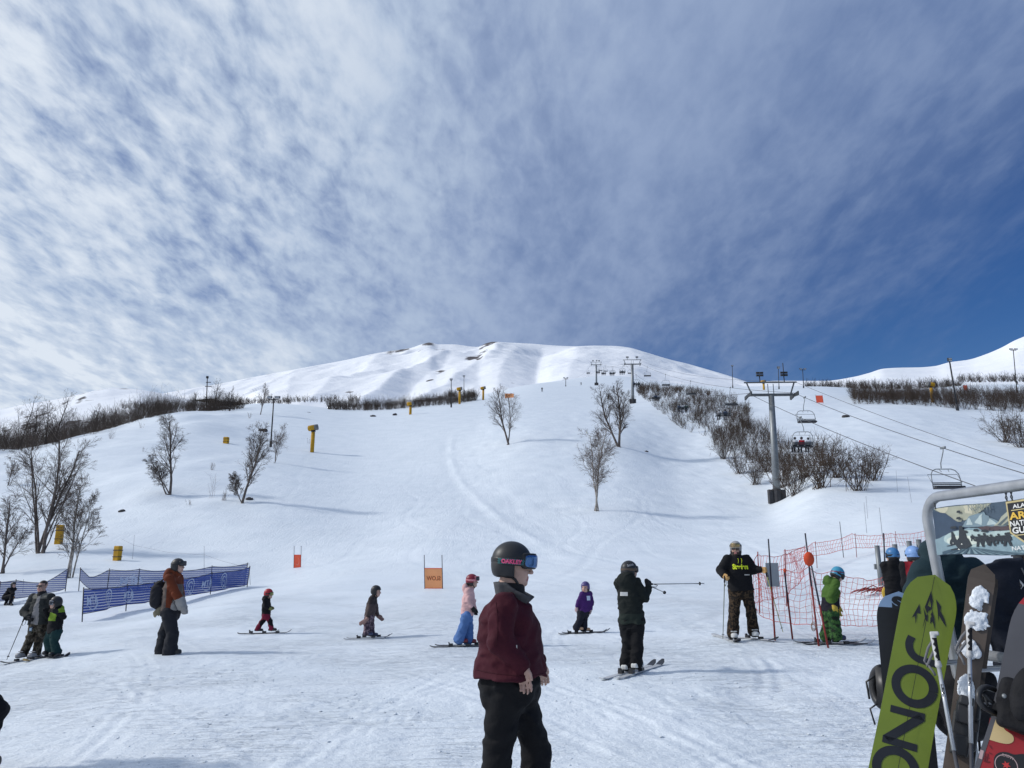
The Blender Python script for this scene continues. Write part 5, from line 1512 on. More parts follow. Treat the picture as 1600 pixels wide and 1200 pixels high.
def figure(label, Y, J, yaw, s=1.0, hs=1.0, head_yaw=None, head_pitch=0, jacket=None, trousers=None, boots=None, gloves=None, helmet=None, goggles=None,
           skin=None, hair=None, group=None, shw=.19, hipw=.10, girth=1.0, up=0.0, foot_yaw=None, res=None, neckwear=None, beard=False, hands=(True, True), handdir=(None, None), root_uv=None, quiet=False, curl=(35, 35), glove_k=1.1):
    f = Fig(); f.Y = Y
    res = res or min(max(Y * .00075, .0055), .02)
    g = {}
    pel = np.array(at(J['pelvis'][0], J['pelvis'][1], Y))
    F = fwd(yaw); Rr = np.array([F[1], -F[0], 0])
    neck = np.array(at(J['neck'][0], J['neck'][1], Y + (J['neck'][2] if len(J['neck']) > 2 else 0)))
    U = _n(neck - pel); f.F, f.R, f.U = F, Rr, U
    def pt(key, ref):
        q = J[key]; return np.array(at(q[0], q[1], ref[1] + (q[2] if len(q) > 2 else 0)))
    shL = pt('shL', neck) if 'shL' in J else neck - U * .055 * s - Rr * shw * s
    shR = pt('shR', neck) if 'shR' in J else neck - U * .055 * s + Rr * shw * s
    hpL, hpR = pel - Rr * hipw * s, pel + Rr * hipw * s
    elL, elR = pt('elL', shL), pt('elR', shR); wrL, wrR = pt('wrL', elL), pt('wrR', elR)
    knL, knR = pt('knL', hpL), pt('knR', hpR); anL, anR = pt('anL', knL), pt('anR', knR)
    hd = np.array(at(J['head'][0], J['head'][1], neck[1] + (J['head'][2] if len(J['head']) > 2 else 0)))
    fm = (anL + anR) / 2
    low = min(anL[2], anR[2]) - .085 * s
    gl = gz(fm[0], fm[1]) + up
    dz = gl - low
    if not quiet: print('FIG', label[:40], 'dz px %.1f' % (dz / Y * 1200), 'height %.2f' % (hd[2] + .145 * hs - low))
    # keep head and trunk where they are seen and let the legs reach the snow
    d_ = np.array([0, 0, dz]); anL, anR = anL + d_, anR + d_; knL, knR = knL + d_ * .55, knR + d_ * .55
    root = Vector((fm[0], fm[1], gl))
    off = np.array([root.x, root.y, gl])
    for n_ in ('pel', 'neck', 'shL', 'shR', 'hpL', 'hpR', 'elL', 'elR', 'wrL', 'wrR', 'knL', 'knR', 'anL', 'anR', 'hd'):
        setattr(f, n_, locals()[n_] - off)
    t = thing('person', label, 'person', root, 0, group); f.t = t; f.s = s
    hy = yaw if head_yaw is None else head_yaw
    hf = fwd(hy) * math.cos(R(head_pitch)) + np.array([0, 0, math.sin(R(head_pitch))])
    hr = np.array([fwd(hy)[1], -fwd(hy)[0], 0]); hu = np.cross(hr, hf)
    HM = np.stack([hr, hf, hu]); f.HM = HM; f.hs = hs
    f.H = lambda p: f.hd + HM.T @ (np.array(p) * hs)
    # ---- continuous body
    b = SDF(); head_prims(b, f.hd, HM, hs)
    b.cone(f.H((0, -.03, -.15)), f.neck - U * .05, .055 * s, .07 * s, .04)
    dpt = .105 * s * girth
    b.loft([f.pel - U * .05 * s, f.pel + U * .12 * s, f.neck - U * .14 * s, f.neck - U * .03 * s], F, np.array([.14, .13, .155, .10]) * s * girth, np.array([dpt, dpt, dpt, .06 * s]), .04)
    for sh, el, wr in ((f.shL, f.elL, f.wrL), (f.shR, f.elR, f.wrR)):
        b.cone(sh, el, .048 * s, .038 * s, .04); b.cone(el, wr, .038 * s, .027 * s, .02)
    for hp, kn, an in ((f.hpL, f.knL, f.anL), (f.hpR, f.knR, f.anR)):
        b.cone(hp, kn, .075 * s, .05 * s, .04); b.cone(kn, an, .05 * s, .035 * s, .02); b.cone(an, an + fwd(foot_yaw if foot_yaw is not None else yaw) * .12 * s - np.array([0, 0, .04 * s]), .035 * s, .03 * s, .02)
    f.tips = {}
    gm = gloves
    for side, (el, wr, on_) in {'L': (f.elL, f.wrL, hands[0]), 'R': (f.elR, f.wrR, hands[1])}.items():
        if not on_: continue
        i_ = 0 if side == 'L' else 1
        d = _n(wr - el) if handdir[i_] is None else _n(handdir[i_][0])
        n_ = (Rr if side == 'L' else -Rr) if handdir[i_] is None else np.array(handdir[i_][1], float)
        sd_ = F if handdir[i_] is None else np.array(handdir[i_][2], float)
        gs = SDF() if gm is not None else b
        f.tips[side] = hand_prims(gs, wr, d, n_, sd_, s * (glove_k if gm is not None else 1.0), curl[i_], 1.35 if gm is not None else 1.0)
        if gm is not None:
            b.cone(wr, wr + d * .07 * s, .026 * s, .022 * s, .02); gs.mesh('glove', min(res, .0085), gm, t)
    sk = skin or M_SKIN
    def mf(c):
        q = (c - f.hd) @ HM.T / hs
        m = np.zeros(len(c), int); x, y, z = q[:, 0], q[:, 1], q[:, 2]
        hm = (z > .02 - .55 * (y - .02)) & (y < .072) & (z > -.14 + .6 * np.maximum(0, y + .02)) & ((y < .02) | (z > .06))
        if hair: m[hm & (z > -.12)] = 1
        if beard: m[(z < -.052) & (z > -.14) & (y > .0) & ~((np.abs(x) < .02) & (z > -.08) & (z < -.06))] = 1
        m[(np.abs(z + .069) < .0125) & (np.abs(x) < .023) & (y > .085)] = 2
        m[(np.hypot(np.abs(x) - .031, z - .004) < .0095) & (y > .075)] = 3
        return m
    b.mesh('body', min(res, .009) if Y < 6 else min(res, .011), [sk, hair or (M_BEARD if beard else M_HAIR), M_LIP, M_EYE], t, None, mf)
    # ---- trousers
    if trousers:
        q = trousers; T_ = SDF(); w = q.get('w', 1.0)
        top = f.pel + U * q.get('rise', .10) * s
        T_.loft([f.pel - U * .10 * s, f.pel, top], F, np.array([.165, .185, .165]) * s * girth * q.get('hipw', 1), np.array([.125, .145, .13]) * s * girth * q.get('hipd', 1), .05)
        for hp, kn, an in ((f.hpL, f.knL, f.anL), (f.hpR, f.knR, f.anR)):
            T_.cone(hp, kn, .105 * s * w * girth, .080 * s * w, .05); T_.cone(kn, an - np.array([0, 0, q.get('drop', .0) * s]), .080 * s * w, q.get('cuff', .088) * s * w, .03)
        o = T_.mesh('trousers', res, q['mat'] if isinstance(q['mat'], list) else [q['mat']], t, fold(q.get('fold', .011) * s, 1.0 / s, 3), q.get('fn') and (lambda c: q['fn'](f, c)))
        f.trousers = o
    # ---- jacket
    if jacket:
        q = jacket; A = SDF(); wd = q.get('w', 1.0); dp = q.get('d', 1.0)
        hem = f.pel - U * q.get('drop', .10) * s
        tor = (f.neck - hem)
        lv = q.get('lv', [0, .25, .62, .86, 1.0])
        A.loft([hem + tor * x for x in lv], F, np.array(q.get('ws', [.21, .20, .205, .165, .085])) * s * girth * wd, np.array(q.get('ds', [.155, .145, .15, .115, .075])) * s * girth * dp, .05, q.get('n', 2.4))
        r = q.get('sl', (.078, .066, .056))
        A.cone(f.shL, f.shR, .075 * s, .075 * s, .05)
        for sh, el, wr in ((f.shL, f.elL, f.wrL), (f.shR, f.elR, f.wrR)):
            A.cone(sh, el, r[0] * s, r[1] * s, q.get('sk', .03)); A.cone(el, wr - _n(wr - el) * .01, r[1] * s, r[2] * s, min(.02, q.get('sk', .03)))
        A.cone(f.neck - U * .02 * s, f.H((0, -.02, -.135)) if q.get('collar', True) else f.neck, .085 * s, q.get('cr', .075) * s, .03)
        if q.get('hood'):
            hh = q['hood']; c_ = f.neck + (U * .02 - F * .095) * s
            A.ell(c_, np.array([.125, .075, .095]) * s * hh, .04, np.stack([Rr, F, U])); A.cone(c_ - U * .05 * s - Rr * .05 * s, c_ - U * .05 * s + Rr * .05 * s, .06 * s * hh, .06 * s * hh, .05)
        if q.get('extra'): q['extra'](f, A)
        A.half(hem + U * .004, -U, .006)
        o = A.mesh('jacket', res, q['mat'] if isinstance(q['mat'], list) else [q['mat']], t, fold(q.get('fold', .010) * s, 1.0 / s, q.get('seed', 7)), q.get('fn') and (lambda c: q['fn'](f, c)))
        f.jacket = o
    # ---- boots
    if boots:
        q = boots
        for an, kn in ((f.anL, f.knL), (f.anR, f.knR)):
            fy = q.get('yaw', foot_yaw if foot_yaw is not None else yaw); ff = fwd(fy); rr_ = np.array([ff[1], -ff[0], 0]); Mb = np.stack([rr_, ff, [0, 0, 1]])
            B = SDF(); gx = np.array([an[0], an[1], an[2] - .085 * s]); L = .15 * s * q.get('k', 1)
            B.box(gx + ff * .045 * s + np.array([0, 0, .045 * s]), np.array([.052 * s * q.get('k', 1), L, .045 * s]), Mb, .03 * s, .02)
            B.ell(gx + ff * .13 * s + np.array([0, 0, .05 * s]), np.array([.055, .075, .05]) * s * q.get('k', 1), .02, Mb)
            if q.get('ski', True):
                sh_ = kn - an; sl_ = np.linalg.norm(sh_); B.cone(gx + np.array([0, 0, .07 * s]), an + sh_ / sl_ * min(.13 * s, .45 * sl_), .064 * s, .062 * s, .03)
                for zz_ in (.07, .12): B.cone(gx + ff * (.10 + .0 * zz_) * s + rr_ * .05 * s + np.array([0, 0, zz_ * s]), gx + ff * .10 * s - rr_ * .05 * s + np.array([0, 0, zz_ * s]), .011 * s, .011 * s, .004)
            B.half(gx + np.array([0, 0, .002]), (0, 0, -1))
            B.mesh('boot', min(res, .010), [q['mat'], q.get('sole', M_BOOTB)], t, None, lambda c, z0=gx[2]: (c[:, 2] < z0 + .022 * s).astype(int))
    # ---- helmet and goggles
    if helmet:
        h = SDF(); k = hs
        h.ell(f.H((0, -.012, .032)), np.array([.104, .122, .114]) * k, .01, HM)
        for a in (-1, 1): h.ell(f.H((a * .072, -.015, -.045)), np.array([.026, .050, .058]) * k, .02, HM)
        h.ell(f.H((0, -.075, -.02)), np.array([.085, .055, .07]) * k, .03, HM)
        h.box(f.H((0, helmet.get('cut', .128), -.055)), np.array([.2, .10, .095]) * k, HM, .02 * k, .012 * k, 's')
        h.box(f.H((0, .0, helmet.get('low', -.105) - .095)), np.array([.3, .3, .095]) * k, HM, .01, .02 * k, 's')
        m = helmet['mat']
        f.helmet = h.mesh('helmet', min(res, .0095), m if isinstance(m, list) else [m, M_HELM_BLACK], t, None, helmet.get('fn') and (lambda c: helmet['fn'](f, (c - f.hd) @ HM.T / hs)) or (lambda c: (((c - f.hd) @ HM.T / hs)[:, 2] < -.028).astype(int)))
        mb = MB()
        mb.tube([f.H((math.sin(a) * .068, .0 + .052 * max(0, math.cos(a)) ** .6, -.068 - .064 * max(0, math.cos(a)))) for a in np.linspace(-1.57, 1.57, 17)], .0085 * hs, 6); mb.build('chin_strap', M_HELM_BLACK, t, True)
    if goggles:
        q = goggles; u0 = q.get('u', .004); fo = q.get('f', 0.0); k = hs; tl = q.get('tilt', 0)
        def band(r, hgt, y0, name, m, rr2=res):
            B = SDF(); B.ell(f.H((0, -.004 + fo, u0)), np.array(r) * k, .004, HM)
            B.box(f.H((0, y0 + .1, u0)), np.array([q.get('hw', .088), .1, hgt]) * k, HM, .022 * k, .008 * k, 'i')
            return B.mesh(name, min(rr2, .0065), m, t)
        fr_ = band((.098, .128, .26), .047, .045, 'goggle_frame', q.get('frame', M_GOGB))
        lens = band((.099, .134, .26), .038, .062, 'goggle_lens', q.get('lens', M_LENSD))
        st = SDF(); zc = q.get('su', u0)
        st.ell(f.H((0, -.012, .032)), np.array([.109, .127, .119] if helmet else [.083, .10, .095]) * k, .003, HM)
        st.box(f.H((0, -.06, zc)), np.array([.3, q.get('sl', .135), q.get('sh', .019)]) * k, HM, .003, .004, 'i')
        f.strap = st.mesh('goggle_strap', min(res, .007), q.get('strap', M_GOGB), t)
    if neckwear:
        n2 = SDF(); n2.cone(f.H((0, -.012, -.085)), f.neck, .066 * s, .082 * s, .02); n2.cone(f.H((0, .02, -.10)), f.neck + F * .03, .058 * s, .07 * s, .03)
        n2.half(f.H((0, 0, neckwear.get('top', -.085))), HM[2]); n2.mesh('neck_gaiter', min(res, .01), neckwear['mat'], t, fold(.006, 1.5, 4))
    return f

def W2(f, p): return Vector(p) + f.t.location        # figure-local to world

def ski(label, foot, yaw, L, fwd_share, m, tip, w=.075, bind=True, group=None, up=0.0, boot=True):
    """foot: world ground point under the boot's middle"""
    d = Vector(fwd(yaw)); a = foot + d * L * fwd_share; b_ = foot - d * L * (1 - fwd_share)
    za, zb = gz(a.x, a.y), gz(b_.x, b_.y); zf = max((za * (1 - fwd_share) + zb * fwd_share), gz(foot.x, foot.y)) + .008
    x = Vector((a.x - b_.x, a.y - b_.y, za - zb)).normalized(); y = Vector((-x.y, x.x, 0)).normalized(); z = x.cross(y)
    t = thing('ski', label, 'ski', (foot.x, foot.y, zf + up), 0, group or 'skis on the snow')
    fr = frame_of((0, 0, 0), x, y, z)
    n = 26; vs = []; fs = []; mi = []
    for i in range(n + 1):
        q = i / n; px = -L * (1 - fwd_share) + L * q
        hw = w / 2 * (1.0 - .22 * math.sin(math.pi * q)) * (1.12 if q > .6 else 1.0)
        if q > .93: hw *= math.sqrt(max(0.02, 1 - ((q - .93) / .075) ** 2))
        if q < .03: hw *= .8
        lift = .065 * max(0, (q - .86) / .14) ** 1.7 + .02 * max(0, (.05 - q) / .05)
        for dy, dz_ in ((-hw, 0), (hw, 0), (hw, .012), (-hw, .012)): vs.append(fr @ Vector((px, dy, dz_ + lift)))
    for i in range(n):
        for k in range(4): fs.append((i * 4 + k, i * 4 + (k + 1) % 4, (i + 1) * 4 + (k + 1) % 4, (i + 1) * 4 + k)); mi.append(1 if i / n > .86 else 0)
    fs += [(3, 2, 1, 0), tuple(n * 4 + k for k in range(4))]; mi += [0, 1]
    mesh_obj('base', vs, fs, [m, tip], t, False, mi)
    if bind:
        mb = MB(); R3 = fr.to_3x3()
        mb.box(fr @ Vector((.165, 0, .030)), (.040, .030, .020), R3); mb.build('toe_binding', M_BIND, t); mb = MB(); mb.box(fr @ Vector((-.155, 0, .034)), (.040, .030, .024), R3); mb.box(fr @ Vector((-.185, 0, .060)), (.010, .024, .024), R3 @ Matrix.Rotation(-.4, 3, 'Y'))
        mb.build('heel_binding', M_BIND, t)
    return t

def ski_pole(label, grip, tip, m, gm=None, group='ski poles in use'):
    t = thing('ski_pole', label, 'ski pole', tip, 0, group); q = Vector(grip) - Vector(tip); d = q.normalized()
    mb = MB(); mb.tube([(0, 0, 0), q * .9], [.006, .009], 8); mb.build('shaft', m, t, True)
    mb = MB(); mb.tube([q * .9, q], [.014, .017], 8); mb.tube([q, q + d * .015], [.019, .012], 8); mb.build('grip', gm or M_BLKG, t, True)
    mb = MB(); fr = frame_of(d * .07, d.orthogonal().normalized(), d.cross(d.orthogonal()).normalized(), d); mb.lathe([(.006, 0), (.024, .002), (.026, .006), (.006, .010)], fr, 14); mb.build('basket', M_BLKG, t, True)
    mb = MB(); o = d.orthogonal().normalized(); e = q * .99
    mb.tube([e, e + o * .05 - d * .04, e + o * .06 - d * .12, e + o * .03 - d * .16, e - d * .10], .005, 5); mb.build('wrist_strap', M_BLKG, t, True)
    return t

# ------------------------------------------------------------------ A: the woman close to the camera
M_MAROON = cloth('maroon_shell', (.052, .0065, .014)); M_BLACKP = cloth('black_snow_trousers', (.006, .006, .0075)); M_GREYC = cloth('grey_collar', (.075, .075, .08))
def a_fn(f, c): return np.zeros(len(c), int)
A_ = figure('woman in a maroon jacket and black trousers walking past close to the camera', 4.8,
    dict(head=(802, 884), neck=(794, 931), pelvis=(797, 1066), elR=(779, 1003, -.04), wrR=(813, 1039, .02), elL=(812, 1003, .03), wrL=(840, 1035, .0), knR=(775, 1182, .02), anR=(777, 1302, .02), knL=(838, 1174, .02), anL=(838, 1296, .02)),
    97, s=.98, hs=1.0, head_yaw=92, head_pitch=-4, girth=1.17, shw=.19, hipw=.072,
    jacket=dict(mat=[M_MAROON], drop=-.035, w=1.0, lv=[0, .18, .42, .70, .88, 1.0], ws=[.218, .195, .175, .168, .14, .075], ds=[.188, .178, .162, .152, .118, .066], sl=(.084, .074, .060), fold=.013, collar=False, n=2.2, sk=.012),
    trousers=dict(mat=M_BLACKP, w=1.06, fold=.013, cuff=.095, drop=.03, hipd=1.10, hipw=.80, rise=.05), boots=dict(mat=M_BOOTB, ski=False), helmet=dict(mat=[M_HELM_BLACK, M_HELM_BLACK], cut=.112, low=-.074), neckwear=dict(mat=M_BLKG, top=-.098),
    goggles=dict(u=.034, f=.016, lens=M_LENSB, su=.024, sl=.14, hw=.092, sh=.023), skin=M_SKIN, hair=M_HAIR, res=.0075, curl=(26, 24),
    handdir=(((.38, .10, -1), (-.35, 1, 0), (1, .35, .25)), ((.30, -.1, -1), (-.35, -1, 0), (1, -.35, .3))))
# open storm collar, standing around the neck with the front ends flared
vs = []; fs = []; mi = []; n = 40; hh = 6
nb = A_.neck - A_.U * .035
for i in range(n + 1):
    a = R(-146) + R(292) * i / n; q = abs(a) / R(146); fl = max(0, (q - .55) / .45)
    for j in range(hh + 1):
        h = j / hh; rad = .070 + .020 * h + .062 * fl ** 1.5 * h; z = (.112 - .045 * fl) * h - .045 * fl + .004
        dirv_ = -A_.F * math.cos(a) + A_.R * math.sin(a)
        vs.append(Vector(nb + dirv_ * rad * (1.08 if abs(math.cos(a)) > .5 else 1.0) + np.array([0, 0, z]) + A_.F * .012))
for i in range(n):
    for j in range(hh): fs.append((i * (hh + 1) + j, (i + 1) * (hh + 1) + j, (i + 1) * (hh + 1) + j + 1, i * (hh + 1) + j + 1))
o = mesh_obj('collar', vs, fs, M_GREYC, A_.t, True); sm = o.modifiers.new('solid', 'SOLIDIFY'); sm.thickness = .012; sm.offset = 0
# seams and pocket flap on the jacket, set on its surface
def seam(f, pts, r, m, name, target, d):
    bvh = BVHTree.FromPolygons([v.co.copy() for v in target.data.vertices], [tuple(p.vertices) for p in target.data.polygons]); out = []
    d = Vector(d).normalized()
    for p in pts:
        h = bvh.ray_cast(Vector(p) - d * .8, d, 1.6)
        if h[0] is not None: out.append(h[0] - d * .0005)
    if len(out) > 2: mb = MB(); mb.tube(out, r, 5); mb.build(name, m, f.t, True)
M_MSEAM = cloth('maroon_seam', (.045, .006, .012)); M_PATCH = mat('pale_tag', (.5, .48, .45), .6)
def apx(u, v): return Vector(at(u, v, 4.8)) - A_.t.location
seam(A_, [apx(790 + i * 3.0, 921 + i * 1.3 - (i * i) * .04) for i in range(15)], .0035, M_MSEAM, 'yoke_seam', A_.jacket, (0, 1, 0))
seam(A_, [apx(743 + i * 4.4, 1042 + i * .32) for i in range(26)], .003, M_MSEAM, 'hem_seam', A_.jacket, (0, 1, 0))
seam(A_, [apx(776 + 3 * math.sin(i * .24), 938 + i * 5.0) for i in range(14)], .0025, M_MSEAM, 'side_seam', A_.jacket, (0, 1, 0))
seam(A_, [apx(806 + i * 2.6, 930 + i * .3) for i in range(10)], .003, M_MSEAM, 'pocket_flap', A_.jacket, (0, 1, 0))
mb = MB(); p = apx(807, 1004); bv = BVHTree.FromPolygons([v.co.copy() for v in A_.jacket.data.vertices], [tuple(q.vertices) for q in A_.jacket.data.polygons]); h = bv.ray_cast(Vector((p.x, p.y - .8, p.z)), Vector((0, 1, 0)), 1.6)
if h[0] is not None: mb.box(h[0], (.003, .003, .010)); mb.build('zip_pull', M_PATCH, A_.t)
# finger ring
tp = A_.tips['R']; fr3 = _n(np.array([.42, -.1, -1]))
# goggle strap print: pink wordmark over teal checks, wrapped on the helmet side facing the camera
def strap_pt(x, y, lift):
    a = R(90) + x / .112                                   # angle around the helmet, 90 deg = wearer's right side
    e = np.array([.109, .127, .119]) + lift
    zz_ = (.024 + y - .032); k = math.sqrt(max(.05, 1 - (zz_ / e[2]) ** 2))
    return Vector(A_.H((math.sin(a) * e[0] * k, -.012 + math.cos(a) * e[1] * k, .024 + y)))
M_PINK = mat('pink_ink', (.78, .09, .22), .5); M_TEAL = mat('teal_ink', (.05, .22, .23), .5)
vs, fs = text_mesh('OAKLEY', .040, .0020); k = .112 / (max(v.x for v in vs) - min(v.x for v in vs))
# the wearer's right side runs front to back from left to right seen from outside, so x is mirrored
mesh_obj('strap_lettering', [strap_pt(-v.x * k - .004, v.y * .82, .0035) for v in vs], fs, M_PINK, A_.t)
vs = []; fs = []
for i in range(26):
    for j in range(5):
        if (i + j) % 2 == 0 and (j in (0, 4) or i < 3 or i > 22 or random.random() < .3):
            x0, y0 = -.075 + i * .0058, -.0165 + j * .0066; b0 = len(vs)
            for dx, dy in ((0, 0), (.0055, 0), (.0055, .0062), (0, .0062)): vs.append(strap_pt(-(x0 + dx), y0 + dy, .0022))
            fs.append((b0, b0 + 1, b0 + 2, b0 + 3))
mesh_obj('strap_print', vs, fs, M_TEAL, A_.t)
# ------------------------------------------------------------------ the people farther off
def lab(*a): return a
# B: man with the backpack
M_RUST = cloth('rust_jacket', (.135, .031, .012)); M_TAUPE = cloth('taupe_panel', (.115, .090, .078)); M_PALE = cloth('pale_panel', (.30, .285, .27)); M_CHAR = cloth('charcoal_trousers', (.018, .019, .024))
def b_fn(f, c):
    m = np.zeros(len(c), int); z = c[:, 2]; x = (c - f.pel) @ f.F
    zu = f.shR[2]; fore = (np.linalg.norm(c - f.wrR, axis=1) < .20) | (np.linalg.norm(c - f.wrL, axis=1) < .20)
    arm = (np.abs((c - f.pel) @ f.R) > .175)
    m[(z < f.shR[2] - .10) & ~arm] = 1
    m[(x < -.02) & (z < zu - .04) & (z > f.pel[2] - .2)] = 1
    m[z < f.pel[2] + .035] = 2; m[fore] = 2
    return m
B_ = figure('tall man in a rust and taupe jacket with a backpack, standing side on', 15.1,
    dict(head=(278.5, 884.5), neck=(272, 899), pelvis=(267, 957), elR=(279, 934, -.0), wrR=(284.5, 949, .04), elL=(281, 932, .0), wrL=(287, 949, -.1), knR=(269.5, 988, 0), anR=(266, 1015.5, 0), knL=(257, 988, 0), anL=(254, 1013, 0)),
    92, s=1.04, hs=1.02, shw=.18, jacket=dict(mat=[M_RUST, M_TAUPE, M_PALE], fn=b_fn, hood=1.15, drop=-.04, sl=(.085, .08, .075), fold=.012), trousers=dict(mat=M_CHAR, w=1.25, cuff=.105, drop=.05, fold=.009),
    boots=dict(mat=M_BOOTB, ski=False, sole=M_BOOTG), gloves=M_PALE, helmet=dict(mat=M_HELM_BLACK), goggles=dict(u=.048, f=.02, lens=M_LENSD, su=.04), curl=(60, 60), skin=M_SKIN)
# backpack
o_ = Vector(B_.t.location); c = (B_.neck * .42 + B_.pel * .58) - B_.F * .26 + np.array([0, 0, .04])
t = thing('backpack', 'black backpack on the back of the man in the rust jacket', 'backpack', o_, 0)
S = SDF(); Mb = np.stack([B_.R, B_.F, B_.U]); S.ell(c, (.17, .14, .27), .02, Mb); S.box(c - np.array([0, 0, .04]), (.155, .10, .20), Mb, .06, .06); S.mesh('bag', .013, cloth('black_pack', (.018, .018, .022)), t, fold(.010, 1, 3))
for a in (-1, 1):
    mb = MB(); mb.tube([c + B_.R * a * .11 + B_.U * .2, B_.shR * .5 + B_.shL * .5 + B_.R * a * .13 + B_.U * .085, (B_.shR + B_.shL) / 2 + B_.R * a * .16 + B_.F * .10 - B_.U * .05, c + B_.R * a * .19 + B_.F * .24 - B_.U * .12, c + B_.R * a * .13 + B_.F * .08 - B_.U * .22], .016, 6); mb.build('shoulder_strap', M_BLKG, t, True)
mb = MB(); mb.box(c + B_.U * .13 + B_.R * .05 - B_.F * .115, (.07, .008, .01), Matrix(Mb).transposed()); mb.build('zip', M_CHAR, t)
# spare gloves clipped to his hip
S = SDF(); q = np.array(at(245, 953, 15.0)) - np.array(o_); hand_prims(S, q + np.array([.07, 0, .02]), (-.75, 0, -.7), (0, 1, 0), (.6, 0, -.7), 1.2, 25, 1.4)
S.mesh('gloves', .009, cloth('khaki_glove', (.18, .16, .11)), B_.t)

# C: man in camouflage with the child
M_CAMO = camo('forest_camo', [(.012, .011, .009), (.045, .036, .025), (.10, .085, .065), (.022, .027, .016)], 10.0)
M_GREYG = cloth('grey_green_coat', (.030, .032, .030)); M_SWEAT = cloth('pale_sweater', (.24, .225, .22)); M_COLL = cloth('pale_lining', (.15, .145, .125))
def c_fn(f, c):
    m = np.zeros(len(c), int); x = (c - f.pel) @ f.R; y = (c - f.pel) @ f.F; z = c[:, 2]
    w = .035 + .06 * sstep(f.neck[2] - .02, f.pel[2], z)
    m[(np.abs(x - .0) < w) & (y > .03) & (np.abs(x) < .12)] = 1
    m[(z > f.neck[2] - .075) & (np.abs(x) < .17) & (np.abs(x) > .04) & (y > -.08)] = 2
    return m
C_ = figure('man in a grey coat and camouflage trousers with a lift pass on his hip', 16.8,
    dict(head=(66.5, 916), neck=(66, 929), pelvis=(61, 977), elR=(38, 956, -.02), wrR=(44, 965, -.14), elL=(83, 955, .05), wrL=(80, 966, -.05), knR=(47.5, 1000, -.02), anR=(37, 1026, -.02), knL=(61, 1002, 0), anL=(56, 1026, 0)),
    188, s=1.02, hs=1.02, jacket=dict(mat=[M_GREYG, M_SWEAT, M_COLL], fn=c_fn, drop=-.02, w=1.06, sl=(.088, .084, .066), fold=.014), trousers=dict(mat=M_CAMO, w=1.06, cuff=.075, fold=.012),
    boots=dict(mat=M_BOOTG), gloves=M_BLKG, hair=M_HAIR, neckwear=dict(mat=M_BLKG, top=-.09), up=.05, curl=(70, 50), skin=M_SKIN2)
mb = MB()
for a in (-1, 1): mb.box(C_.H((a * .034, .098, .006)), (.027, .006, .016), Matrix(C_.HM).transposed())
mb.box(C_.H((0, .104, .01)), (.012, .004, .003), Matrix(C_.HM).transposed())
for a in (-1, 1): mb.tube([C_.H((a * .058, .094, .010)), C_.H((a * .078, .0, .012))], .003, 5)
mb.build('glasses', M_GOGB, C_.t)
q = np.array(at(48, 983, 16.62)) - np.array(C_.t.location); mb = MB(); mb.box(q, (.034, .004, .045)); mb.box(q + np.array([0, -.006, -.005]), (.022, .003, .026), None, 1); mb.build('lift_pass', [mat('pass_holder', (.05, .075, .11), .3), mat('pass_card', (.42, .52, .60), .4)], C_.t)
ski('ski with a black tip under the camouflage man, the left one as seen', W2(C_, C_.anR) - Vector((0, 0, .135)), 192, 1.55, .36, M_SKIW, M_SKIB, .095)
ski('ski with a golden tip under the camouflage man', W2(C_, C_.anL) - Vector((0, 0, .135)), 172, 1.55, .34, M_SKIW, mat('gold_tip', (.42, .27, .06), .4), .095)
ski_pole('dark ski pole held out to the side by the man in camouflage', W2(C_, C_.wrR) + Vector((-.03, -.08, .0)), at(10.5, 1031, 16.7), M_POLE)

# D: child hugged by the man in camouflage
M_LIME = cloth('lime_panel', (.17, .27, .025)); M_TEALP = cloth('teal_trousers', (.011, .038, .038)); M_BLKJ = cloth('black_jacket', (.0065, .0065, .0085))
def d_fn(f, c):
    m = np.zeros(len(c), int); x = (c - f.pel) @ f.R; z = c[:, 2]
    m[(z > f.neck[2] - .22) & (z < f.neck[2] - .06) & (c[:, 1] < f.neck[1] + .05) & (c[:, 0] > f.neck[0] - .12) & (c[:, 0] < f.neck[0] + .07)] = 1
    m[(z > f.shL[2] - .01) & (c[:, 0] > f.neck[0] + .08)] = 1
    return m
D_ = figure('child in a black jacket with a lime chest panel leaning on the man in camouflage', 16.6,
    dict(head=(87, 942), neck=(89, 952), pelvis=(85, 988), elL=(99.5, 964, -.02), wrL=(90, 957, -.16), elR=(76, 963, -.02), wrR=(72, 957, -.06), knR=(74.5, 1004, 0), anR=(78, 1022, 0), knL=(84, 1004, 0), anL=(88, 1024, 0)),
    205, s=.80, hs=.95, shw=.17, head_yaw=235, jacket=dict(mat=[M_BLKJ, M_LIME], fn=d_fn, drop=.02, hood=.9, fold=.010), trousers=dict(mat=M_TEALP, w=1.18, cuff=.10), boots=dict(mat=M_BOOTB), gloves=M_BLKG,
    helmet=dict(mat=M_HELM_BLACK), goggles=dict(u=.006, lens=M_LENSD, frame=mat('grey_goggle', (.3, .3, .33), .5)), up=.04, curl=(50, 50))
ski('short dark ski under the child in the lime panelled jacket, nearer the man', W2(D_, D_.anR) - Vector((0, 0, .108)), 130, .95, .45, M_SKIB, M_SKIB, .085)
ski('short dark ski under the child in the lime panelled jacket, farther from the man', W2(D_, D_.anL) - Vector((0, 0, .108)), 118, .95, .45, M_SKIB, M_SKIB, .085)

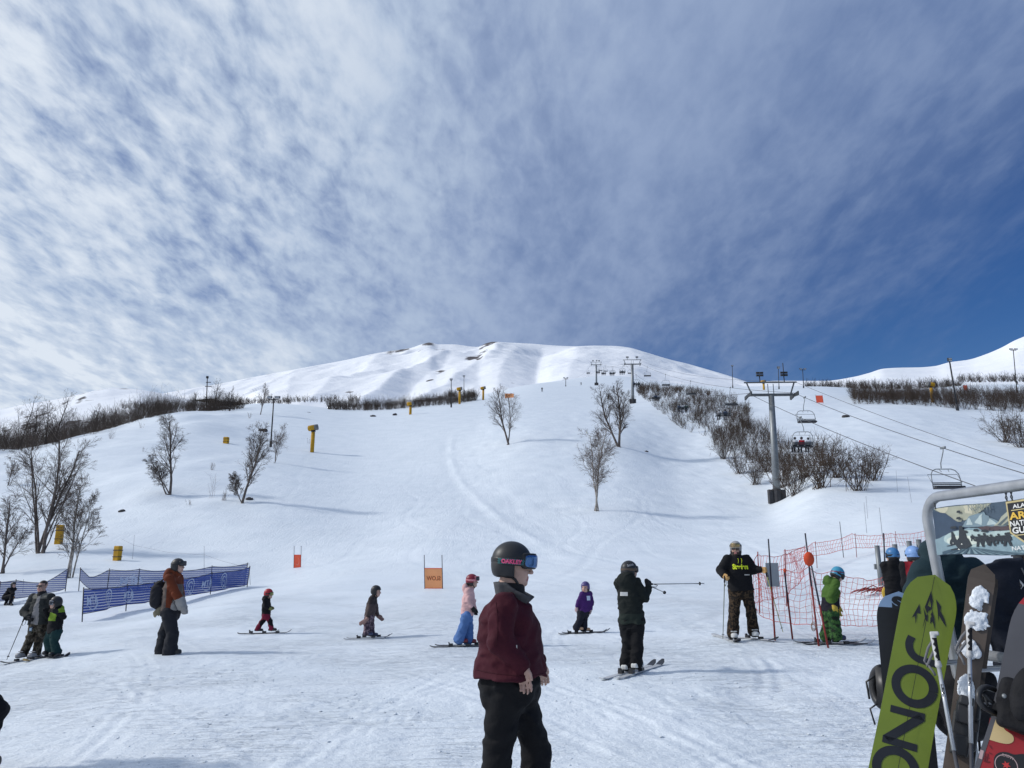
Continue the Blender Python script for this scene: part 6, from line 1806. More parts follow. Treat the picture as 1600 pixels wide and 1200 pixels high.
# E: someone sitting in the snow at the far left, leaning on the sagging net
M_RUSTG = cloth('brown_fleece', (.16, .08, .04))
E_ = figure('person in black sitting on the snow before the sagging blue net', 36.5,
    dict(head=(21, 914), neck=(19.5, 919), pelvis=(9, 934), elR=(21, 928, -.1), wrR=(18, 932, 0), elL=(15, 929, -.1), wrL=(20, 932, 0), knR=(19, 926, -.2), anR=(17, 936, -.2), knL=(14, 927, .1), anL=(10, 936, -.3)),
    110, s=.85, hs=.95, jacket=dict(mat=M_BLKJ, drop=-.03), trousers=dict(mat=M_BLKJ), boots=dict(mat=M_BOOTB), gloves=M_RUSTG, hair=M_HAIR, helmet=dict(mat=M_HELM_BLACK))

# F: child in a red helmet
M_REDPANT = cloth('crimson_trousers', (.17, .012, .035))
def f_tr(f, c):
    m = np.zeros(len(c), int)
    for k in (f.knL, f.knR): m[(np.linalg.norm(c - (k + f.F * .05 - np.array([0, 0, .02])), axis=1) < .105)] = 1
    return m
def kid_red(f, q): return ((q[:, 2] < -.03)).astype(int)
F_ = figure('small child in a red helmet, black jacket and crimson trousers sliding on skis', 19.4,
    dict(head=(420, 928), neck=(416.5, 935), pelvis=(416, 961), elR=(415, 947, -.02), wrR=(420, 950, .02), elL=(419, 947, 0), wrL=(423, 949, 0), knR=(422, 972, 0), anR=(423.5, 985.5, 0), knL=(409, 974, 0), anL=(402, 986, 0)),
    90, s=.66, hs=.88, shw=.17, jacket=dict(mat=M_BLKJ, drop=.02, hood=.8), trousers=dict(mat=[M_REDPANT, M_BLKJ], fn=f_tr, w=1.05), boots=dict(mat=M_BOOTB), gloves=cloth('olive_glove', (.20, .20, .08)),
    helmet=dict(mat=[mat('red_helmet', (.38, .02, .03), .4), M_HELM_BLACK], fn=kid_red), goggles=dict(u=.006, lens=lens_mat('olive_lens', (.25, .27, .12), None), frame=mat('olive_frame', (.12, .14, .06), .5)), up=.045, curl=(50, 50))
ski('dark ski on the front foot of the child in the red helmet', W2(F_, F_.anR) - Vector((0, .02, .096)), 90, 1.0, .50, M_SKIB, M_SKIB, .08)
ski('dark ski on the trailing foot of the child in the red helmet', W2(F_, F_.anL) - Vector((0, -.02, .096)), 90, 1.0, .52, M_SKIB, M_SKIB, .08)

# G: child in taupe
M_TAUP2 = cloth('taupe_jacket', (.040, .032, .032)); M_FLORAL = camo('patterned_trousers', [(.05, .035, .05), (.10, .07, .09), (.26, .19, .21), (.045, .04, .055)], 13.0)
def g_fn(f, c): return (c[:, 2] < f.pel[2] + .26).astype(int)
G_ = figure('bareheaded looking child in a taupe jacket and black helmet leaning forward with arms held back'.replace('bareheaded looking ', ''), 17.6,
    dict(head=(588, 924), neck=(583, 932.5), pelvis=(577.5, 963), elR=(577, 954, -.03), wrR=(571.5, 969, -.03), elL=(588, 950, .03), wrL=(590, 962, .02), knR=(573.5, 981, 0), anR=(572, 995, 0), knL=(580, 981, 0), anL=(580, 995.5, 0)),
    92, s=.74, hs=.92, shw=.17, head_pitch=-6, jacket=dict(mat=[M_TAUP2, cloth('lighter_taupe', (.075, .055, .053))], fn=g_fn, drop=.01, fold=.009), trousers=dict(mat=M_FLORAL, w=1.1), boots=dict(mat=mat('blue_boot', (.05, .06, .11), .4)),
    gloves=cloth('rose_tan_glove', (.27, .17, .15)), helmet=dict(mat=M_HELM_BLACK), up=.045, handdir=(((.75, .0, -.55), (0, -1, 0), (.5, 0, .8)), ((-.8, 0, -.5), (0, 1, 0), (.5, 0, -.8))), curl=(12, 12), glove_k=1.35)
ski('pale ski under the near boot of the child in taupe', W2(G_, G_.anR) - Vector((0, .02, .105)), 90, 1.0, .52, M_SKIW, M_SKIB, .08)
ski('pale ski under the far boot of the child in taupe', W2(G_, G_.anL) - Vector((0, -.03, .105)), 90, 1.0, .46, M_SKIW, M_SKIB, .08)

# H: girl in pink
M_PINKJ = cloth('pale_pink_jacket', (.60, .37, .36)); M_BLUEP = cloth('sky_blue_trousers', (.085, .17, .38)); M_REDH = mat('dark_red_helmet', (.20, .014, .03), .4)
H_ = figure('girl in a pale pink jacket and sky blue trousers, dark red helmet', 15.3,
    dict(head=(738, 908), neck=(733.5, 919), pelvis=(730, 961), elR=(733, 940, -.02), wrR=(737, 948, .0), elL=(739, 940, 0), wrL=(741.5, 951, 0), knR=(723.5, 981, 0), anR=(717.5, 1000, 0), knL=(733, 982, 0), anL=(731, 1000.5, 0)),
    90, s=.82, hs=.95, shw=.17, jacket=dict(mat=M_PINKJ, drop=.0, hood=1.0, fold=.012, w=1.02), trousers=dict(mat=M_BLUEP, w=1.22, cuff=.105, fold=.012), boots=dict(mat=mat('burgundy_boot', (.16, .02, .03), .4)), gloves=M_BLKG,
    helmet=dict(mat=[M_REDH, M_HELM_BLACK]), goggles=dict(u=.052, f=.018, strap=mat('pink_strap', (.65, .25, .28), .6), su=.018, frame=mat('dusty_pink', (.42, .14, .17), .5)), up=.045, curl=(45, 45), skin=M_SKIN)
ski('dark ski under the near boot of the girl in pink', W2(H_, H_.anR) - Vector((0, .02, .118)), 88, 1.25, .56, M_SKIB, M_SKIB, .085)
ski('dark ski under the far boot of the girl in pink', W2(H_, H_.anL) - Vector((0, -.02, .118)), 88, 1.25, .50, M_SKIB, M_SKIB, .085)

# I: child in purple
M_PURP = cloth('purple_jacket', (.055, .016, .115)); M_NAVYP = cloth('navy_trousers', (.012, .013, .022))
I_ = figure('small child in a purple jacket and purple helmet with a white badge', 17.4,
    dict(head=(914.5, 918), neck=(916, 925.5), pelvis=(911.5, 957), elL=(925, 941, -.02), wrL=(923, 952, -.03), elR=(904, 940, 0), wrR=(901.5, 948, 0), knL=(913.5, 972, 0), anL=(912, 986.5, 0), knR=(906, 972, 0), anR=(901, 985.5, 0)),
    140, s=.72, hs=.92, shw=.165, head_yaw=205, foot_yaw=92, jacket=dict(mat=M_PURP, drop=-.01), trousers=dict(mat=M_NAVYP, w=1.12, cuff=.1), boots=dict(mat=mat('tan_boot', (.48, .30, .18), .5)), gloves=cloth('pale_mitten', (.42, .30, .30)),
    helmet=dict(mat=[mat('purple_helmet', (.09, .07, .20), .4), M_HELM_BLACK]), up=.045, curl=(30, 30), skin=M_SKIN)
vs, fs = ngrid(.105, .095, 3, 3); z = Vector(-I_.F * -1); fr = frame_of(Vector(I_.neck * .72 + I_.pel * .28) + Vector(I_.F) * .1, Vector(np.cross([0, 0, 1], I_.F)), Vector((0, 0, 1)), Vector(I_.F))
drape(vs, fs, fr, I_.jacket, mat('badge_white', (.55, .60, .72), .6), I_.t, 'badge')
ski('thin dark ski under the front boot of the child in purple', W2(I_, I_.anL) - Vector((0, -.02, .105)), 91, 1.05, .55, M_SKIB, M_SKIB, .08)
ski('thin dark ski under the rear boot of the child in purple', W2(I_, I_.anR) - Vector((0, .02, .105)), 91, 1.05, .62, M_SKIB, M_SKIB, .08)

# J: teenager in dark green seen from behind
M_DGREEN = cloth('dark_green_jacket', (.0095, .0125, .0115)); M_DGREEN2 = cloth('dark_green_lower', (.016, .023, .019)); M_BLKT = cloth('black_trousers', (.0055, .0055, .007))
def j_fn(f, c): return (c[:, 2] < f.pel[2] + .10).astype(int)
J_ = figure('teenager in a dark green hooded jacket seen from behind, holding a pole out level', 11.3,
    dict(head=(984, 892), neck=(981, 906), pelvis=(987, 970), elR=(1007, 934, -.02), wrR=(1013, 919, .10), elL=(973, 932, .08), wrL=(985, 938, .18), knR=(995.5, 1006, 0), anR=(994, 1037, -.0), knL=(981, 1006, 0), anL=(978.5, 1039.5, .0)),
    22, s=.93, hs=1.0, shw=.135, head_yaw=62, head_pitch=2, foot_yaw=30, jacket=dict(mat=[M_DGREEN, M_DGREEN2], fn=j_fn, drop=.045, hood=1.15, fold=.012, sl=(.078, .07, .06), w=.93), trousers=dict(mat=M_BLKT, w=1.06, cuff=.095, fold=.012),
    boots=dict(mat=M_BOOTW), gloves=M_BLKG, helmet=dict(mat=M_HELM_BLACK), goggles=dict(u=.02, f=.008, lens=M_LENSD, strap=mat('brown_strap', (.10, .07, .05), .6)), up=.05, curl=(75, 75),
    handdir=(None, ((.15, .1, 1), (-.6, .8, 0), (-.9, -.4, .2))))
vs, fs = ngrid(.115, .052, 6, 3); Fv = Vector(-J_.F); fr = frame_of(Vector(J_.neck * .66 + J_.pel * .34) - Vector(J_.F) * .1 - Vector(J_.R) * .045, Vector(np.cross([0, 0, 1], -J_.F)), Vector((0, 0, 1)), Fv)
drape(vs, fs, fr, J_.jacket, mat('silver_patch', (.42, .43, .43), .5), J_.t, 'back_patch')
tv, tf = text_mesh('Smith', .05, .001); fr = frame_of(Vector(J_.H((0, 0, .075))) + Vector((.0, -.05, 0)), Vector((1, 0, .25)).normalized(), Vector((-.25, .2, 1)).normalized(), Vector((0, -1, .2)).normalized())
drape([(v.x * .9, v.y) for v in tv], tf, fr, J_.helmet, mat('helmet_print', (.35, .35, .36), .5), J_.t, 'helmet_lettering', .003)
ski('white ski on the right foot of the teenager in dark green, its black tip raised', W2(J_, J_.anR) - Vector((0, .0, .13)), 33, 1.62, .60, M_SKIW, M_SKIB, .09)
ski('white ski on the left foot of the teenager in dark green', W2(J_, J_.anL) - Vector((0, .0, .13)), 36, 1.62, .56, M_SKIW, M_SKIB, .09)
g_ = W2(J_, J_.wrR) + Vector((.03, .02, .055)); ski_pole('ski pole pointed out level by the teenager in dark green', g_ - Vector((.05, 0, 0)), Vector((g_.x + .86, g_.y + .35, g_.z + .0)), mat('bright_pole', (.4, .41, .42), .3, metal=.6))
ski_pole('second ski pole of the teenager, foreshortened and pointing away up the hill', g_ - Vector((.04, .02, .01)), Vector((g_.x + .42, g_.y + 1.05, g_.z - .16)), mat('grey_pole_shaft', (.25, .26, .27), .3, metal=.6))

# K: man in the black hooded sweatshirt
M_LEOP = camo('spotted_trousers', [(.012, .009, .008), (.016, .012, .009), (.062, .040, .024), (.05, .034, .02)], 26.0, detail=1.0)
K_ = figure('bearded man in a black hooded sweatshirt and spotted brown trousers with two poles', 14.6,
    dict(head=(1149.5, 858), neck=(1151, 870), pelvis=(1158, 925), elR=(1126, 891, -.03), wrR=(1131, 899, -.16), elL=(1177, 890, .0), wrL=(1189, 890, -.12), knR=(1147, 956, -.02), anR=(1145, 988, -.04), knL=(1173.5, 955, 0), anL=(1177.5, 985.5, .05)),
    184, s=1.0, hs=1.05, girth=1.06, shw=.172, head_yaw=200, jacket=dict(mat=M_BLKJ, drop=-.02, hood=.9, fold=.007, sl=(.095, .085, .065), w=1.05), trousers=dict(mat=M_LEOP, w=1.14, cuff=.092, fold=.011), boots=dict(mat=M_BOOTW),
    gloves=M_TANG, helmet=dict(mat=[mat('silver_helmet', (.30, .30, .31), .35), M_HELM_BLACK]), goggles=dict(u=.062, f=.018, lens=lens_mat('amber_lens', (.30, .22, .12), None), frame=mat('pale_goggle', (.4, .38, .34), .5)), beard=True, skin=M_SKIN2, up=.05, curl=(65, 65), neckwear=dict(mat=M_BLKJ, top=-.12))
mb = MB()
for a in (-1, 1): mb.box(K_.H((a * .034, .100, .004)), (.028, .006, .018), Matrix(K_.HM).transposed())
mb.build('glasses', M_GOGB, K_.t)
Fk = Vector(K_.F); xk = Vector(np.cross([0, 0, 1], K_.F)); fr = frame_of(Vector(K_.neck * .60 + K_.pel * .40) + Fk * .12 + xk * .01, xk, Vector((0, 0, 1)), Fk)
M_NEON = mat('neon_yellow_ink', (.62, .72, .02), .6)
tv, tf = text_mesh('Steelers', .115, .006); k = .285 / (max(v.x for v in tv) - min(v.x for v in tv)); fr.translation += Vector((0, 0, .075))
drape([(v.x * k, v.y * 1.05) for v in tv], tf, fr, K_.jacket, M_NEON, K_.t, 'chest_lettering', .016)
for a in (-.03, .03):
    mb = MB(); vs2 = [(a + .008 * math.sin(i), .15 - .022 * i) for i in range(5 if abs(a) < .1 else 3)]
    bvh = BVHTree.FromPolygons([v.co.copy() for v in K_.jacket.data.vertices], [tuple(p.vertices) for p in K_.jacket.data.polygons]); pp = []
    for x, y in vs2:
        p = fr @ Vector((x, y, 0)); h = bvh.ray_cast(p + Fk * .5, -Fk, 1.0)
        if h[0] is not None: pp.append(h[0] + Fk * .006)
    if len(pp) > 1: mb.tube(pp, .0038, 5); mb.build('drawstring', M_NEON if abs(a) < .1 else M_CHAR, K_.t)
vs, fs = ngrid(.10, .018, 4, 1); fr2 = fr.copy(); fr2.translation += xk * .11 - Vector((0, 0, .145)); drape(vs, fs, fr2, K_.jacket, M_PATCH, K_.t, 'pocket_tag', .006)
ski('white ski of the spotted trousers man pointing straight at the camera', W2(K_, K_.anR) - Vector((0, .0, .135)), 178, 1.6, .22, M_SKIW, M_SKIB, .10)
ski('white ski with a black tip turned outwards under the spotted trousers man', W2(K_, K_.anL) - Vector((0, .0, .135)), 152, 1.6, .36, M_SKIW, M_SKIB, .10)
ski_pole('upright ski pole in the tan glove of the man in the black sweatshirt', W2(K_, K_.wrR) + Vector((-.01, -.09, -.02)), at(1129.5, 998, 14.4), mat('green_grey_pole', (.16, .17, .12), .4))
ski_pole('slanting yellow green ski pole beside the grey sign board', W2(K_, K_.wrL) + Vector((.06, -.06, -.02)), at(1223.5, 988, 14.4), mat('lime_pole', (.33, .33, .08), .4))

# L: child in green with bowed head
M_GRN = cloth('leaf_green_jacket', (.055, .115, .020)); M_NAVYJ = cloth('navy_panel', (.009, .009, .016)); M_GCAMO = camo('green_pattern_trousers', [(.012, .018, .011), (.022, .065, .022), (.05, .12, .032), (.014, .034, .015)], 13)
def l_fn(f, c):
    m = np.zeros(len(c), int); low = c[:, 2] < f.pel[2] + .25; m[low & ~((np.linalg.norm(c - f.elR, axis=1) < .13))] = 1
    return m
L_h = mat('turquoise_helmet', (.06, .30, .45), .4); L_h2 = mat('helmet_stripe', (.18, .05, .10), .4)
def l_hel(f, q): return np.where(q[:, 2] < -.03, 1, np.where(np.abs(q[:, 2] - .05 - .4 * q[:, 1]) < .012, 2, 0))
Lk = figure('child in a leaf green jacket and patterned green trousers with bowed head', 14.0,
    dict(head=(1309, 898), neck=(1300, 906), pelvis=(1296, 956), elR=(1299, 931, -.02), wrR=(1303, 947, .0), elL=(1305, 930, .0), wrL=(1308, 946, 0), knR=(1305, 978, 0), anR=(1307, 1001, 0), knL=(1294, 978, 0), anL=(1291, 1001, 0)),
    82, s=.86, hs=.97, shw=.175, head_pitch=-30, jacket=dict(mat=[M_GRN, M_NAVYJ], fn=l_fn, drop=.01, hood=.85, fold=.012), trousers=dict(mat=M_GCAMO, w=1.2, cuff=.105), boots=dict(mat=mat('blue_black_boot', (.03, .035, .08), .4)), gloves=cloth('yellow_mitt', (.50, .36, .06)),
    helmet=dict(mat=[L_h, M_HELM_BLACK, L_h2], fn=l_hel), goggles=dict(u=.004, lens=M_LENSD), up=.05, curl=(25, 25), glove_k=1.35, skin=M_SKIN)
ski('ski under the near blue boot of the child in leaf green', W2(Lk, Lk.anR) - Vector((0, .02, .124)), 86, 1.3, .52, M_SKIB, M_SKIW, .085)
ski('ski under the far boot of the child in leaf green', W2(Lk, Lk.anL) - Vector((0, -.02, .124)), 86, 1.3, .56, M_SKIB, M_SKIW, .085)

# M, N: two in blue helmets waiting at the lift gate
M_BLUEH = mat('blue_helmet', (.045, .17, .38), .4); M_LBLUEH = mat('light_blue_helmet', (.20, .34, .62), .4)
Mk = figure('person in a blue helmet and black jacket waiting behind the red net', 14.2,
    dict(head=(1394, 868), neck=(1395, 879), pelvis=(1400, 936), elL=(1385, 903, .0), wrL=(1382, 890, .14), elR=(1409, 906, .0), wrR=(1407, 924, .12), knL=(1396, 968, 0), anL=(1395, 1000, 0), knR=(1405, 968, 0), anR=(1406, 1000, 0)),
    10, s=.95, hs=1.0, head_yaw=-25, shw=.155, jacket=dict(mat=M_BLKJ, drop=.0, w=.88, hood=.8), trousers=dict(mat=camo('brown_plaid', [(.03, .02, .018), (.06, .035, .03), (.12, .06, .05), (.02, .02, .02)], 10)), boots=dict(mat=M_BOOTB), gloves=M_BLKG,
    helmet=dict(mat=[M_BLUEH, M_HELM_BLACK]), goggles=dict(u=.004, lens=M_LENSB), up=.05, curl=(60, 40))
M_REDJ = cloth('red_jacket', (.20, .010, .018))
def n_fn(f, c):
    x = (c - f.pel) @ f.R; z = c[:, 2]; m = np.zeros(len(c), int); m[(z < f.neck[2] - .30)] = 1; m[x < -.13] = 1; m[(np.abs(x - .11 + .15 * (z - f.neck[2])) < .03) & (((c - f.pel) @ f.F) < 0)] = 1
    return m
Nk = figure('person in a light blue helmet and red and black jacket behind the metal rack', 12.6,
    dict(head=(1426, 867.5), neck=(1429, 880), pelvis=(1434, 946), elL=(1414, 912, .0), wrL=(1419, 930, .12), elR=(1446, 912, .0), wrR=(1442, 930, .12), knL=(1430, 984, 0), anL=(1429, 1020, 0), knR=(1440, 984, 0), anR=(1441, 1020, 0)),
    15, s=.95, hs=1.03, head_yaw=-10, shw=.165, jacket=dict(mat=[M_REDJ, M_BLKJ], fn=n_fn, drop=.0, w=.95), trousers=dict(mat=M_BLKT), boots=dict(mat=M_BOOTB), gloves=M_BLKG, helmet=dict(mat=[M_LBLUEH, M_HELM_BLACK]), goggles=dict(u=.03, lens=M_LENSD, strap=M_LBLUEH), up=.05)
fr = frame_of(Vector(Nk.H((0, -.11, .055))), Vector((1, 0, 0)), Vector((0, .2, 1)).normalized(), Vector((0, -1, .2)).normalized())
tv, tf = swoosh(0, 0, .035); drape(tv, tf, fr, Nk.helmet, mat('helmet_sticker', (.05, .06, .12), .5), Nk.t, 'helmet_emblem', .004)

# tiny skiers far up the hill
def far_skier(u, v, h, label, mj):
    p = hit(u, v, 60) or on(u, 330, v)
    s = SDF(); k = h / 1.75
    s.loft([(0, 0, .8 * k), (0, .03 * k, 1.1 * k), (0, .05 * k, 1.45 * k)], (0, -1, 0), np.array([.18, .2, .17]) * k, np.array([.14, .15, .12]) * k, .06); s.ell((0, .05 * k, 1.62 * k), np.array([.12, .13, .14]) * k, .02)
    for a in (-1, 1):
        s.cone((a * .1 * k, 0, .85 * k), (a * .14 * k, -.08 * k, .45 * k), .1 * k, .085 * k, .04); s.cone((a * .14 * k, -.08 * k, .45 * k), (a * .15 * k, .02 * k, .06 * k), .085 * k, .08 * k, .03)
        s.cone((a * .2 * k, .04 * k, 1.38 * k), (a * .33 * k, -.05 * k, 1.1 * k), .075 * k, .06 * k, .03); s.cone((a * .33 * k, -.05 * k, 1.1 * k), (a * .3 * k, -.3 * k, 1.0 * k), .06 * k, .05 * k, .02)
        s.box((a * .15 * k, -.1 * k, .03 * k), np.array([.05, .8, .025]) * k, None, .01, .01)
    o = s.mesh('person', .045 * k, [mj, M_BLKT], None, None, lambda c: (c[:, 2] < .82 * k).astype(int)); o.location = p
    tag(o, label, 'person', 'skiers coming down far up the hill')
far_skier(847, 612, 1.8, 'tiny skier on the upper piste right of the open crowned birch', M_DGREEN)
far_skier(959, 609, 1.8, 'tiny skier just above the broad double stemmed birch', M_BLKJ)
far_skier(951, 625, 1.9, 'tiny skier seen through the twigs of the broad double stemmed birch', M_BLKJ)
far_skier(1590, 601, 1.8, 'tiny skier at the foot of the tall light pole at the right edge', M_NAVYP)
far_skier(908, 602, 1.7, 'tiny skier on the crest left of the farthest tower', M_CHAR)
# ================================================================== the metal rack with boards at the right
def at_x(u, v, X):
    a, e = ray(u, v); Y = X / a; return Vector((X, Y, CAMZ + e * Y))
M_TUBE = mat('brushed_tube', (.42, .43, .44), .42, .12, 12, .15, 60, metal=.6)
RT = Vector((2.31, 4.33, 1.953)); rd = Vector((.066, -.998, 0)); up = Vector((0, 0, 1)); rn = Vector((-.998, -.066, 0))
rack = thing('ski_rack', 'grey metal tube rack with a banner and leaning boards', 'ski rack', (2.45, 3.4, gz(2.45, 3.4)))
ro = rack.location.copy()
mb = MB(); bend = [RT + rd * (.13 - .13 * math.cos(a)) + up * (.13 * math.sin(a) - .13) for a in np.linspace(0, math.pi / 2, 8)]
g0 = Vector((2.46, 4.36, gz(2.46, 4.36) - .05)); g1 = Vector((2.60, 2.36, gz(2.6, 2.36) - .05)); e1 = RT + rd * 2.0
bend2 = [e1 - rd * (.13 - .13 * math.cos(a)) + up * (.13 * math.sin(a) - .13) for a in np.linspace(math.pi / 2, 0, 8)]
mb.tube([p - ro for p in [g0, RT - up * .7 + Vector((.05, .01, 0))] + bend + bend2 + [g1]], .027, 14); mb.build('main_tube', M_TUBE, rack, True)
mb = MB(); mb.tube([Vector((2.95, 2.36, -.03)) - ro, e1 - up * .3 + Vector((.04, 0, 0)) - ro], .024, 12); mb.build('rear_leg', M_TUBE, rack, True)
for x_, z_, r_ in ((2.385, 1.145, .026), (2.74, 1.20, .024)):
    mb = MB(); mb.tube([Vector((x_, 4.42, z_)) - ro, Vector((x_ + .13, 2.4, z_ + .01)) - ro], r_, 12); mb.build('rail', M_TUBE, rack, True)
for k in range(7):
    y = 4.22 - .26 * k; mb = MB(); x0 = 2.36 + .017 * k
    mb.tube([Vector((x0 + .03, y, 1.11)) - ro, Vector((x0 - .16, y - .02, 1.10)) - ro, Vector((x0 - .19, y - .05, 1.10)) - ro, Vector((x0 - .16, y - .08, 1.10)) - ro, Vector((x0 + .03, y - .09, 1.11)) - ro], .008, 8); mb.build('hook', M_TUBE, rack, True)

# ---- banner, hung from the top tube on wire hooks
BW, BH = 1.25, .252
bo = Vector((2.313, 4.27, 1.892)); ban = thing('banner', 'printed banner with soldiers on snow hanging from the metal rack', 'banner', bo)
def bm_(s_, t_, lift): return rd * s_ + up * (-t_ * BH) + rn * lift + Vector((0, 0, .004 * math.sin(s_ * 9))) + rn * (.006 * math.sin(s_ * 7))
def M_ink(n_, c): return mat('ink_' + n_, c, .45, .10, 25, spec=.5)
vs = []; fs = []; nx, ny = 40, 8
for i in range(nx + 1):
    for j in range(ny + 1): vs.append(bm_(BW * i / nx, j / ny, 0))
for i in range(nx):
    for j in range(ny): fs.append((i * (ny + 1) + j, i * (ny + 1) + j + 1, (i + 1) * (ny + 1) + j + 1, (i + 1) * (ny + 1) + j))
mesh_obj('sheet', vs, fs, M_ink('slate', (.055, .085, .12)), ban, True)
PW = .60                                        # width of the picture left of the shield
layer = [0]
def shape(name, polys, m):
    import bmesh
    layer[0] += 1; b = bmesh.new()
    for poly in polys:
        try: b.faces.new([b.verts.new((p[0], p[1], 0)) for p in poly])
        except ValueError: pass
    bmesh.ops.triangulate(b, faces=b.faces[:])
    bmesh.ops.subdivide_edges(b, edges=[e for e in b.edges if e.calc_length() > .12], cuts=2, use_grid_fill=True)
    b.verts.index_update()
    o = mesh_obj(name, [bm_(v.co.x * PW, v.co.y, .0008 * layer[0] + .0008) for v in b.verts], [tuple(v.index for v in f.verts) for f in b.faces], m, ban); b.free(); return o
rg = random.Random(5)
def jag(pts, a=.012, n=4):
    out = []
    for p, q in zip(pts, pts[1:] + pts[:1]):
        for i in range(n):
            f = i / n; out.append((min(max(p[0] + (q[0] - p[0]) * f + rg.uniform(-a, a) * (i > 0), .002), 2.05), min(max(p[1] + (q[1] - p[1]) * f + rg.uniform(-a, a) * (i > 0), .004), .996)))
    return out
shape('print_sky', [jag([(.02, .01), (.8, .01), (.66, .16), (.5, .3), (.36, .34), (.2, .2)])], M_ink('cream_cloud', (.34, .35, .27)))
shape('print_cloud', [jag([(.06, .02), (.26, .02), (.18, .16)]), jag([(.46, .03), (.62, .02), (.56, .2), (.48, .18)])], M_ink('pale_cloud', (.50, .48, .36)))
shape('print_ridge', [jag([(.0, .06), (.2, .14), (.36, .34), (.52, .46), (.5, .52), (.0, .66)])], M_ink('blue_ridge', (.035, .06, .10)))
shape('print_peak', [jag([(.40, .45), (.52, .24), (.58, .33), (.70, .16), (.76, .28), (.95, .46)])], M_ink('grey_peak', (.17, .24, .28)))
shape('print_peak_light', [jag([(.58, .36), (.69, .2), (.66, .42)]), jag([(.72, .42), (.76, .3), (.86, .43)]), jag([(.47, .4), (.52, .27), (.55, .42)])], M_ink('pale_peak', (.40, .48, .48)))
shape('print_slope', [jag([(.80, .44), (1.02, .12), (1.5, .02), (2.05, .1), (2.05, .5)])], M_ink('yellow_slope', (.36, .37, .29)))
shape('print_slope_dark', [[(.84, .43), (1.0, .24), (1.0, .27), (.88, .44)], [(.90, .44), (1.02, .32), (1.02, .37), (.95, .45)], [(1.1, .46), (1.5, .1), (1.6, .2), (1.3, .48)]], M_ink('slope_shade', (.09, .12, .13)))
shape('print_valley', [jag([(.0, .66), (.28, .56), (.5, .47), (1.0, .50), (2.05, .52), (2.05, .99), (.0, .99)])], M_ink('snow_valley', (.20, .29, .33)))
shape('print_glow', [[(.46 + .32 * math.cos(a), .68 + .17 * math.sin(a)) for a in np.linspace(0, 6.28, 30)[:-1]], [(.92 + .2 * math.cos(a), .60 + .07 * math.sin(a)) for a in np.linspace(0, 6.28, 24)[:-1]]], M_ink('snow_glow', (.38, .48, .47)))
shape('print_glow_core', [[(.40 + .22 * math.cos(a), .72 + .10 * math.sin(a)) for a in np.linspace(0, 6.28, 30)[:-1]]], M_ink('snow_core', (.56, .62, .55)))
shape('print_village', [jag([(.62, .47), (.72, .44), (.84, .45), (1.1, .49), (1.1, .55), (.66, .52)])], M_ink('dark_village', (.075, .05, .055)))
shape('print_tracks', [[(.50 + (k - 8) * .012, .86), (.50 + (k - 8) * .012 + .006, .86), (.50 + (k - 8) * .105 + .035, .99), (.50 + (k - 8) * .105 - .012, .99)] for k in range(17) if .02 < .50 + (k - 8) * .105 - .012 and .50 + (k - 8) * .105 + .035 < 1.25] + [[(.1, .99), (.1, .93), (.3, .87), (.46, .85)]], M_ink('track_shade', (.045, .085, .12)))
def soldier(x, y, h):
    w = h * .24; f = []
    f.append([(x + .30 * w * math.cos(a), y - .9 * h + .10 * h * math.sin(a)) for a in np.linspace(0, 6.28, 9)[:-1]])
    f.append([(x - w * .9, y - .42 * h), (x - w * .75, y - .8 * h), (x + w * .75, y - .8 * h), (x + w * .95, y - .45 * h), (x + w * .55, y - .38 * h), (x - w * .5, y - .38 * h)])
    f.append([(x - w * .55, y - .4 * h), (x - w * .0, y - .4 * h), (x - w * .35, y), (x - w * .8, y)]); f.append([(x + w * .05, y - .4 * h), (x + w * .6, y - .4 * h), (x + w * .85, y), (x + w * .4, y)])
    return f
sol = []
for x, y, h in ((.545, .73, .13), (.625, .84, .25), (.69, .81, .24), (.765, .82, .22), (.85, .79, .20), (.935, .83, .25)): sol += soldier(x, y, h)
for x, y, k in ((.285, .76, .8), (.41, .80, 1.35)):
    sol.append([(x - .07 * k, y + .02), (x - .06 * k, y - .05 * k), (x - .02 * k, y - .12 * k), (x + .06 * k, y - .09 * k), (x + .085 * k, y + .02), (x + .03 * k, y + .06 * k), (x - .05 * k, y + .06 * k)])
    sol.append([(x - .03 * k, y - .1 * k), (x - .02 * k, y - .22 * k), (x + .03 * k, y - .22 * k), (x + .05 * k, y - .09 * k)]); sol.append([(x + .022 * k * math.cos(a), y - .245 * k + .035 * k * math.sin(a)) for a in np.linspace(0, 6.28, 9)[:-1]])
    sol.append([(x - .13 * k, y + .07 * k), (x - .03 * k, y + .05 * k), (x - .03 * k, y + .075 * k), (x - .13 * k, y + .085 * k)])
for x, y, w_ in ((.46, .545, .04), (.60, .515, .035), (.70, .53, .042), (.99, .60, .06), (.40, .27, .036), (.41, .14, .03), (.31, .45, .05)): sol.append([(x - w_, y + .02), (x - w_ * .7, y - .02), (x + w_ * .5, y - .025), (x + w_, y + .01), (x + w_ * .6, y + .03)])
for x, y in ((.80, .53), (.87, .53), (.76, .50)): sol.append([(x - .008, y), (x, y - .02), (x + .008, y), (x, y + .015)])
shape('print_figures', sol, M_ink('figure_black', (.022, .028, .034)))
shape('print_lamps', [[(.27, .77), (.285, .755), (.29, .775)], [(.385, .80), (.40, .775), (.41, .80)], [(.335, .90), (.35, .88), (.37, .91)]], M_ink('lamp_white', (.7, .72, .66)))
sh0 = .985; shW = .42
shield = [(sh0, .02), (sh0 + shW, .02), (sh0 + shW, .60), (sh0 + shW / 2, .90), (sh0, .60)]
inset = [(sh0 + .016, .055), (sh0 + shW - .016, .055), (sh0 + shW - .016, .58), (sh0 + shW / 2, .855), (sh0 + .016, .58)]
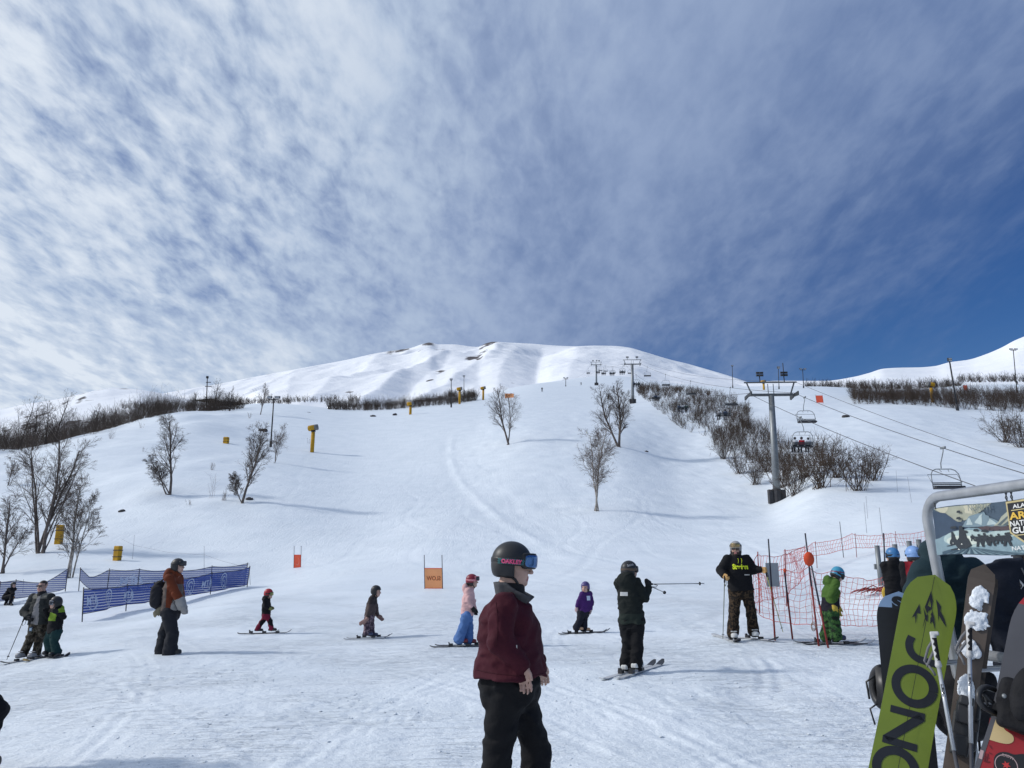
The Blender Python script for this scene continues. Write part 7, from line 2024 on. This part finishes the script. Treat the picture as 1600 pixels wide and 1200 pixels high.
shape('shield_rim', [shield], M_ink('shield_gold', (.48, .40, .20))); shape('shield', [inset], M_ink('shield_black', (.012, .012, .014)))
shape('shield_rule', [[(sh0 + .05, .185), (sh0 + shW - .05, .185), (sh0 + shW - .05, .20), (sh0 + .05, .20)], [(sh0 + .05, .64), (sh0 + shW - .05, .64), (sh0 + shW - .05, .655), (sh0 + .05, .655)]], M_ink('rule_gold', (.55, .46, .22)))
def btext(txt, s_, t_, h, w_, m, name='lettering', bold=.0):
    """text centred at (s_, t_) of the picture scale, h of the banner height, w_ of PW"""
    layer[0] += 1
    vs, fs = text_mesh(txt, 1.0, bold); ww = max(v.x for v in vs) - min(v.x for v in vs); hh = max(v.y for v in vs) - min(v.y for v in vs)
    mesh_obj(name, [bm_((s_ + v.x / ww * w_) * PW, t_ - v.y / hh * h, .0008 * layer[0] + .0014) for v in vs], fs, m, ban)
scx = sh0 + shW / 2; M_WI = M_ink('white_letters', (.72, .72, .70)); M_GI = M_ink('gold_letters', (.66, .42, .06))
btext('ALASKA', scx, .125, .075, .27, M_WI, bold=.02); btext('ARMY', scx, .295, .135, .37, M_GI, bold=.03); btext('NATIONAL', scx, .435, .10, .37, M_WI, bold=.02); btext('GUARD', scx, .56, .115, .34, M_WI, bold=.03)
btext('NATIONALGUARD', sh0 + .31, .88, .075, .60, M_WI, bold=.01); btext('NORTH', .69, .075, .13, .26, M_ink('faint_letters', (.15, .18, .18)))
layer[0] += 1
for s_ in (.03, .585, .62, 1.2):
    mb = MB(); c = bm_(s_, .02, .002)
    mb.tube([c + up * .0, c + up * .02 + rd * .006, c + up * .045 - rd * .004, c + up * .062 + rd * .008], .003, 6); mb.tube([c + rd * .008, c + up * .02 - rd * .006, c + up * .05 + rd * .012], .003, 6); mb.build('hook', M_DSTEEL, ban, True)

# ---- boards and skis: flat local plane, x across, y along (0 = tail on the snow), z towards the viewer
def plank_frame(uvt, Yt, uvb, Yb, twist=0.0):
    T_ = at(uvt[0], uvt[1], Yt); B0 = at(uvb[0], uvb[1], Yb); 
    bt = Vector((B0.x, B0.y, gz(B0.x, B0.y) + .004)); y = (T_ - bt); Ln = y.length; y.normalize()
    n_ = Vector((0, 0, CAMZ)) - (T_ + bt) / 2; n_ = Matrix.Rotation(twist, 3, 'Z') @ n_; z = (n_ - y * n_.dot(y)).normalized(); x = y.cross(z)
    return bt, frame_of((0, 0, 0), x, y, z), Ln
def outline(L_, w, wt, n=40, nose=.16, tail=.16, waist=.90):
    r = []; 
    for i in range(n + 1):
        q = i / n; yv = q * L_; hw = w / 2 * (waist + (1 - waist) * abs(2 * q - 1) ** 1.6)
        if yv > L_ - nose: k = (yv - (L_ - nose)) / nose; hw *= math.sqrt(max(0, 1 - k ** 2.3))
        if yv < tail: k = (tail - yv) / tail; hw *= math.sqrt(max(0, 1 - k ** 2.3))
        r.append((hw, yv))
    return r
def rocker(y, L_, nose=.26): return -.0 + (.05 * max(0, (y - (L_ - nose)) / nose) ** 2)
def plank(name, label, cat, uvt, Yt, uvb, Yb, w, m_base, m_edge, twist=0, nose=.16, tail=.16, waist=.9, th=.009, lens=None, zones=None, group=None):
    bt, fr, L_ = plank_frame(uvt, Yt, uvb, Yb, twist)
    t = thing(name, label, cat, bt, 0, group); ol = outline(L_, w, w, 48, nose, tail, waist); vs = []; fs = []; mi = []; m_ = len(ol)
    cols = [-1, -.93, -.45, 0, .45, .93, 1]
    for sgn in (1, -1):
        for hw, y in ol:
            for c in cols: vs.append(fr @ Vector((c * hw, y, sgn * th / 2 + rocker(y, L_, nose * 1.6))))
    K = len(cols)
    for b_ in (0, 1):
        for i in range(m_ - 1):
            for j in range(K - 1):
                a = b_ * m_ * K + i * K + j; q = (a, a + 1, a + K + 1, a + K); fs.append(q if b_ == 0 else q[::-1])
                yc = ol[i][1] / L_; mi.append((zones(yc, (cols[j] + cols[j + 1]) / 2) if zones else 0) if b_ == 0 else 0)
    for i in range(m_ - 1):
        for j in (0, K - 1):
            a = i * K + j; b2_ = a + m_ * K; fs.append((a, a + K, b2_ + K, b2_) if j == 0 else (a, b2_, b2_ + K, a + K)); mi.append(len(m_base) if isinstance(m_base, list) else 1)
    ms = (m_base if isinstance(m_base, list) else [m_base]) + [m_edge]
    mesh_obj('base', vs, fs, ms, t, False, mi)
    return t, fr, L_
def on_plank(polys, t, fr, L_, m, name, lift=.0065, nose=.26):
    import bmesh
    b = bmesh.new()
    for p in polys: 
        try: b.faces.new([b.verts.new((q[0], q[1], 0)) for q in p])
        except ValueError: pass
    bmesh.ops.triangulate(b, faces=b.faces[:]); b.verts.index_update()
    o = mesh_obj(name, [fr @ Vector((v.co.x, v.co.y, lift + rocker(v.co.y, L_, nose))) for v in b.verts], [tuple(v.index for v in f.verts) for f in b.faces], m, t); b.free(); return o

# green split board with big letters running down it
M_GBASE = mat('green_base', (.150, .205, .018), .38, .08, 7, .05, 30, spec=.5); M_EDGE = mat('board_edge', (.035, .04, .045), .35, .2, 10, metal=.5); M_BLKI = mat('black_ink', (.013, .015, .02), .4, .1)
gb, gf, gL = plank('snowboard', 'lime green split board with big black letters, leaning on the rack', 'snowboard', (1459, 903), 4.22, (1358, 1415), 3.92, .262, M_GBASE, M_EDGE, .05, .20, .18, .93)
# split line, nose clip
on_plank([[(-.0012, .02), (.0012, .02), (.0012, gL - .012), (-.0012, gL - .012)]], gb, gf, gL, M_BLKI, 'split_line', .0062, .32)
mb = MB(); mb.box(gf @ Vector((0, gL - .012, .014)), (.016, .012, .004), gf.to_3x3()); mb.build('nose_clip', M_DSTEEL, gb)
# letters: read from nose to tail, tops towards the viewer's right; stroke shapes
def px(u, v):
    """board plane coordinates under an image pixel"""
    a, e = ray(u, v); d = Vector((a, 1, e)); o = Vector((0, 0, CAMZ)); z = gf.to_3x3() @ Vector((0, 0, 1)); p0 = gb.location + z * .006
    s_ = (p0 - o).dot(z) / d.dot(z); q = gf.inverted() @ (o + d * s_ - gb.location); return q.x, q.y
def P4(cx, cy): return px(1340 + cx / 4.0, 900 + cy / 4.0)        # from the 4x enlargement of the photo's corner
def strip(pts, wd, n=8):
    """a stroke of constant width through points given on the board"""
    out = []; L1 = []; L2 = []
    for i, p in enumerate(pts):
        a = pts[max(0, i - 1)]; b = pts[min(len(pts) - 1, i + 1)]; dx, dy = b[0] - a[0], b[1] - a[1]; l = math.hypot(dx, dy) or 1; nx_, ny_ = -dy / l * wd / 2, dx / l * wd / 2
        L1.append((p[0] + nx_, p[1] + ny_)); L2.append((p[0] - nx_, p[1] - ny_))
    return [[L1[i], L1[i + 1], L2[i + 1], L2[i]] for i in range(len(pts) - 1)]
def ring(c, r, wd, n=44, a0=0, a1=2 * math.pi): return strip([(c[0] + r * math.cos(a0 + (a1 - a0) * i / n), c[1] + r * math.sin(a0 + (a1 - a0) * i / n)) for i in range(n + 1)], wd)
sw = .040
# J: hook on the left, stem out to the right
jp = [P4(338, 378), P4(322, 420), P4(330, 470), P4(365, 510), P4(420, 532), P4(490, 552)]
def smooth(p, n=6):
    p = [Vector(q) for q in p]; out = []
    for i in range(len(p) - 1):
        a, b, c, d = p[max(i - 1, 0)], p[i], p[i + 1], p[min(i + 2, len(p) - 1)]
        for k in range(n):
            t = k / n; out.append(tuple(.5 * ((2 * b) + (c - a) * t + (2 * a - 5 * b + 4 * c - d) * t * t + (3 * b - a - 3 * c + d) * t ** 3)))
    out.append(tuple(p[-1])); return out
letters = strip(smooth(jp), .036)
oc = P4(355, 688); orr = math.dist(P4(355, 578), P4(355, 798)) / 2
letters += ring(oc, orr * .985, .040)
letters += strip([P4(205, 826), P4(420, 884)], .034) + strip([P4(402, 884), P4(178, 1018)], .040) + strip([P4(155, 1014), P4(372, 1078)], .034)
ec = P4(238, 1208); letters += ring(ec, orr * .985, .040)
ec2 = (ec[0] - .004, ec[1] - .215); letters += ring(ec2, orr * .6, .036, 30, .3, 4.4)
on_plank(letters, gb, gf, gL, M_BLKI, 'lettering', .0070, .32)
# mountain mark under the nose
mk = [[(455, 105), (468, 160), (462, 215), (478, 262), (484, 340), (462, 262), (448, 214), (432, 235), (418, 198)], [(385, 178), (392, 238), (370, 232), (362, 302), (358, 250), (338, 262)], [(487, 152), (520, 196), (516, 222), (540, 268), (554, 322), (526, 282), (508, 250), (505, 290), (498, 215)], [(410, 200), (428, 248), (438, 240), (436, 290), (424, 272), (404, 332), (420, 262)], [(455, 262), (470, 250), (466, 285), (452, 300)]]
on_plank([[P4(*q) for q in p] for p in mk], gb, gf, gL, M_BLKI, 'mountain_mark', .0070, .32)
on_plank([[P4(438, 190), P4(450, 150), P4(456, 200)], [P4(452, 225), P4(458, 212), P4(464, 228), P4(456, 240)]], gb, gf, gL, M_GBASE, 'mark_cutout', .0078, .32)

# black board with a pale blue nose
M_BB = mat('black_base', (.010, .011, .014), .35, .15, 6); M_LB = mat('pale_blue_nose', (.24, .36, .55), .4, .06, 8); M_WEDGE = mat('pale_edge', (.5, .55, .62), .4, .05)
bb, bf, bL = plank('snowboard', 'black snowboard with a pale blue nose behind the lime green board', 'snowboard', (1404, 926), 4.55, (1441, 1372), 4.36, .252, [M_BB, M_LB], M_WEDGE, .02, .17, .17, .93, zones=lambda y, x: 1 if y > .922 else 0)
tv, tf = text_mesh('S', .085, .006); on_plank([[(tv[i].x * 1.25 - .012, tv[i].y + bL - .062) for i in f] for f in tf], bb, bf, bL, M_BLKI, 'lettering', .0068, .272)
for yb in (bL * .63, bL * .30):
    mb = MB(); b3 = bf.to_3x3()
    pts = [bf @ Vector((-.12 - .05 * math.sin(a), yb + .10 * math.cos(a), -.06 - .05 * math.sin(a))) for a in np.linspace(0, math.pi, 12)]
    mb.tube(pts, .022, 8); mb.box(bf @ Vector((-.10, yb, -.05)), (.05, .10, .05), b3); mb.build('binding', M_BIND, bb, True)
    mb = MB(); mb.tube([bf @ Vector((-.15, yb + .06, -.05)), bf @ Vector((-.20, yb + .02, -.04)), bf @ Vector((-.19, yb - .07, -.05))], .006, 6); mb.tube([bf @ Vector((-.14, yb - .08, -.06)), bf @ Vector((-.19, yb - .12, -.05)), bf @ Vector((-.17, yb - .2, -.05))], .005, 6); mb.build('strap', M_BIND, bb, True)
for k in range(5):
    pass
# red and grey board at the photo's edge
M_RB = [mat('grey_top', (.075, .075, .085), .4, .1, 6), mat('red_nose', (.34, .018, .026), .4, .2, 6), mat('board_black', (.012, .012, .014), .4, .1), mat('red_field', (.26, .014, .018), .4, .12, 8)]
rb, rf, rL = plank('snowboard', 'red and grey snowboard with black bindings, cut off by the photo edge', 'snowboard', (1652, 926), 3.42, (1506, 1492), 3.22, .285, M_RB, M_EDGE, -.05, .22, .18, .92, zones=lambda y, x: 1 if y > .93 else (0 if y > .66 else (2 if y > .62 else 3)))
def rpx(u, v):
    a, e = ray(u, v); d = Vector((a, 1, e)); o = Vector((0, 0, CAMZ)); z = rf.to_3x3() @ Vector((0, 0, 1)); p0 = rb.location + z * .006
    s_ = (p0 - o).dot(z) / d.dot(z); q = rf.inverted() @ (o + d * s_ - rb.location); return q.x, q.y
def P6(cx, cy): return rpx(1360 + cx / 6.667, 1080 + cy / 6.667)
on_plank([[P6(1080, 800), P6(1262, 258), P6(1318, 262), P6(1140, 800)]], rb, rf, rL, M_RB[0], 'side_stripe', .0062, .35)
on_plank([[P6(*q) for q in smooth([(1240, 505), (1320, 265), (1365, 330), (1400, 400), (1480, 460), (1490, 520), (1440, 548), (1360, 540), (1240, 505)], 5)]], rb, rf, rL, mat('cream_ink', (.50, .38, .19), .5, .08), 'cream_blob', .0066, .35)
on_plank([[P6(*q) for q in smooth([(1285, 800), (1290, 690), (1340, 640), (1420, 635), (1500, 660), (1600, 655), (1700, 700), (1700, 900), (1285, 900)], 4)]], rb, rf, rL, M_RB[2], 'dark_blob', .0067, .35)
ccx = P6(1415, 770); M_PINKR = mat('pale_pink_ink', (.42, .30, .30), .5)
on_plank(ring(ccx, math.dist(P6(1415, 665), P6(1415, 770)), .0028), rb, rf, rL, M_PINKR, 'emblem_ring', .0072, .35)
on_plank([[(ccx[0] + .016 * (1 if k % 2 else .45) * math.sin(k * math.pi / 6), ccx[1] + .016 * (1 if k % 2 else .45) * math.cos(k * math.pi / 6)) for k in range(12)]], rb, rf, rL, mat('star_red', (.45, .03, .03), .5), 'emblem_star', .0074, .35)
tv, tf = text_mesh('RAINY', .016, .0); on_plank([[(ccx[0] + tv[i].x * .9, ccx[1] + .035 + tv[i].y - tv[i].x ** 2 * 6) for i in f] for f in tf], rb, rf, rL, M_PINKR, 'emblem_lettering', .0074, .35)
def bar(p, q, w_):
    return strip([p, q], w_)
tv, tf = text_mesh('BURTON', .032, .002); c0 = P6(1165, 660)
# short upright word in a pale tab on the dark edge stripe
on_plank(bar(P6(1145, 705), P6(1165, 615), .012), rb, rf, rL, M_PINKR, 'edge_tab', .0072, .35)
on_plank([s for a, b in (((1195, 640), (1185, 735)), ((1225, 650), (1205, 740)), ((1195, 690), (1235, 690)), ((1235, 640), (1265, 655)), ((1205, 740), (1245, 735)), ((1240, 560), (1265, 600))) for s in bar(P6(*a), P6(*b), .004)], rb, rf, rL, mat('dark_red_ink', (.12, .008, .012), .5), 'faint_print', .0070, .35)
M_BINDM = mat('matte_binding', (.012, .012, .014), .75, .15, 20, .2, 80, spec=.2)
# bindings of the red board
b3 = rf.to_3x3(); cB = P6(1480, 170)
def RV(cx, cy, z): q = P6(cx, cy); return rf @ Vector((q[0], q[1], z))
mb = MB(); mb.tube([RV(1300, 0, .03)] + [RV(1235 - 95 * math.sin(a), 95 - 115 * math.cos(a) + 5, .05 + .04 * math.sin(a)) for a in np.linspace(.2, 2.9, 12)] + [RV(1320, 250, .03)], .012, 8); mb.build('ankle_strap', M_BIND, rb, True)
S = SDF(); c = np.array(RV(1470, 110, .07)); MM = np.array(b3.transposed()); c = np.array(RV(1500, 60, .06)); S.box(c, (.055, .055, .04), MM, .025, .02); S.box(np.array(RV(1530, 220, .055)), (.060, .085, .035), MM, .02, .02); S.box(np.array(RV(1420, 190, .05)), (.035, .03, .03), MM, .012, .01); S.ell(np.array(RV(1620, 100, .13)), (.05, .11, .03), .02, MM)
S.mesh('binding', .006, M_BINDM, rb, fold(.002, 3, 2))
mb = MB(); mb.tube([RV(1150, 20, .055), RV(1215, 90, .06), RV(1290, 150, .05)], .009, 6); mb.tube([RV(1180, 10, .05), RV(1230, 180, .05)], .006, 6); mb.build('toe_strap', M_BIND, rb, True)
mb = MB(); mb.lathe([(.001, 0), (.009, 0), (.009, .004), (.001, .004)], frame_of(RV(1408, 122, .128), b3 @ Vector((1, 0, 0)), b3 @ Vector((0, 1, 0)), b3 @ Vector((0, 0, 1))), 12); mb.build('buckle', M_STEEL, rb, True)

# brown skis with wet snow on them
M_BROWN = mat('brown_topsheet', (.105, .082, .066), .4, .15, 5); M_BROWN2 = mat('dark_topsheet', (.030, .026, .024), .4, .15, 5); M_TSNOW = mat('stuck_snow', (.74, .78, .83), .8, .06, 40, .7, 160, bd=.004)
for k, (ut, ub, Yt, lb) in enumerate((((1536, 886), (1452, 1425), 3.92, 'brown ski with wet snow stuck to it, leaning on the rack beside the poles'), ((1543, 896), (1470, 1420), 4.02, 'second brown ski standing close behind the snowy one'))):
    sk_, sf_, sL_ = plank('ski', lb, 'ski', ut, Yt, ub, Yt - .22, (.118 if k == 0 else .104), M_BROWN if k == 0 else M_BROWN2, M_EDGE, .08, .075, .05, .82, .012, group='skis standing on the rack')
    for yb, h_ in ((.86, .16), (.55, .13)):
        mb = MB(); b3 = sf_.to_3x3()
        for dx, dy, dz_, a, b_, c_ in ((0, 0, .03, .040, .075, .022), (0, h_ * .45, .05, .034, .05, .03), (0, -h_ * .45, .045, .036, .045, .026), (0, h_ * .75, .07, .03, .02, .035)):
            mb.box(sf_ @ Vector((dx, yb + dy, dz_)), (a, b_, c_), b3)
        o = mb.build('binding', M_BIND, sk_); bv = o.modifiers.new('b', 'BEVEL'); bv.width = .008; bv.segments = 2
        mb = MB(); mb.tube([sf_ @ Vector((-.03, yb + .1, .075)), sf_ @ Vector((0, yb + .12, .095)), sf_ @ Vector((.03, yb + .1, .075))], .006, 6); mb.build('brake', M_DSTEEL, sk_, True)
    if k == 0:
        for j, (yy, rx, ry, n_) in enumerate(((sL_ - .18, .026, .055, 13), (sL_ - .27, .040, .022, 9), (sL_ - .41, .040, .018, 8), (sL_ - .60, .010, .07, 8))):
            S = SDF(); rg2 = np.random.RandomState(j + 3); MM = np.array(b3.transposed())
            for i in range(n_): S.ell(np.array(sf_ @ Vector((rg2.uniform(-rx, rx) * .85, yy + rg2.uniform(-ry, ry), .008))), (rg2.uniform(.012, .022), rg2.uniform(.014, .030), .004), .016, MM)
            S.mesh('stuck_snow', .0035, M_TSNOW, sk_, lambda P: .0035 * fbm(P[:, 0] * 55, P[:, 1] * 55, P[:, 2] * 55, 3, 5))
# the two poles
M_SILV = mat('silver_shaft', (.50, .52, .55), .3, .06, 10, metal=.5); M_GSH = mat('dark_shaft', (.10, .10, .11), .35, .1, 10, metal=.4); M_WGRIP = mat('white_grip', (.52, .52, .52), .5, .1, 20); M_GWEB = cloth('grey_webbing', (.17, .17, .18))
def big_pole(label, ug, Yg, ut, Yt):
    g = at(ug[0], ug[1], Yg); b_ = at(ut[0], ut[1], Yt); b_.z = gz(b_.x, b_.y); t = thing('ski_pole', label, 'ski pole', b_, 0, 'ski poles standing against the rack'); q = g - b_; d = q.normalized(); L_ = q.length
    mb = MB(); mb.tube([d * .0, d * (L_ * .60)], [.007, .0085], 10); mb.build('lower_shaft', M_GSH, t, True)
    mb = MB(); mb.tube([d * (L_ * .60), d * (L_ - .15)], .0095, 10); mb.build('upper_shaft', M_SILV, t, True)
    tow = (Vector((0, 0, CAMZ)) - (b_ + q * .8)); tow = (tow - d * tow.dot(d)).normalized(); sd_ = d.cross(tow)
    S = SDF(); MM = np.stack([np.array(sd_), np.array(d), np.array(tow)])
    S.cone(d * (L_ - .150), d * (L_ - .02), .0115, .0135, .006); S.box(np.array(d * (L_ - .006)) + np.array(sd_) * .007, (.020, .009, .013), MM, .006, .006); S.cone(d * (L_ - .148), d * (L_ - .142), .0155, .013, .005)
    S.mesh('grip', .0028, [M_WGRIP, M_BLKG], t, None, lambda c: ((np.abs(((c @ np.array(d)) - L_ + .078)) < .052) & ((c @ np.array(sd_)) > -.003 + .004 * np.sin((c @ np.array(d)) * 230))).astype(int))
    mb = MB(); e = d * (L_ - .03); a_ = -sd_
    mb.tube([e, e + a_ * .03 - d * .04, e + a_ * .055 - d * .10, e + a_ * .05 - d * .125, e + a_ * .03 - d * .09, e - d * .05 + a_ * .005], .0065, 6); mb.tube([e + a_ * .05 - d * .11, e + a_ * .03 - d * .14, e + a_ * .02 - d * .165], .006, 6); mb.build('wrist_strap', M_GWEB, t, True)
    fr = frame_of(d * .07, sd_, tow, d); mb = MB(); mb.lathe([(.008, 0), (.042, .003), (.045, .008), (.008, .014)], fr, 16); mb.build('basket', M_BLKG, t, True)
    vs, fs = text_mesh('LEKI', .030, .0015)
    mesh_obj('lettering', [d * (L_ - .26 - v.x) + (tow * math.cos(v.y / .0098) + sd_ * math.sin(v.y / .0098)) * .0103 for v in [Vector((x.x, x.y * .45, 0)) for x in vs]], fs, M_BLKI, t)
big_pole('ski pole with a white grip in front of the lime green board', (1457, 988), 3.85, (1545, 1460), 3.55)
big_pole('ski pole with a white grip in front of the brown skis', (1514, 972), 3.78, (1517, 1440), 3.62)

# ---- things hung on the back of the rack
def hung_jacket(label, u, v, Y, m, wd, ht, m2=None, hood=True, tail=0):
    p = at(u, v, Y); t = thing('jacket', label, 'jacket', p, 0, 'clothing hung on the rack'); S = SDF(); F_ = np.array([0, 1., 0])
    S.loft([(.02 + tail, 0, -ht), (.0, 0, -ht * .55), (-.01, 0, -.16), (-.02, 0, -.03)], F_, [wd * .48, wd * .5, wd * .46, wd * .22], [.10, .11, .10, .07], .05)
    for a in (-1, 1): S.cone((a * wd * .40, 0, -.13), (a * wd * .52, -.03, -ht * .5), .07, .06, .04); S.cone((a * wd * .52, -.03, -ht * .5), (a * wd * .50, -.05, -ht * .92), .06, .05, .03)
    if hood: S.ell((-.03, .02, .0), (.11, .10, .09), .05); S.ell((-.04, -.09, .01), (.07, .05, .06), .02, None, 's')
    o = S.mesh('shell', .010, m, t, fold(.022, .8, 9)); mb = MB()
    bvh = BVHTree.FromPolygons([x.co.copy() for x in o.data.vertices], [tuple(q.vertices) for q in o.data.polygons]); pp = []
    for i in range(14):
        h = bvh.ray_cast(Vector((.02 * math.sin(i * .5), -1, -.08 - ht * .06 * i)), Vector((0, 1, 0)), 2)
        if h[0] is not None: pp.append(h[0])
    if len(pp) > 2 and not hood: mb.tube(pp, .005, 6); mb.build('zip', m2 or M_GWEB, t, True)
    mb = MB(); mb.tube([(0, 0, -.02), (.0, -.02, .06), (.02, -.03, .10)], .004, 6); mb.build('hanging_loop', M_GWEB, t, True)
    return t, o, bvh
M_DTEAL = cloth('dark_teal_shell', (.012, .030, .038)); M_NAVB = cloth('navy_black_shell', (.010, .013, .022))
hung_jacket('dark teal hooded jacket hanging behind the banner above the lime green board', 1478, 858, 4.75, M_DTEAL, .40, .52)
t, o, bvh = hung_jacket('navy black jacket with a small pale emblem hanging at the right of the brown ski', 1580, 864, 4.35, M_NAVB, .31, .62, None, False, .06)
em = []
for x, y in ((0, .03), (.018, -.012), (.004, -.004), (-.012, -.022), (-.010, .0)):
    h = bvh.ray_cast(Vector((-.03 + x, -1, -.17 + y)), Vector((0, 1, 0)), 2); em.append((h[0] if h[0] is not None else Vector((-.03 + x, -.11, -.17 + y))) - Vector((0, .003, 0)))
mesh_obj('emblem', em, [(0, 1, 2), (0, 2, 3), (0, 3, 4)], mat('emblem_grey', (.4, .41, .42), .5), t)
p = at(1497, 1030, 4.45); t = thing('backpack', 'black backpack hanging from the rack between the lime green board and skis', 'backpack', p); S = SDF()
S.ell((0, 0, -.20), (.16, .12, .22), .03); S.box((.01, -.02, -.22), (.13, .11, .16), None, .06, .05); S.ell((.02, -.10, -.26), (.10, .06, .11), .03)
S.mesh('bag', .010, cloth('black_bag', (.014, .014, .017)), t, fold(.015, 1, 4))
for x in (-.06, .07):
    mb = MB(); mb.tube([(x, -.02, -.0), (x * .6, -.03, .10), (x * .4, -.02, .13)], .012, 6); mb.tube([(x + .06, -.06, -.32), (x + .075, -.08, -.38), (x + .07, -.08, -.45)], .007, 6); mb.build('strap', M_BLKG, t, True)
mb = MB(); mb.box((.02, -.165, -.2), (.06, .006, .004)); mb.build('zip', M_GWEB, t)

# child in purple and blue at the very edge, behind the rack
Qk = figure('child in a purple and blue jacket behind the rack at the photo edge', 8.2,
    dict(head=(1604, 868), neck=(1606, 892), pelvis=(1608, 990), elL=(1582, 940, 0), wrL=(1584, 975, -.1), elR=(1632, 940, 0), wrR=(1630, 975, -.1), knL=(1600, 1040, 0), anL=(1600, 1090, 0), knR=(1616, 1040, 0), anR=(1616, 1090, 0)),
    170, s=.92, hs=.98, shw=.15, jacket=dict(mat=[cloth('violet_panel', (.09, .05, .16)), cloth('royal_blue_panel', (.02, .05, .24))], fn=lambda f, c: (c[:, 2] > f.neck[2] - .16).astype(int)), trousers=dict(mat=M_BLKT), boots=dict(mat=M_BOOTB), gloves=M_BLKG, helmet=dict(mat=M_HELM_BLACK), goggles=dict(u=.006))
# skier mostly outside the left edge
Pk = figure('skier in black trousers cut off by the left edge of the photo', 6.95,
    dict(head=(-62, 850), neck=(-58, 905), pelvis=(-62, 1040), elR=(-50, 985, -.05), wrR=(-40, 1020, 0), elL=(-45, 985, .05), wrL=(-38, 1020, .1), knR=(-5, 1104, 0), anR=(-36, 1172, 0), knL=(-10, 1102, .1), anL=(-40, 1172, .1)),
    88, s=.98, jacket=dict(mat=M_BLKJ), trousers=dict(mat=M_BLACKP, w=1.1), boots=dict(mat=M_BOOTB), gloves=M_BLKG, helmet=dict(mat=M_HELM_BLACK), goggles=dict(u=.006), up=.05)
ski('black ski whose tip just enters the photo at the lower left corner', W2(Pk, Pk.anR) - Vector((0, 0, .13)), 97, 1.2, .40, M_SKIB, M_SKIB, .09)
